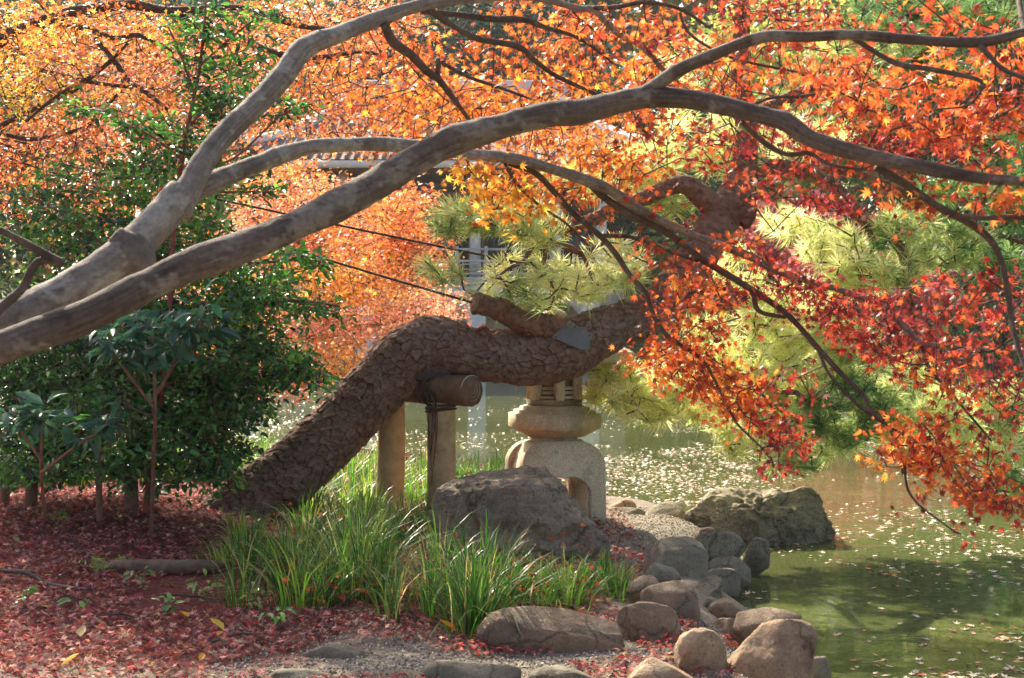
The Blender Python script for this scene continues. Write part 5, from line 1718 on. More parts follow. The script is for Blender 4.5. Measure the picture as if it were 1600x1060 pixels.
MAPLE_PADS = [
    (620, 130, 120, 60, 0, 5.0, 6.6, 80, O_), (800, 120, 150, 60, 0, 5.0, 6.6, 105, O_), (720, 190, 130, 40, 0, 5.0, 6.4, 60, O_), (760, 40, 230, 44, 0, 5.0, 6.6, 90, RO), (960, 90, 120, 80, 0, 4.8, 6.4, 100, RO), (900, 170, 110, 36, 0, 4.8, 6.0, 50, O_),
    (880, 262, 130, 38, 5, 4.9, 5.8, 70, O_), (975, 250, 80, 26, 10, 4.9, 5.8, 36, O_), (700, 150, 90, 40, 0, 5.2, 6.6, 40, O_), (775, 292, 50, 26, 20, 4.6, 4.9, 26, YE), (800, 320, 55, 20, 5, 4.6, 4.9, 24, YE), (890, 305, 60, 22, 20, 4.9, 5.3, 20, O_), (735, 265, 30, 14, 0, 4.5, 4.8, 10, YE),
    (1120, 40, 130, 44, 0, 4.8, 6.2, 70, RD), (1040, 205, 80, 26, 10, 4.6, 5.8, 28, RO), (1110, 110, 90, 44, 0, 4.4, 5.8, 60, RO), (1240, 110, 120, 44, 0, 4.2, 5.6, 70, BR), (1330, 30, 120, 28, 0, 4.6, 5.8, 34, RD), (1230, 30, 90, 26, 0, 4.6, 6.0, 34, RD),
    (1400, 165, 100, 46, 10, 3.95, 4.6, 56, BR), (1480, 115, 80, 22, 5, 3.85, 4.4, 30, BR), (1540, 40, 70, 18, 0, 3.8, 4.3, 20, BR), (1580, 85, 36, 18, 0, 3.8, 4.2, 9, BR), (1480, 190, 80, 30, 5, 3.9, 4.5, 28, BR), (1330, 125, 60, 26, 0, 4.0, 4.6, 20, BR),
    (1200, 225, 110, 40, 12, 4.4, 5.4, 60, CR), (1340, 215, 110, 40, 10, 4.3, 5.2, 70, RD), (1460, 240, 110, 28, 5, 4.2, 5.0, 50, CR), (1550, 210, 60, 40, 0, 4.0, 4.8, 32, RD), (1560, 150, 50, 34, 0, 3.8, 4.6, 24, RD),
    (1090, 240, 60, 24, 15, 4.8, 5.6, 22, RD), (1250, 300, 90, 26, 15, 4.6, 5.6, 40, CR), (1310, 315, 70, 18, 5, 4.6, 5.6, 14, CR), (1460, 310, 90, 22, 5, 3.9, 4.6, 18, RO), (1570, 310, 40, 20, 0, 3.7, 4.2, 9, BR),
    (1015, 395, 46, 24, 25, 4.9, 5.4, 10, RO), (1040, 345, 36, 16, 15, 4.9, 5.5, 8, RD), (1085, 450, 50, 34, 20, 4.9, 5.5, 26, RO), (1130, 475, 50, 30, 20, 4.9, 5.5, 26, RD), (1200, 420, 90, 28, 25, 4.9, 5.4, 44, RD), (1045, 480, 30, 26, 0, 4.9, 5.3, 16, RO),
    (1290, 470, 110, 30, 22, 4.9, 5.5, 64, CR), (1380, 520, 110, 34, 22, 4.9, 5.5, 74, CR), (1330, 520, 80, 24, 25, 4.8, 5.3, 34, RD), (1440, 560, 80, 40, 15, 4.8, 5.4, 50, CR), (1500, 520, 80, 34, 5, 4.7, 5.3, 40, RD), (1450, 460, 90, 28, 5, 4.8, 5.3, 32, RD), (1540, 460, 70, 34, 0, 4.3, 5.0, 30, RD),
    (1560, 560, 60, 60, 0, 4.4, 5.0, 44, CR), (1480, 600, 60, 24, 20, 4.7, 5.1, 20, RO), (1580, 640, 40, 40, 0, 4.3, 4.9, 18, CR), (1500, 640, 40, 24, 0, 4.7, 5.1, 12, RD),
    (1030, 565, 44, 18, 5, 4.9, 5.3, 22, O_), (1075, 570, 60, 36, 20, 4.9, 5.3, 44, RO), (1130, 600, 70, 34, 30, 4.9, 5.3, 48, O_), (1085, 520, 40, 30, 10, 4.9, 5.3, 22, RO), (1190, 645, 70, 24, 35, 4.9, 5.2, 34, RD), (1230, 670, 44, 20, 25, 4.9, 5.2, 16, RD), (1205, 715, 30, 34, 40, 4.9, 5.2, 22, CR), (1140, 640, 50, 20, 30, 4.9, 5.2, 18, BR), (1250, 610, 50, 20, 30, 4.9, 5.3, 14, CR),
    (1410, 690, 50, 34, 15, 4.6, 4.9, 26, BR), (1460, 700, 60, 36, 25, 4.5, 4.9, 40, BR), (1520, 745, 70, 30, 32, 4.4, 4.9, 46, RO), (1555, 780, 36, 26, 30, 4.4, 4.7, 22, RD), (1400, 720, 26, 14, 0, 4.6, 4.8, 7, YE), (1480, 750, 60, 20, 35, 4.5, 4.8, 22, RD), (1545, 700, 40, 16, 30, 4.5, 4.8, 10, RD), (1500, 838, 10, 6, 0, 4.6, 4.7, 2, CR), (1430, 800, 14, 20, 0, 4.6, 4.8, 3, CR),
    # the crown goes on beside the frame; above it, unseen leaves added for shade
    (250, -150, 300, 90, 0, 4.2, 6.5, 60, O_), (700, -170, 300, 100, 0, 4.4, 6.5, 70, O_), (1100, -140, 250, 90, 0, 4.2, 6.0, 60, RO), (1500, -110, 250, 80, 0, 3.8, 5.5, 60, BR), (1700, 200, 80, 200, 0, 3.4, 4.8, 40, RD), (1700, 560, 80, 160, 0, 3.8, 5.0, 30, CR),
]


bough_mat = col_mat('maple_bough_bark', 0.82, 70, 0.28, 0.8, 0.006, 110, 0.25)


def make_limb(rows, name, mat, parent, sides=22, lump=0.09, seed=1, nodes=None, step=0.02, tone=None):
    p_, r_ = px_path(rows)
    r_ = [max(q, 0.0022) for q in r_]
    if tone is not None: step = 0.009
    pp, rr = catmull(p_, r_, step)
    # knuckles and growth swellings along the bough
    s = np.concatenate([[0], np.cumsum(np.linalg.norm(np.diff(pp, axis=0), axis=1))])
    rr = rr * (1 + 0.09 * vnoise(np.stack([s * 5.0, s * 0, s * 0 + seed], -1), seed) + 0.12 * np.clip(vnoise(np.stack([s * 2.6, s * 0 + 4, s * 0 + seed], -1), seed + 3), 0.3, 1))
    ring = np.zeros_like(s)
    if tone is not None:
        q = np.random.default_rng(seed)
        for c in np.cumsum(q.uniform(0.05, 0.22, 60)):
            ring += np.exp(-((s - c) / 0.006) ** 2) * q.uniform(0.3, 1.0)
        rr = rr * (1 + 0.05 * ring)
    mid = pp + 0.35 * rr[:, None] * np.stack([vnoise(np.stack([s * 3.2 + 50 * k, s * 0, s * 0 + seed], -1), seed + k) for k in range(3)], -1)
    v, f = tube(mid, rr, sides, step, lump, 14, seed, resample=False)
    if tone is None:
        me = mesh_np(name, v, f, mat, smooth=True)
    else:
        m = len(s)
        th = np.tile(np.linspace(0, 2 * np.pi, sides, endpoint=False), m)
        ss = np.repeat(s, sides)
        cyl = np.stack([np.cos(th) * 2.2, np.sin(th) * 2.2, ss * 9], -1)
        grain = fbm(cyl * np.array([3.2, 3.2, 0.9]), 4, seed + 7, 0.6)
        blotch = fbm(v[:m * sides] * 9, 4, seed + 8, 0.6)
        lich = sstep(0.25, 0.6, fbm(v[:m * sides] * 13 + 5, 5, seed + 9, 0.65))
        rg = np.repeat(ring, sides) * (0.6 + 0.4 * np.sin(th * 2 + ss * 30))
        lo, hi, pale = (np.array(c) for c in tone)
        k = np.clip(0.5 + 0.35 * blotch + 0.3 * grain, 0, 1)[:, None]
        col = lo * (1 - k) + hi * k
        col = col * (1 - 0.55 * lich[:, None]) + pale * 0.55 * lich[:, None]
        col = col * (1 - 0.35 * np.clip(rg, 0, 1))[:, None]
        crack = (1 - sstep(0.0, 0.10, np.abs(fbm(cyl * np.array([2.0, 2.0, 0.45]) + 31, 3, seed + 10, 0.55)))) * sstep(0.0, 0.5, blotch)
        col = col * (1 - 0.4 * crack)[:, None]
        v[:m * sides] -= unit(v[:m * sides] - np.repeat(mid, sides, 0)) * (crack * 0.03 * np.repeat(rr, sides))[:, None]
        col = np.concatenate([col, col[:1], col[-1:]])
        me = mesh_np(name, v, f, bough_mat, col, smooth=True)
    o = obj(name, me, parent)
    if nodes is not None: nodes += [q for q in pp[::max(1, int(0.06 / step))]]
    return o


def leaf_sprays(cl, dirs, cols, r, per=(6, 10), size=0.062, spread=0.085, template=MAPLE7, face=(0, -0.45, 0), up=0.35, down=0.5):
    """leaves round the tips of twigs -> arrays for stamping"""
    n = len(cl)
    cnt = r.integers(per[0], per[1] + 1, n)
    idx = np.repeat(np.arange(n), cnt)
    N = len(idx)
    d = dirs[idx]
    t = r.uniform(-1.0, 0.9, (N, 1))
    side = unit(np.cross(d, np.array([0.15, 0.2, 1.0])) + 1e-4)
    s = r.choice([-1.0, 1.0], (N, 1))
    pos = cl[idx] + d * t * spread + side * s * spread * r.uniform(0.1, 0.75, (N, 1)) + r.normal(size=(N, 3)) * spread * 0.22
    out = unit(d * 0.7 + side * s * 0.8)
    fx, fy, fz = leaf_frames(N, out, up, face, down, 0.95, r)
    sz = size * r.uniform(0.5, 1.2, N)
    return pos, fx, fy, fz, sz, shade(cols[idx], 0.24, r), idx


def individual_leaves(root, name, templates, mat, pos, fx, fy, fz, sz, cols, pick, r, variants=24):
    """single leaves as parts: a small set of meshes in the pick's own colours, shared by the copies"""
    meshes = []
    for k in range(variants):
        tv, tf = templates[k % len(templates)]
        c = cols[pick[int(r.integers(0, len(pick)))]]
        meshes.append((mesh_np(name, tv, tf, mat, np.repeat(c[None], len(tv), 0)), c))
    inv = parent_inverse(root)
    cs = np.array([m[1] for m in meshes])
    for k in pick:
        j = int(np.argmin(np.sum((cs - cols[k]) ** 2, 1) + r.uniform(0, 0.004, len(cs))))
        o = bpy.data.objects.new(name, meshes[j][0])
        COL.objects.link(o)
        o.parent = root
        o.matrix_parent_inverse = inv
        M = Matrix.Identity(4)
        for a in range(3):
            M[a][0], M[a][1], M[a][2], M[a][3] = fx[k, a] * sz[k], fy[k, a] * sz[k], fz[k, a] * sz[k], pos[k, a]
        o.matrix_basis = M


def visible(pos, margin=0):
    px = pos[:, 0] * FPX / pos[:, 1] + 800
    py = HORIZON - (pos[:, 2] - CAM_H) * FPX / pos[:, 1]
    return (px > -margin) & (px < 1600 + margin) & (py > -margin) & (py < 1060 + margin)


MAPLE_DENS = 0.82


def build_maple():
    r = np.random.default_rng(77)
    tb = Vector((-3.0, 3.62, 0.0))
    tb.z = gz(tb.x, tb.y)
    root = empty('maple_tree', tb, 'near maple with smooth grey boughs arching across the whole frame and red to orange leaves', 'tree')
    nodes = []
    junction = P(-560, 790, 3.55)
    v, f = tube([tb + Vector((-0.1, 0, -0.15)), tb + Vector((-0.02, 0, 0.25)), (tb + junction) / 2 + Vector((-0.05, 0, 0.1)), junction, P(-420, 735, 3.53)], [0.21, 0.16, 0.14, 0.115, 0.09], 24, 0.04, 0.1, 6, 4)
    obj('trunk', mesh_np('trunk', v, f, bark_maple, smooth=True), root)
    make_limb(LIMB_A, 'bough', bark_maple, root, 56, 0.07, 1, nodes, tone=TONE_DARK)
    make_limb(LIMB_A2, 'bough', bark_maple, root, 36, 0.08, 2, nodes, tone=TONE_DARK)
    make_limb(LIMB_B, 'bough', bark_maple_pale, root, 60, 0.07, 3, nodes, tone=TONE_PALE)
    make_limb(LIMB_B1, 'bough', bark_maple_pale, root, 44, 0.08, 4, nodes, tone=TONE_PALE)
    make_limb(LIMB_B2, 'bough', bark_maple_pale, root, 40, 0.08, 5, nodes, tone=TONE_PALE)
    for k, rows in enumerate(BRANCHES):
        make_limb(rows, 'branch', bark_maple, root, 12, 0.12, 20 + k, nodes, 0.015)
    # callus with a hollow on the pale bough
    cpos = P(206, 392, 3.835)
    bm = bmesh.new(); bmesh.ops.create_icosphere(bm, subdivisions=4, radius=1)
    kv, kf = bm_np(bm)
    kv = kv * np.array([0.07, 0.03, 0.05])
    kv = kv @ np.array(Matrix.Rotation(R(38), 3, 'Y')).T
    kv = kv + unit(kv) * (fbm(kv * 40, 4, 2) * 0.005)[:, None]
    obj('callus', mesh_np('callus', kv + np.array(list(cpos)), kf, bark_maple_pale, smooth=True), root)
    cl, pc = [], []
    for (cx, cy_, rx, ry, an, d0, d1, cnt, pal) in MAPLE_PADS:
        q = ellipse_points(max(1, int(cnt * MAPLE_DENS * ({'crimson': 0.66, 'red': 0.72, 'bright': 0.68}.get(pal, 1.0)))), cx, cy_, rx, ry, an, d0, d1, r)
        cl.append(q)
        p_ = np.array(MAPLE_PAL[pal])
        c = p_[r.integers(0, 4, len(q))]
        # now and then a twig in the neighbouring hue
        alt = np.array(MAPLE_PAL[{'orange': 'red-orange', 'red-orange': 'orange', 'red': 'red-orange', 'crimson': 'red', 'yellow': 'orange', 'bright': 'red-orange'}[pal]])
        k = r.uniform(size=len(q)) < 0.2
        c[k] = alt[r.integers(0, 4, int(k.sum()))]
        pc.append(c)
    cl = np.concatenate(cl); pc = np.concatenate(pc)
    A, B, dr = grow(nodes, cl, wiggle=0.16, seglen=0.11, sag=0.10, r=r)
    tw = obj('twigs', twig_mesh('twigs', A, B, 0.0027, 0.0019, bark_dark, 4), root)
    tag(tw, kind='stuff')
    pos, fx, fy, fz, sz, cols, idx = leaf_sprays(cl, dr, pc, r, (7, 12), 0.055)
    sz = sz * np.where(pos[:, 1] < 4.35, 1.06, 0.9)
    px_size = sz * FPX / pos[:, 1]
    vis = visible(pos)
    order = np.argsort(-(px_size + np.where(vis, 0, -1000)))
    pick = order[:300]
    individual_leaves(root, 'leaf', [MAPLE7, MAPLE7B, MAPLE7C, MAPLE7D], leaf_maple, pos, fx, fy, fz, sz, cols, pick, r)
    m = np.ones(len(pos), bool); m[pick] = False
    kind_ = r.integers(0, 4, len(pos))
    parts = []
    for q_, T in enumerate((MAPLE7, MAPLE7B, MAPLE7C, MAPLE7D)):
        sel = m & (kind_ == q_)
        parts.append(stamp(T[0], T[1], pos[sel], fx[sel], fy[sel], fz[sel], sz[sel], cols[sel]))
    v, f, c = join(parts)
    tag(obj('leaves', mesh_np('leaves', v, f, leaf_maple, c), root), kind='stuff')


build_maple()

# ------------------------------------------------------------------ the maples further back on the left
BACK_LIMBS = [
    [(-260, 760, 50, 12.2), (-230, 520, 44, 12.0), (-170, 300, 40, 11.8), (-90, 130, 32, 11.4), (0, 60, 22, 11.0), (40, 45, 18, 10.8), (110, 20, 16, 10.6), (190, 8, 16, 10.4), (250, 14, 13, 10.3), (306, 17, 12, 10.2), (377, 14, 9, 10.2), (460, 38, 8, 10.1), (520, 45, 6, 10.0), (600, 30, 4, 10)],
    [(60, 38, 14, 10.8), (119, 40, 12, 10.6), (177, 60, 9, 10.5), (218, 56, 8, 10.4), (265, 78, 8, 10.3), (306, 93, 7, 10.2), (345, 88, 5, 10.1)],
    [(-170, 300, 22, 11.8), (-80, 240, 14, 11.2), (0, 197, 9, 10.8), (61, 167, 9, 10.6), (119, 139, 8, 10.5), (170, 99, 7, 10.4), (200, 68, 5, 10.3)],
    [(-160, 290, 16, 11.8), (-60, 215, 9, 11.2), (0, 211, 7, 10.9), (51, 217, 7, 10.8), (129, 200, 6, 10.6), (160, 173, 5, 10.5), (190, 142, 4, 10.4)],
    [(150, 61, 8, 10.55), (183, 102, 8, 10.4), (204, 129, 7, 10.3), (231, 146, 7, 10.2), (260, 170, 5, 10.1)],
    [(265, 20, 10, 10.3), (330, 40, 10, 10.2), (370, 58, 9, 10.1), (442, 85, 9, 10.0), (510, 88, 8, 9.9), (560, 82, 5, 9.8), (620, 90, 3, 9.8)],
    [(170, 99, 6, 10.4), (140, 120, 5, 10.2), (90, 150, 5, 10.0), (40, 190, 4, 9.9)],
    [(60, 110, 8, 10.9), (130, 125, 7, 10.7), (190, 135, 6, 10.5), (260, 140, 4, 10.4)],
]
BACK_PADS = [
    (60, 50, 80, 50, 0, 9.6, 13.5, 110, 'y'), (40, 130, 70, 40, 0, 9.6, 13.0, 70, 'yg'), (170, 40, 110, 44, 0, 9.8, 13.5, 100, 'o'), (180, 120, 150, 46, 0, 9.8, 14, 130, 'pk'), (250, 60, 60, 26, 0, 9.8, 12, 40, 'y'), (330, 90, 130, 56, 0, 10, 14, 120, 'p'),
    (60, 230, 110, 60, 0, 9.8, 13.5, 115, 'o'), (170, 220, 120, 50, 0, 10, 14, 100, 'pk'), (310, 190, 110, 60, 0, 10.4, 14, 100, 'p'), (430, 60, 110, 50, 0, 9.6, 13, 120, 'o'), (420, 165, 60, 26, 0, 10, 13, 34, 'o'), (540, 110, 80, 60, 0, 9.6, 13, 90, 'o'), (560, 40, 80, 40, 0, 9.6, 12.5, 70, 'p'),
    (240, 150, 60, 30, 0, 10, 12, 40, 'y'), (60, 330, 90, 40, 0, 10.4, 14, 80, 'o'), (200, 310, 90, 40, 0, 10.4, 14, 70, 'o'), (560, 165, 60, 22, 0, 10, 13, 40, 'o'), (480, 205, 70, 20, 0, 10, 13, 22, 'p'), (570, 215, 60, 18, 0, 10, 13, 24, 'o'), (900, 215, 70, 22, 0, 9.8, 12, 30, 'o'), (680, 170, 80, 40, 0, 9.8, 12.5, 80, 'o'), (830, 200, 90, 36, 0, 9.8, 12, 70, 'o'), (650, 230, 50, 16, 0, 10, 12, 20, 'o'), (100, -80, 250, 70, 0, 9.5, 14, 130, 'o'), (-160, 120, 120, 120, 0, 9.8, 14, 110, 'y'), (420, -70, 200, 60, 0, 9.6, 14, 90, 'o'), (-120, 300, 90, 80, 0, 10, 14, 60, 'o'),
]
FARM_PADS = [
    (500, 320, 100, 36, 0, 17, 21, 110, 'p'), (440, 290, 70, 40, 0, 17, 21, 90, 'o'), (410, 370, 70, 50, 0, 17, 21, 120, 'p'), (500, 390, 90, 50, 0, 17, 21, 150, 'o'), (600, 370, 70, 44, 0, 15, 18, 120, 'o'), (625, 330, 44, 36, 0, 15, 17, 80, 'o'), (640, 400, 40, 34, 0, 15, 17, 60, 'o'),
    (560, 440, 90, 34, 0, 16, 20, 120, 'y'), (480, 450, 90, 40, 0, 16, 20, 120, 'y'), (480, 520, 80, 40, 0, 17, 21, 120, 'pk'), (560, 500, 80, 30, 0, 17, 21, 90, 'pk'), (640, 490, 70, 22, 10, 17, 20, 70, 'pk'), (690, 470, 40, 20, 0, 17, 20, 34, 'pk'), (520, 560, 60, 30, 0, 17, 20, 60, 'y'), (440, 590, 60, 26, 0, 17, 20, 60, 'o'), (380, 500, 70, 70, 0, 17, 21, 100, 'o'), (300, 420, 80, 70, 0, 17, 21, 100, 'o'), (620, 440, 50, 20, 0, 16, 19, 40, 'p'), (330, 560, 60, 50, 0, 17, 21, 50, 'o'),
]
BACK_PAL = {
    'o': [lin(220, 150, 82), lin(212, 134, 78), lin(230, 172, 96), lin(196, 112, 68)],
    'p': [lin(226, 164, 116), lin(216, 146, 106), lin(234, 184, 132), lin(204, 128, 94)],
    'pk': [lin(224, 162, 132), lin(210, 144, 120), lin(234, 180, 146), lin(214, 146, 100)],
    'y': [lin(232, 182, 88), lin(224, 162, 78), lin(238, 198, 108), lin(216, 140, 70)],
    'yg': [lin(206, 184, 82), lin(226, 192, 92), lin(186, 172, 78), lin(228, 168, 74)],
}


def build_back_maple(label, base_px, base_d, limbs, pads, seed, per, size, spread, singles, bulk_template):
    r = np.random.default_rng(seed)
    b = P(base_px, 500, base_d)
    b.z = gz(b.x, b.y)
    root = empty('maple_tree', b, label, 'tree')
    nodes = []
    for k, rows in enumerate(limbs):
        make_limb(rows, 'trunk' if k == 0 else 'branch', bark_dark, root, 12, 0.12, seed + k, nodes, 0.05)
    cl, pc = [], []
    for (cx, cy_, rx, ry, an, d0, d1, cnt, pal) in pads:
        q = ellipse_points(cnt, cx, cy_, rx, ry, an, d0, d1, r)
        cl.append(q)
        pc.append(np.array(BACK_PAL[pal])[r.integers(0, 4, len(q))])
    cl = np.concatenate(cl); pc = np.concatenate(pc)
    A, B, dr = grow(nodes, cl, wiggle=0.2, seglen=0.25, sag=0.06, r=r)
    dr = unit(dr * np.array([1, 1, 0.25]))
    tag(obj('twigs', twig_mesh('twigs', A, B, 0.005, 0.0035, bark_dark, 3), root), kind='stuff')
    pos, fx, fy, fz, sz, cols, idx = leaf_sprays(cl, dr, pc, r, per, size, spread, up=0.6, face=(0, -0.3, 0))
    m = np.ones(len(pos), bool)
    if singles:
        vis = visible(pos, -10)
        order = np.argsort(-(sz * FPX / pos[:, 1] + np.where(vis, 0, -1000)))
        pick = order[:singles]
        individual_leaves(root, 'leaf', [MAPLE5], leaf_maple, pos, fx, fy, fz, sz, cols, pick, r)
        m[pick] = False
    T = bulk_template
    v, f, c = stamp(T[0], T[1], pos[m], fx[m], fy[m], fz[m], sz[m], cols[m])
    tag(obj('leaves', mesh_np('leaves', v, f, leaf_maple, c), root), kind='stuff')


build_back_maple('maple with dark thin branches and yellow to pink-orange leaves at the upper left', -260, 12.2, BACK_LIMBS, BACK_PADS, 101, (15, 22), 0.068, 0.27, 150, STAR5)
FARM_LIMBS = [
    [(300, 700, 44, 20.5), (330, 600, 36, 20.2), (370, 520, 30, 20.0), (420, 430, 26, 19.6), (480, 350, 18, 19.2), (540, 310, 10, 18.6), (600, 310, 6, 17)],
    [(380, 505, 18, 20), (450, 480, 12, 19.4), (530, 470, 9, 18.8), (590, 430, 6, 18.0), (640, 380, 4, 16.6)],
    [(350, 560, 18, 20.1), (440, 540, 11, 19.6), (530, 520, 8, 19.2), (640, 495, 5, 18.8), (690, 472, 3, 18.6)],
    [(420, 430, 12, 19.6), (400, 350, 9, 19.4), (430, 290, 6, 19.2)],
    [(330, 600, 14, 20.2), (420, 590, 9, 19.2), (500, 575, 6, 18.8)],
]
build_back_maple('glowing orange and pink maple leaning over the pond before the pavilion', 300, 20.5, FARM_LIMBS, FARM_PADS, 131, (18, 26), 0.085, 0.30, 0, STAR5)
# ------------------------------------------------------------------ evergreen shrubs on the left
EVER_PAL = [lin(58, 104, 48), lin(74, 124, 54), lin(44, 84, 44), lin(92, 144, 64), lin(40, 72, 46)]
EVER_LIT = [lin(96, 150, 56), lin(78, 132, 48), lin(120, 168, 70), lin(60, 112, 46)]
bark_shrub = plain('shrub_bark', lin(104, 74, 60), lin(142, 106, 86), 18, 0.85, 0.3, 0.004)


def build_shrub(name, label, base, stems, pads, seed, leaf=0.062, per=(9, 14), spread=0.10, singles=300, width=1.0, pal_dark=EVER_PAL, pal_lit=EVER_LIT, cat='shrub', stem_mat=None):
    r = np.random.default_rng(seed)
    root = empty(name, (base.x, base.y, gz(base.x, base.y)), label, cat)
    nodes = []
    for k, rows in enumerate(stems):
        make_limb(rows, 'stem', stem_mat or bark_shrub, root, 12, 0.10, seed + k, nodes, 0.03)
    cl, pc = [], []
    for (cx, cy_, rx, ry, an, d0, d1, cnt, lit) in pads:
        q = ellipse_points(cnt, cx, cy_, rx, ry, an, d0, d1, r)
        cl.append(q)
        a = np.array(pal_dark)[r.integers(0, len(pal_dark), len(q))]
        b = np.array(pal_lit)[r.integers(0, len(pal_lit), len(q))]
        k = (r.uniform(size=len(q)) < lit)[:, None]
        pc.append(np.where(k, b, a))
    cl = np.concatenate(cl); pc = np.concatenate(pc)
    A, B, dr = grow(nodes, cl, wiggle=0.2, seglen=0.13, r=r)
    tag(obj('twigs', twig_mesh('twigs', A, B, 0.0042, 0.003, stem_mat or bark_shrub, 4), root), kind='stuff')
    pos, fx, fy, fz, sz, cols, idx = leaf_sprays(cl, dr, pc, r, per, leaf, spread, up=0.7, face=(0, -0.15, 0), down=0.25)
    s3 = np.stack([sz * width, sz, sz], -1)
    vis = visible(pos, -5)
    order = np.argsort(-(sz * FPX / pos[:, 1] + np.where(vis, 0, -1000)))
    pick = order[:singles]
    T = BLADE
    m = np.ones(len(pos), bool)
    if singles:
        individual_leaves(root, 'leaf', [(T[0] * np.array([width, 1, 1]), T[1])], leaf_ever, pos, fx, fy, fz, sz, cols, pick, r, 16)
        m[pick] = False
    if m.any():
        v, f, c = stamp(T[0], T[1], pos[m], fx[m], fy[m], fz[m], s3[m], cols[m])
        tag(obj('leaves', mesh_np('leaves', v, f, leaf_ever, c), root), kind='stuff')
    return root


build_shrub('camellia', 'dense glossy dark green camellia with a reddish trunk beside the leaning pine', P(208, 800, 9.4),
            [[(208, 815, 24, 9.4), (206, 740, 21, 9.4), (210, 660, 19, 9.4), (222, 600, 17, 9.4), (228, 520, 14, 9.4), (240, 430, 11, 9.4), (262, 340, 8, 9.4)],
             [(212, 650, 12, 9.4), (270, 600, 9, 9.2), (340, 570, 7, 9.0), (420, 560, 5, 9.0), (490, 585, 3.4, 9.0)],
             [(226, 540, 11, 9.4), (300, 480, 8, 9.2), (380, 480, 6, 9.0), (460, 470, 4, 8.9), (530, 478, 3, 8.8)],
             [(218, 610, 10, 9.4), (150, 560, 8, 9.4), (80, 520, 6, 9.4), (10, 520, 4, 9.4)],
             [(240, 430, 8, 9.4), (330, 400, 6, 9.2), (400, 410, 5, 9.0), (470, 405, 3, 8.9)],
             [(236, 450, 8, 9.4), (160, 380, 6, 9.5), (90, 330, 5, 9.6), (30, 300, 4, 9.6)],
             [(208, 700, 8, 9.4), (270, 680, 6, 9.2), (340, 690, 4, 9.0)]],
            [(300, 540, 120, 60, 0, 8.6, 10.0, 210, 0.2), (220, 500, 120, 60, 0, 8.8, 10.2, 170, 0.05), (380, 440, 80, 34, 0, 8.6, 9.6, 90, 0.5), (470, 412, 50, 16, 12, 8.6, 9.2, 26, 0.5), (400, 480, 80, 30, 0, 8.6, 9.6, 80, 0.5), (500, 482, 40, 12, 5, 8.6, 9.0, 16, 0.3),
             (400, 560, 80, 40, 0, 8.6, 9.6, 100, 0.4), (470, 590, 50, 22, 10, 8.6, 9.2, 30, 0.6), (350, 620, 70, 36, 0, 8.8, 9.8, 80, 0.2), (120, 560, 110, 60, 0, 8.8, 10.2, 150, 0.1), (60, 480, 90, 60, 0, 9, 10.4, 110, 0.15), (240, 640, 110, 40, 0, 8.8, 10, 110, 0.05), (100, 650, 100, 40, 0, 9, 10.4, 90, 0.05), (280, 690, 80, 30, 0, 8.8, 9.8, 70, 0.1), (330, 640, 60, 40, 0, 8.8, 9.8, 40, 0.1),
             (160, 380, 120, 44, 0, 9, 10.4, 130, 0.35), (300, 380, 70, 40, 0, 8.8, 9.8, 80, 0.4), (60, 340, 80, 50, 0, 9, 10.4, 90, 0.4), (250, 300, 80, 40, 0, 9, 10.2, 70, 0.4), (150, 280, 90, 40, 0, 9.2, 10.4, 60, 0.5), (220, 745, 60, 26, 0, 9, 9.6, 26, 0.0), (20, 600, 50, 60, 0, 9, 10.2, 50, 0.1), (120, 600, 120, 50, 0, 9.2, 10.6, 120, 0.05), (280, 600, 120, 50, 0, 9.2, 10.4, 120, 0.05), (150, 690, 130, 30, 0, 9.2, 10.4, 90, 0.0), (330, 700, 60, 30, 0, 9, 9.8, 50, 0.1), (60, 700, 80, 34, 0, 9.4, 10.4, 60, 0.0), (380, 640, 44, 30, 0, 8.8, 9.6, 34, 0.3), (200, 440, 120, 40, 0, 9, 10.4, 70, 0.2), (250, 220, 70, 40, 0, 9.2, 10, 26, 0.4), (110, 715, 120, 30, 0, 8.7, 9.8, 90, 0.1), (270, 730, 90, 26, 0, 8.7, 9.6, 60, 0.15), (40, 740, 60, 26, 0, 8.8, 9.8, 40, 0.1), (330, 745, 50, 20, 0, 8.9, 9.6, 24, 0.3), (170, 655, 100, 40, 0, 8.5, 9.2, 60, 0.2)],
            301)
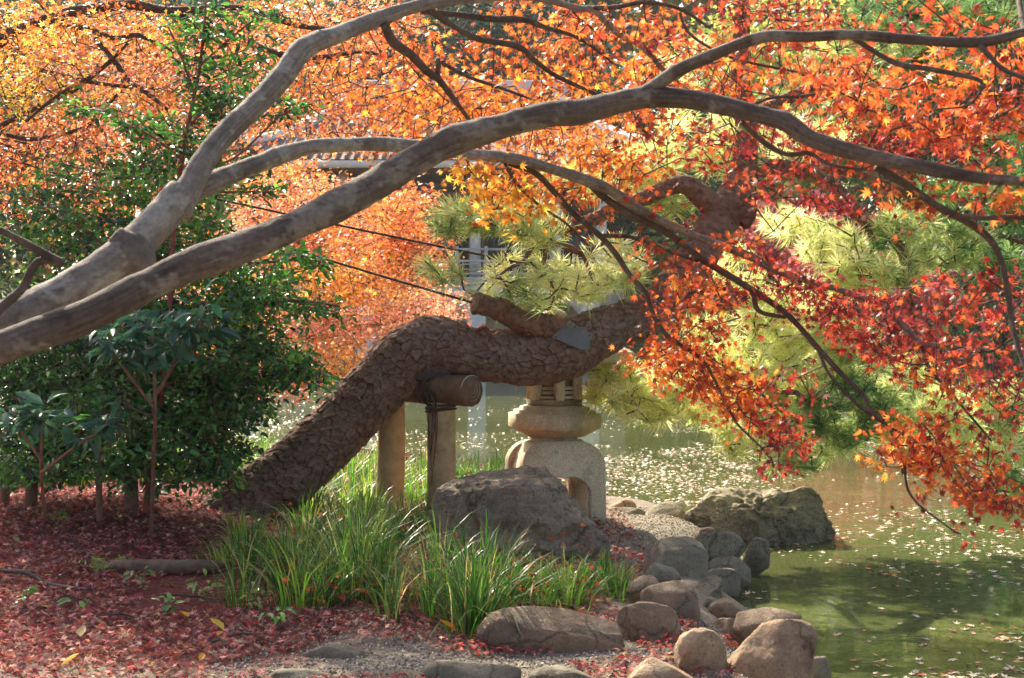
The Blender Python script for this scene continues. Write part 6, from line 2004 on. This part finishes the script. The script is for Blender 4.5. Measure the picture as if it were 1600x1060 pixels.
build_shrub('camellia', 'slender evergreen sapling with a red stem rising in front of the orange leaves', P(270, 800, 8.9),
            [[(226, 806, 9, 9.25), (256, 600, 8, 9.0), (270, 400, 7.5, 8.9), (280, 275, 7, 8.9), (290, 215, 6.5, 8.9), (302, 160, 6, 8.9), (312, 110, 5, 8.9), (320, 40, 4, 8.9), (322, 0, 3, 8.9)],
             [(290, 210, 5, 8.9), (320, 170, 4, 8.8), (350, 165, 3, 8.7), (390, 150, 2.4, 8.7)],
             [(305, 150, 4, 8.9), (280, 80, 4, 9.0), (262, 40, 3, 9.0)],
             [(284, 250, 4, 8.9), (240, 215, 3.4, 8.9), (200, 195, 2.6, 8.9)],
             [(314, 100, 3.4, 8.9), (360, 60, 3, 8.8), (400, 30, 2.4, 8.8), (440, 20, 2, 8.8)],
             [(283, 262, 4, 8.9), (360, 250, 3, 8.7), (440, 180, 2.4, 8.6), (490, 165, 2, 8.6)],
             [(278, 300, 4, 8.9), (350, 300, 3, 8.7), (420, 300, 2.4, 8.7)]],
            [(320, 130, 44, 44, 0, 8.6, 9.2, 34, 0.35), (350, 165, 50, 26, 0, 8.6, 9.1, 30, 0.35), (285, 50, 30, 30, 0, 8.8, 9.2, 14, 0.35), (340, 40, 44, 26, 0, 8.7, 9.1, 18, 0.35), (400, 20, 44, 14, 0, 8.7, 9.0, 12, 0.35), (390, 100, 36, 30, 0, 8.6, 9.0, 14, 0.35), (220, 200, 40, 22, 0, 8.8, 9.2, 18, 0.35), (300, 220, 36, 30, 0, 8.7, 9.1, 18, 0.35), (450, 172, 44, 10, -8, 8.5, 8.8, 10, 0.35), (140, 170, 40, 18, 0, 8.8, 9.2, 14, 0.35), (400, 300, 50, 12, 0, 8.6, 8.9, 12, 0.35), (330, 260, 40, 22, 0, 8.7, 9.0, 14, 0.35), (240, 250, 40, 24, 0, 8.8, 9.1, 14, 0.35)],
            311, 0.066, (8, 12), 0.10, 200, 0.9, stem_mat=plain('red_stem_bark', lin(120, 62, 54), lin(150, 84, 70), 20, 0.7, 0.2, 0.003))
# a broad-leaved understorey bush, its big leaves in whorls
BIG_PAL = [lin(54, 96, 66), lin(68, 112, 78), lin(44, 82, 60)]
build_shrub('aucuba', 'bush with big dull blue-green leaves in whorls under the grey boughs', P(236, 800, 8.0),
            [[(236, 840, 5, 8.6), (240, 720, 5, 8.3), (242, 640, 5, 8.0), (240, 560, 5, 8.0), (236, 520, 4, 8.0)], [(243, 620, 5, 8.0), (290, 540, 4, 7.9), (320, 500, 3, 7.9)], [(243, 640, 5, 8.0), (180, 560, 4, 7.9), (150, 530, 3, 7.9)]],
            [(240, 520, 90, 34, 0, 7.7, 8.2, 16, 0.0), (300, 500, 50, 40, 0, 7.7, 8.1, 8, 0.0), (170, 540, 50, 24, 0, 7.7, 8.1, 7, 0.0), (250, 560, 60, 26, 0, 7.7, 8.1, 6, 0.0)],
            321, 0.125, (6, 9), 0.07, 120, 0.85, BIG_PAL, BIG_PAL)
build_shrub('aucuba', 'low bush with long pale-edged leaves in whorls at the left edge', P(60, 800, 7.6),
            [[(70, 812, 5, 8.0), (64, 740, 5, 7.7), (66, 680, 5, 7.6), (70, 650, 4, 7.6)], [(64, 720, 5, 7.6), (30, 670, 4, 7.6), (8, 650, 3, 7.6)], [(63, 740, 5, 7.6), (130, 690, 4, 7.5), (150, 680, 3, 7.5)]],
            [(66, 650, 24, 12, 0, 7.5, 7.8, 6, 0.2), (10, 655, 36, 24, 0, 7.5, 7.8, 7, 0.2), (140, 670, 36, 24, 0, 7.4, 7.8, 7, 0.2), (40, 370, 40, 14, 0, 7.4, 7.6, 0, 0)],
            331, 0.14, (6, 9), 0.05, 60, 0.75, BIG_PAL, [lin(110, 170, 80), lin(84, 140, 80)])
for lab, rows, pads, sd in (
        ('thin dark stem of an understorey bush left of the camellia trunk', [[(155, 815, 10, 9.0), (156, 740, 9, 9.0), (160, 680, 7, 9.0), (166, 620, 5, 9.0)]], [(165, 640, 40, 30, 0, 8.7, 9.3, 16, 0.1)], 341),
        ('crooked dark stemmed bush in the shade at the left edge', [[(46, 810, 20, 9.6), (52, 740, 17, 9.6), (66, 690, 14, 9.6), (60, 620, 10, 9.6), (40, 540, 6, 9.6)]], [(50, 600, 60, 40, 0, 9.2, 10, 40, 0.05)], 351),
        ('straight dark trunk at the very left of the shaded bank', [[(6, 812, 16, 9.8), (10, 740, 14, 9.8), (14, 660, 12, 9.8), (8, 560, 8, 9.8)]], [(10, 560, 40, 50, 0, 9.6, 10.2, 30, 0.05)], 361)):
    q = rows[0][0]
    build_shrub('understorey_bush', lab, P(q[0], q[1], q[3]), rows, pads, sd, 0.06, (8, 12), 0.10, 40, 1.0, cat='shrub')
# ------------------------------------------------------------------ grass, fallen leaves, floating leaves
def blades(base, heading, length, width, lean, cols, r, seg=4):
    """curved grass blades"""
    n = len(base)
    up = np.array([0, 0, 1.0])
    h = np.stack([np.cos(heading), np.sin(heading), 0 * heading], -1)
    side = np.stack([-np.sin(heading), np.cos(heading), 0 * heading], -1)
    V = []
    for k in range(seg + 1):
        t = k / seg
        out = lean * t ** 1.8
        z = t * (1 - 0.35 * lean * t * t)
        c = base + h * (out * length)[:, None] + up * (z * length)[:, None]
        w = width * (1 - t) ** 0.6 if k else width * 0.7
        if k == seg:
            V.append(c[:, None])
        else:
            V.append(np.stack([c - side * w[:, None], c + side * w[:, None]], 1))
    v = np.concatenate(V, 1)
    m = v.shape[1]
    f = []
    for k in range(seg - 1):
        a = 2 * k
        f += [[a, a + 1, a + 3], [a, a + 3, a + 2]]
    a = 2 * (seg - 1)
    f.append([a, a + 1, a + 2])
    f = np.array(f)
    F = f[None] + (np.arange(n) * m)[:, None, None]
    return v.reshape(-1, 3), F.reshape(-1, 3), np.repeat(cols, m, 0)


GRASS_PAL = np.array([lin(72, 118, 36), lin(100, 146, 44), lin(54, 94, 38), lin(132, 168, 60), lin(84, 112, 50)])


def build_grass():
    r = np.random.default_rng(55)
    # tuft regions: px0, px1, py0, py1 (foot of the tuft), tufts, blade length, spread
    regs = [(365, 480, 880, 955, 9, 0.34), (450, 560, 900, 975, 8, 0.46), (540, 700, 900, 975, 11, 0.48), (690, 790, 930, 995, 8, 0.50), (780, 950, 915, 948, 14, 0.24), (900, 970, 910, 940, 5, 0.18),
            (470, 600, 835, 890, 11, 0.32), (540, 680, 770, 850, 14, 0.34), (640, 665, 745, 790, 5, 0.3), (480, 600, 742, 780, 24, 0.40), (345, 400, 840, 900, 5, 0.2), (250, 470, 726, 760, 50, 0.40), (60, 330, 728, 760, 50, 0.46), (700, 800, 752, 764, 8, 0.22), (630, 690, 830, 880, 7, 0.32), (690, 780, 905, 930, 5, 0.30), (-40, 200, 740, 775, 30, 0.44), (610, 800, 736, 758, 30, 0.26), (440, 590, 785, 840, 14, 0.30)]
    parts = []
    for (x0, x1, y0, y1, cnt, L) in regs:
        cnt = int(cnt * 1.15)
        px, py = r.uniform(x0, x1, cnt), r.uniform(y0, y1, cnt)
        d = CAM_H * FPX / (py - HORIZON)
        c = PN(px, py, d)
        z = ground_z(c[:, 0], c[:, 1])
        ok = pond_sd(c[:, 0], c[:, 1]) > 0.08
        c[:, 2] = z
        c = c[ok]
        nb = 40
        idx = np.repeat(np.arange(len(c)), nb)
        N = len(idx)
        off = r.normal(size=(N, 2)) * 0.05
        head = np.arctan2(off[:, 1], off[:, 0]) + r.normal(size=N) * 0.7
        b = c[idx].copy()
        b[:, 0] += off[:, 0]; b[:, 1] += off[:, 1]
        b[:, 2] -= 0.01
        tl = r.uniform(0.75, 1.2, len(c))[idx]
        ln = L * tl * r.uniform(0.55, 1.15, N)
        lean = np.clip(np.hypot(off[:, 0], off[:, 1]) / 0.09, 0.1, 1.3) * r.uniform(0.3, 1.6, N)
        wd = r.uniform(0.003, 0.0066, N)
        base = GRASS_PAL[r.integers(0, 5, len(c))][idx]
        dry = (r.uniform(size=N) < 0.12)[:, None]
        base = np.where(dry, np.array(lin(176, 160, 104)), base)
        parts.append(blades(b, head, ln, wd, lean, shade(base, 0.2, r), r, 5))
    v, f, c = join(parts)
    o = obj('grass', mesh_np('grass', v, f, grass_mat, c))
    tag(o, 'long arching green grass round the prop posts and the dark rock', None, kind='stuff')


build_grass()

LITTER_PAL = np.array([lin(160, 78, 74), lin(138, 66, 68), lin(188, 114, 106), lin(120, 66, 66), lin(204, 142, 130), lin(146, 84, 78), lin(170, 72, 64), lin(158, 112, 94), lin(100, 60, 60), lin(186, 150, 120)])
litter_mat = leaf_material('fallen_leaf', 0.30, 0.6, 0.2, 1.2)


def lay_leaves(x, y, r, size, pal, lift=0.012, tilt=0.38, template=MAPLE5, var=0.2):
    n = len(x)
    z = ground_z(x, y) + r.uniform(0.004, lift, n) + 0.012
    pos = np.stack([x, y, z], -1)
    nrm = unit(np.stack([r.normal(size=n) * tilt, r.normal(size=n) * tilt, np.ones(n)], -1))
    a = r.uniform(0, 2 * np.pi, n)
    fy = np.stack([np.cos(a), np.sin(a), 0 * a], -1)
    fy = unit(fy - nrm * np.sum(fy * nrm, -1, keepdims=True))
    fx = np.cross(fy, nrm)
    sz = size * r.uniform(0.6, 1.2, n)
    cols = shade(pal[r.integers(0, len(pal), n)], var, r)
    return pos, fx, fy, nrm, sz, cols


def build_litter():
    r = np.random.default_rng(66)
    n = 90000
    x = r.uniform(-5.2, 0.9, n); y = r.uniform(4.8, 14.5, n)
    nz = fbm(np.stack([x, y, 0 * x], -1) * 2.2, 3, 71)
    keep = pond_sd(x, y) > 0.25
    path = (x > -1.0 + 0.25 * nz) & (y < 6.6 + 0.12 * x)
    # drifts on the path, dense cover on the bank
    drift = (nz > 0.28)
    keep &= np.where(path, drift & (r.uniform(size=n) < 0.8), True)
    grassy = (x > -1.9) & (y > 6.9)
    keep &= np.where(grassy, r.uniform(size=n) < 0.22, True)
    front = (y < 5.95) & (x > -2.4) & (x < 0)
    keep &= ~(front & (nz < 0.0))
    x, y = x[keep], y[keep]
    pos, fx, fy, fz, sz, cols = lay_leaves(x, y, r, 0.058, LITTER_PAL, 0.022, 0.5, MAPLE5, 0.3)
    hf = r.uniform(size=len(pos)) < 0.5
    v, f, c = join([stamp(T[0], T[1], pos[q], fx[q], fy[q], fz[q], sz[q], cols[q]) for T, q in ((MAPLE5, hf), (MAPLE5B, ~hf))])
    o = obj('fallen_leaves', mesh_np('fallen_leaves', v, f, litter_mat, c))
    tag(o, 'carpet of dull red maple leaves covering the bank', None, kind='stuff')
    # leaves caught in the grass
    k = 500
    px, py = r.uniform(420, 940, k), r.uniform(840, 985, k)
    d = CAM_H * FPX / (py - HORIZON)
    g = PN(px, py, d)
    pos = np.stack([g[:, 0], g[:, 1], ground_z(g[:, 0], g[:, 1]) + r.uniform(0.02, 0.24, k)], -1)
    fx = rand_dirs(k, r); fy = unit(np.cross(fx, rand_dirs(k, r))); fz = np.cross(fx, fy)
    pal2 = np.array([lin(206, 84, 50), lin(184, 62, 48), lin(214, 124, 60), lin(150, 70, 56), lin(196, 140, 90)])
    v, f, c = stamp(MAPLE5B[0], MAPLE5B[1], pos, fx, fy, fz, 0.05 * r.uniform(0.6, 1.2, k), shade(pal2[r.integers(0, 5, k)], 0.2, r))
    tag(obj('caught_leaves', mesh_np('caught_leaves', v, f, litter_mat, c)), 'red and orange leaves caught among the grass blades', None, kind='stuff')
    # leaves caught between the stones on the right
    spots = [(1060, 1015, 60, 14, 90), (960, 1000, 80, 8, 50), (1145, 968, 14, 6, 26), (1105, 885, 10, 4, 14), (760, 1020, 70, 9, 60), (1030, 985, 50, 5, 30), (1110, 910, 14, 4, 18), (1050, 830, 50, 6, 30), (990, 880, 50, 20, 90), (960, 900, 40, 14, 60)]
    P_ = []
    for (cx, cy_, rx, ry, k) in spots:
        t = r.uniform(0, 2 * np.pi, k); q = np.sqrt(r.uniform(0, 1, k))
        px, py = cx + rx * q * np.cos(t), cy_ + ry * q * np.sin(t)
        d = CAM_H * FPX / (py - HORIZON)
        P_.append(np.stack([(px - 800) * d / FPX, d], -1))
    P_ = np.concatenate(P_)
    pal = np.array([lin(206, 76, 62), lin(186, 60, 56), lin(214, 108, 86), lin(170, 60, 58)])
    pos, fx, fy, fz, sz, cols = lay_leaves(P_[:, 0], P_[:, 1], r, 0.05, pal, 0.03)
    v, f, c = stamp(MAPLE5[0], MAPLE5[1], pos, fx, fy, fz, sz, cols)
    tag(obj('fallen_leaves', mesh_np('fallen_leaves', v, f, litter_mat, c)), 'small drifts of bright red leaves between the path stones', None, kind='stuff')


build_litter()


def build_gravel():
    r = np.random.default_rng(67)
    tv = np.array([[1, 0, 0], [-1, 0, 0], [0, 1, 0], [0, -1, 0], [0, 0, 0.7], [0, 0, -0.7]], float)
    tf = np.array([[0, 2, 4], [2, 1, 4], [1, 3, 4], [3, 0, 4], [2, 0, 5], [1, 2, 5], [3, 1, 5], [0, 3, 5]])
    n = 9000
    a = np.stack([r.uniform(-1.3, 1.1, n), r.uniform(5.2, 7.0, n)], -1)
    b = np.stack([r.uniform(0.35, 1.7, n), r.uniform(8.3, 12.5, n)], -1)
    q = np.concatenate([a, b])
    q = q[pond_sd(q[:, 0], q[:, 1]) > 0.02]
    n = len(q)
    pos = np.stack([q[:, 0], q[:, 1], ground_z(q[:, 0], q[:, 1]) + 0.003], -1)
    fx = rand_dirs(n, r); fy = unit(np.cross(fx, rand_dirs(n, r))); fz = np.cross(fx, fy)
    pal = np.array([lin(150, 140, 124), lin(176, 166, 150), lin(118, 108, 96), lin(196, 188, 172)])
    v, f, c = stamp(tv, tf, pos, fx, fy, fz, r.uniform(0.003, 0.009, n), shade(pal[r.integers(0, 4, n)], 0.15, r))
    tag(obj('gravel', mesh_np('gravel', v, f, col_mat('gravel_grain', 0.9, 200, 0.2, 0.2, 0.001, 300), c)), 'pale grey gravel on the path and round the lantern', None, kind='stuff')


build_gravel()


def build_floating():
    r = np.random.default_rng(88)
    n = 130000
    y = r.uniform(6.3, 40, n)
    x = (r.uniform(-0.42, 0.42, n)) * y
    sd = pond_sd(x, y)
    p = np.stack([x, y, 0 * x], -1)
    dens = sstep(-0.6, 0.6, fbm(p * np.array([0.5, 0.28, 1]), 3, 5)) * 0.6 + 0.4 * sstep(0.1, 0.6, fbm(p * np.array([1.8, 1.0, 1]), 2, 9))
    lane = 0.22 + 0.75 * np.exp(-((y - 16.5) / 6.0) ** 2) + 0.95 * np.exp(-((y - 8.0) / 2.5) ** 2)
    keep = (sd < -0.12) & (r.uniform(size=n) < dens ** 1.7 * lane * 1.15)
    x, y = x[keep], y[keep]
    n = len(x)
    pos = np.stack([x, y, np.full(n, WATER_Z + 0.006)], -1)
    tilt = 0.16
    nrm = unit(np.stack([r.normal(size=n) * tilt, r.normal(size=n) * tilt, np.ones(n)], -1))
    a = r.uniform(0, 2 * np.pi, n)
    fy = np.stack([np.cos(a), np.sin(a), 0 * a], -1); fy = unit(fy - nrm * np.sum(fy * nrm, -1, keepdims=True)); fx = np.cross(fy, nrm)
    pal = np.array([lin(226, 208, 180), lin(236, 222, 200), lin(216, 186, 156), lin(206, 160, 132), lin(228, 208, 160), lin(200, 90, 72)])  # near-white tones carry the sun's glint on the leaves as colour
    w = r.choice(6, n, p=[0.3, 0.26, 0.18, 0.12, 0.1, 0.04])
    cols = shade(pal[w], 0.1, r)
    sz = 0.072 * r.uniform(0.5, 1.3, n)
    T = maple_template(5, -0.3)
    fl = leaf_material('floating_leaf', 0.1, 0.36, 0.9, 1.1)
    vis = visible(pos, -4)
    pick = np.argsort(y + np.where(vis, 0, 1000))[:160]
    tints = ['pale beige', 'tan', 'bright red', 'yellow-orange', 'dull pink', 'nearly white']
    meshes = [mesh_np('floating_leaf', T[0], T[1], fl, np.repeat(np.array([c]), len(T[0]), 0)) for c in (lin(214, 186, 168), lin(206, 164, 146), lin(200, 90, 72), lin(224, 160, 70), lin(200, 150, 150), lin(226, 202, 186))]
    for k in pick:
        j = int(r.choice(6, p=[0.3, 0.2, 0.15, 0.08, 0.12, 0.15]))
        o = obj('floating_leaf', meshes[j])
        M = Matrix.Identity(4)
        for q in range(3):
            M[q][0], M[q][1], M[q][2], M[q][3] = fx[k, q] * sz[k], fy[k, q] * sz[k], nrm[k, q] * sz[k], pos[k, q]
        o.matrix_basis = M
        lx = pos[k, 0] * FPX / pos[k, 1] + 800
        where = 'beside the shore stones' if lx < 1300 else ('on the shaded green water' if lx < 1470 else 'by the right picture edge')
        far_ = 'nearest the viewer' if pos[k, 1] < 7.6 else 'farther out'
        tag(o, tints[j] + ' maple leaf floating ' + where + ', ' + far_, 'leaf', 'maple leaves floating near the shore, ' + tints[j])
    m = np.ones(n, bool); m[pick] = False
    v, f, c = stamp(T[0], T[1], pos[m], fx[m], fy[m], nrm[m], sz[m], cols[m])
    tag(obj('floating_leaves', mesh_np('floating_leaves', v, f, fl, c)), 'leaves strewn over the open water, sun glint in their pale colour', None, kind='stuff')


build_floating()

# ------------------------------------------------------------------ guy wires of the pine
wire_m = plain('dark_wire', lin(58, 50, 46), lin(84, 74, 66), 60, 0.6, 0.2, 0.002)


def wire(label, a, b, sag):
    pts = [a + (b - a) * t + Vector((0, 0, -sag * 4 * t * (1 - t))) for t in np.linspace(0, 1, 9)]
    v, f = tube(pts, [0.0085] * 9, 8, 0.3)
    c = (a + b) / 2
    o = obj('guy_wire', mesh_np('guy_wire', v - np.array(list(c)), f, wire_m, smooth=True), None, c)
    tag(o, label, 'wire', 'guy wires of the leaning pine')


wire('upper taut dark wire running to the twisted pine limb', P(-110, 207, 11.35), P(950, 438, 9.9), 0.03)
wire('lower taut dark wire tied to the sawn-off pine stub', P(-110, 205, 11.35), P(748, 476, 9.6), 0.03)

# ------------------------------------------------------------------ small things on the bank
def surface_root():
    rows = [(172, 902, 14, 7.9), (200, 895, 24, 7.85), (235, 890, 27, 7.85), (270, 897, 25, 7.85), (310, 897, 22, 7.9), (335, 890, 17, 7.95), (352, 884, 8, 8.0)]
    p_, r_ = px_path(rows)
    p_ = [Vector((q.x, q.y, gz(q.x, q.y) + 0.035)) for q in p_]
    v, f = tube(p_, r_, 16, 0.015, 0.22, 20, 6)
    c = v.mean(0)
    o = obj('surface_root', mesh_np('surface_root', v - c, f, plain('root_bark', lin(92, 72, 60), lin(130, 106, 88), 20, 0.9, 0.4, 0.005), smooth=True), None, tuple(c))
    tag(o, 'thick bare root lying half buried among the red leaves', 'root')


surface_root()


def fallen_twig(label, rows):
    p_, r_ = px_path(rows)
    p_ = [Vector((q.x, q.y, gz(q.x, q.y) + 0.03 + 0.012 * math.sin(k * 2.1))) for k, q in enumerate(p_)]
    v, f = tube(p_, r_, 8, 0.03, 0.15, 20, 6)
    c = v.mean(0)
    tag(obj('fallen_twig', mesh_np('fallen_twig', v - c, f, bark_dark, smooth=True), None, tuple(c)), label, 'twig', 'twigs on the bank')


fallen_twig('long thin fallen twig at the left edge of the leaf carpet', [(-10, 893, 7, 7.7), (40, 908, 7, 7.6), (70, 922, 6, 7.5), (110, 936, 5, 7.3), (145, 950, 3, 7.2)])


fallen_twig('short crooked twig lying on the leaves below the fern', [(150, 985, 4, 6.6), (190, 978, 4, 6.65), (225, 984, 3, 6.6)])
fallen_twig('thin pale twig lying just left of the low kerb stone', [(330, 1020, 4, 6.15), (380, 1008, 4, 6.25), (420, 1010, 3, 6.25)])
fallen_twig('bent twig on the leaves under the thick bare root', [(250, 940, 4, 7.2), (280, 948, 4, 7.15), (318, 944, 3, 7.2), (340, 952, 2, 7.1)])


def small_plant(name, label, px, py, kind, seed, h=0.16, n=12, pal=None, leaf=0.05):
    r = np.random.default_rng(seed)
    d = CAM_H * FPX / (py - HORIZON)
    b = P(px, py, d); b.z = gz(b.x, b.y)
    root = empty(name, b, label, 'plant', 'small plants among the fallen leaves')
    pal = np.array(pal or [lin(104, 150, 66), lin(84, 128, 60), lin(128, 166, 80)])
    bb = np.array(list(b))
    stems, L = [], []
    if kind == 'fern':
        for k in range(n):
            a = r.uniform(0, 2 * np.pi); ln = h * r.uniform(0.8, 1.4)
            t = np.linspace(0, 1, 9)[:, None]
            dr = np.array([math.cos(a), math.sin(a) * 0.8, 0])
            p = bb + dr * ln * t + np.array([0, 0, 1]) * ln * (0.9 * t - 0.75 * t ** 2)
            stems.append((p[:-1], p[1:]))
            sd = np.array([-dr[1], dr[0], 0])
            for i in range(1, 9):
                for s in (-1, 1):
                    L.append((p[i], dr * 0.5 + sd * s, leaf * (1.1 - 0.8 * i / 9)))
    else:
        for k in range(n):
            a = r.uniform(0, 2 * np.pi); ln = h * r.uniform(0.5, 1.2)
            dr = np.array([math.cos(a), math.sin(a), 0])
            p0, p1 = bb, bb + dr * ln * 0.5 + np.array([0, 0, ln * 0.8])
            stems.append((p0[None], p1[None]))
            L.append((p1, dr + np.array([0, 0, 0.2]), leaf * r.uniform(0.7, 1.3)))
            L.append(((p0 + p1) / 2, -dr * 0.2 + rand_dirs(1, r)[0] * 0.8, leaf * r.uniform(0.5, 1.0)))
    A = np.concatenate([q[0] for q in stems]); B = np.concatenate([q[1] for q in stems])
    obj('stem', twig_mesh('stem', A, B, 0.002, 0.0014, bark_shrub, 3), root)
    pos = np.array([q[0] for q in L]); out = unit(np.array([q[1] for q in L])); sz = np.array([q[2] for q in L])
    fx, fy, fz = leaf_frames(len(pos), out, 1.0, (0, -0.3, 0), 0.05, 0.5, r)
    cols = shade(pal[r.integers(0, len(pal), len(pos))], 0.15, r)
    w = 0.6 if kind == 'fern' else 1.1
    individual_leaves(root, 'leaf', [(BLADE[0] * np.array([w, 1, 1]), BLADE[1])], leaf_ever, pos, fx, fy, fz, sz, cols, list(range(len(pos))), r, 4)


YG = [lin(150, 160, 72), lin(128, 146, 64), lin(166, 170, 90)]
small_plant('fern', 'yellow-green fern beside the bare root', 160, 905, 'fern', 1, 0.17, 8, YG, 0.05)
small_plant('fern', 'sparse yellowish fern standing in the leaves below the camellia trunk', 95, 850, 'fern', 2, 0.15, 6, YG, 0.045)
small_plant('seedling', 'green seedling with rounded leaves right under the bare root', 215, 925, 'herb', 3, 0.10, 7, None, 0.05)
small_plant('seedling', 'dark green seedling at the foot of the camellia trunk', 190, 812, 'herb', 4, 0.12, 9, [lin(60, 110, 70), lin(76, 126, 80)], 0.06)
small_plant('seedling', 'broad-leaved green seedling between the camellia trunk and the pine foot', 245, 806, 'herb', 5, 0.14, 10, [lin(60, 110, 70), lin(76, 126, 80)], 0.07)
small_plant('seedling', 'pale green herb in the leaves below the bare root end', 320, 940, 'herb', 6, 0.12, 9, YG, 0.055)
small_plant('seedling', 'single green-leaved seedling low on the left of the leaf carpet', 122, 965, 'herb', 7, 0.07, 4, None, 0.06)
small_plant('seedling', 'green and yellow herb near the left end of the grass', 400, 960, 'herb', 8, 0.12, 10, YG, 0.05)
small_plant('seedling', 'yellow-green herb at the edge of the grass below the pine foot', 345, 850, 'herb', 9, 0.15, 8, YG, 0.05)
small_plant('seedling', 'fresh green herb in the middle of the leaf carpet', 262, 965, 'herb', 10, 0.10, 8, None, 0.05)
small_plant('seedling', 'small plain green plant at the left edge of the leaf carpet', 30, 955, 'herb', 11, 0.09, 6, None, 0.045)
small_plant('sunlit_sapling', 'bright yellow-green sunlit sapling in the grass left of the prop', 510, 900, 'herb', 12, 0.24, 12, [lin(214, 220, 96), lin(196, 210, 84)], 0.07)
small_plant('seedling', 'low green herb just left of the low grey kerb stone', 430, 985, 'herb', 13, 0.09, 8, None, 0.05)

yel = leaf_material('yellow_fallen_leaf', 0.3, 0.5, 0.3, 1.2)
for k, (px, py, s, c, lab) in enumerate([(126, 1003, 0.07, lin(206, 176, 120), 'pale tan leaf lying on the red leaf carpet at lower left'), (350, 990, 0.09, lin(206, 178, 62), 'large yellow leaf lying on the red leaf carpet'), (296, 972, 0.06, lin(226, 186, 64), 'yellow leaf left of the large yellow one'),
                                         (340, 1000, 0.05, lin(196, 150, 90), 'tan curled leaf just below the large yellow one'), (95, 1046, 0.09, lin(186, 160, 70), 'narrow yellow-brown leaf by the bottom left stone'), (312, 1034, 0.045, lin(214, 160, 50), 'small orange-yellow leaf near the bottom edge'),
                                         (30, 872, 0.06, lin(150, 136, 96), 'faded tan leaf at the left edge of the leaf carpet'), (708, 985, 0.10, lin(232, 168, 52), 'bright yellow-orange leaf caught at the foot of the grass')]):
    q = PZ(px, py, 0.03)
    tv, tf = blade_template(0.75, 0.15, -0.1)
    o = obj('yellow_leaf', mesh_np('yellow_leaf', tv, tf, yel, np.repeat(np.array([c]), len(tv), 0)), None, (q.x, q.y, gz(q.x, q.y) + 0.035))
    o.rotation_euler = (R(28), R(10 * (k % 3 - 1)), R(70 * k))
    o.scale = (s, s, s)
    tag(o, lab, 'leaf', 'yellow leaves on the red leaf carpet')
# ------------------------------------------------------------------ the autumn haze over the pond
def build_haze():
    m = bpy.data.materials.new('thin_haze')
    m.use_nodes = True
    n, l = m.node_tree.nodes, m.node_tree.links
    for q in list(n):
        if q.type == 'BSDF_PRINCIPLED': n.remove(q)
    vol = n.new('ShaderNodeVolumePrincipled')
    vol.inputs['Color'].default_value = (1.0, 0.98, 0.93, 1)
    vol.inputs['Density'].default_value = 0.0005
    vol.inputs['Anisotropy'].default_value = 0.0
    l.new(vol.outputs[0], n['Material Output'].inputs['Volume'])
    x0, x1, y0, y1, z0, z1 = -95, 95, -25, 105, -2.6, 31
    v, f = box((x0 + x1) / 2, (y0 + y1) / 2, (z0 + z1) / 2, x1 - x0, y1 - y0, z1 - z0)
    o = obj('haze', mesh_np('haze', v, f, m))
    tag(o, 'thin pale haze over the pond and the far bank', None, kind='stuff')


build_haze()
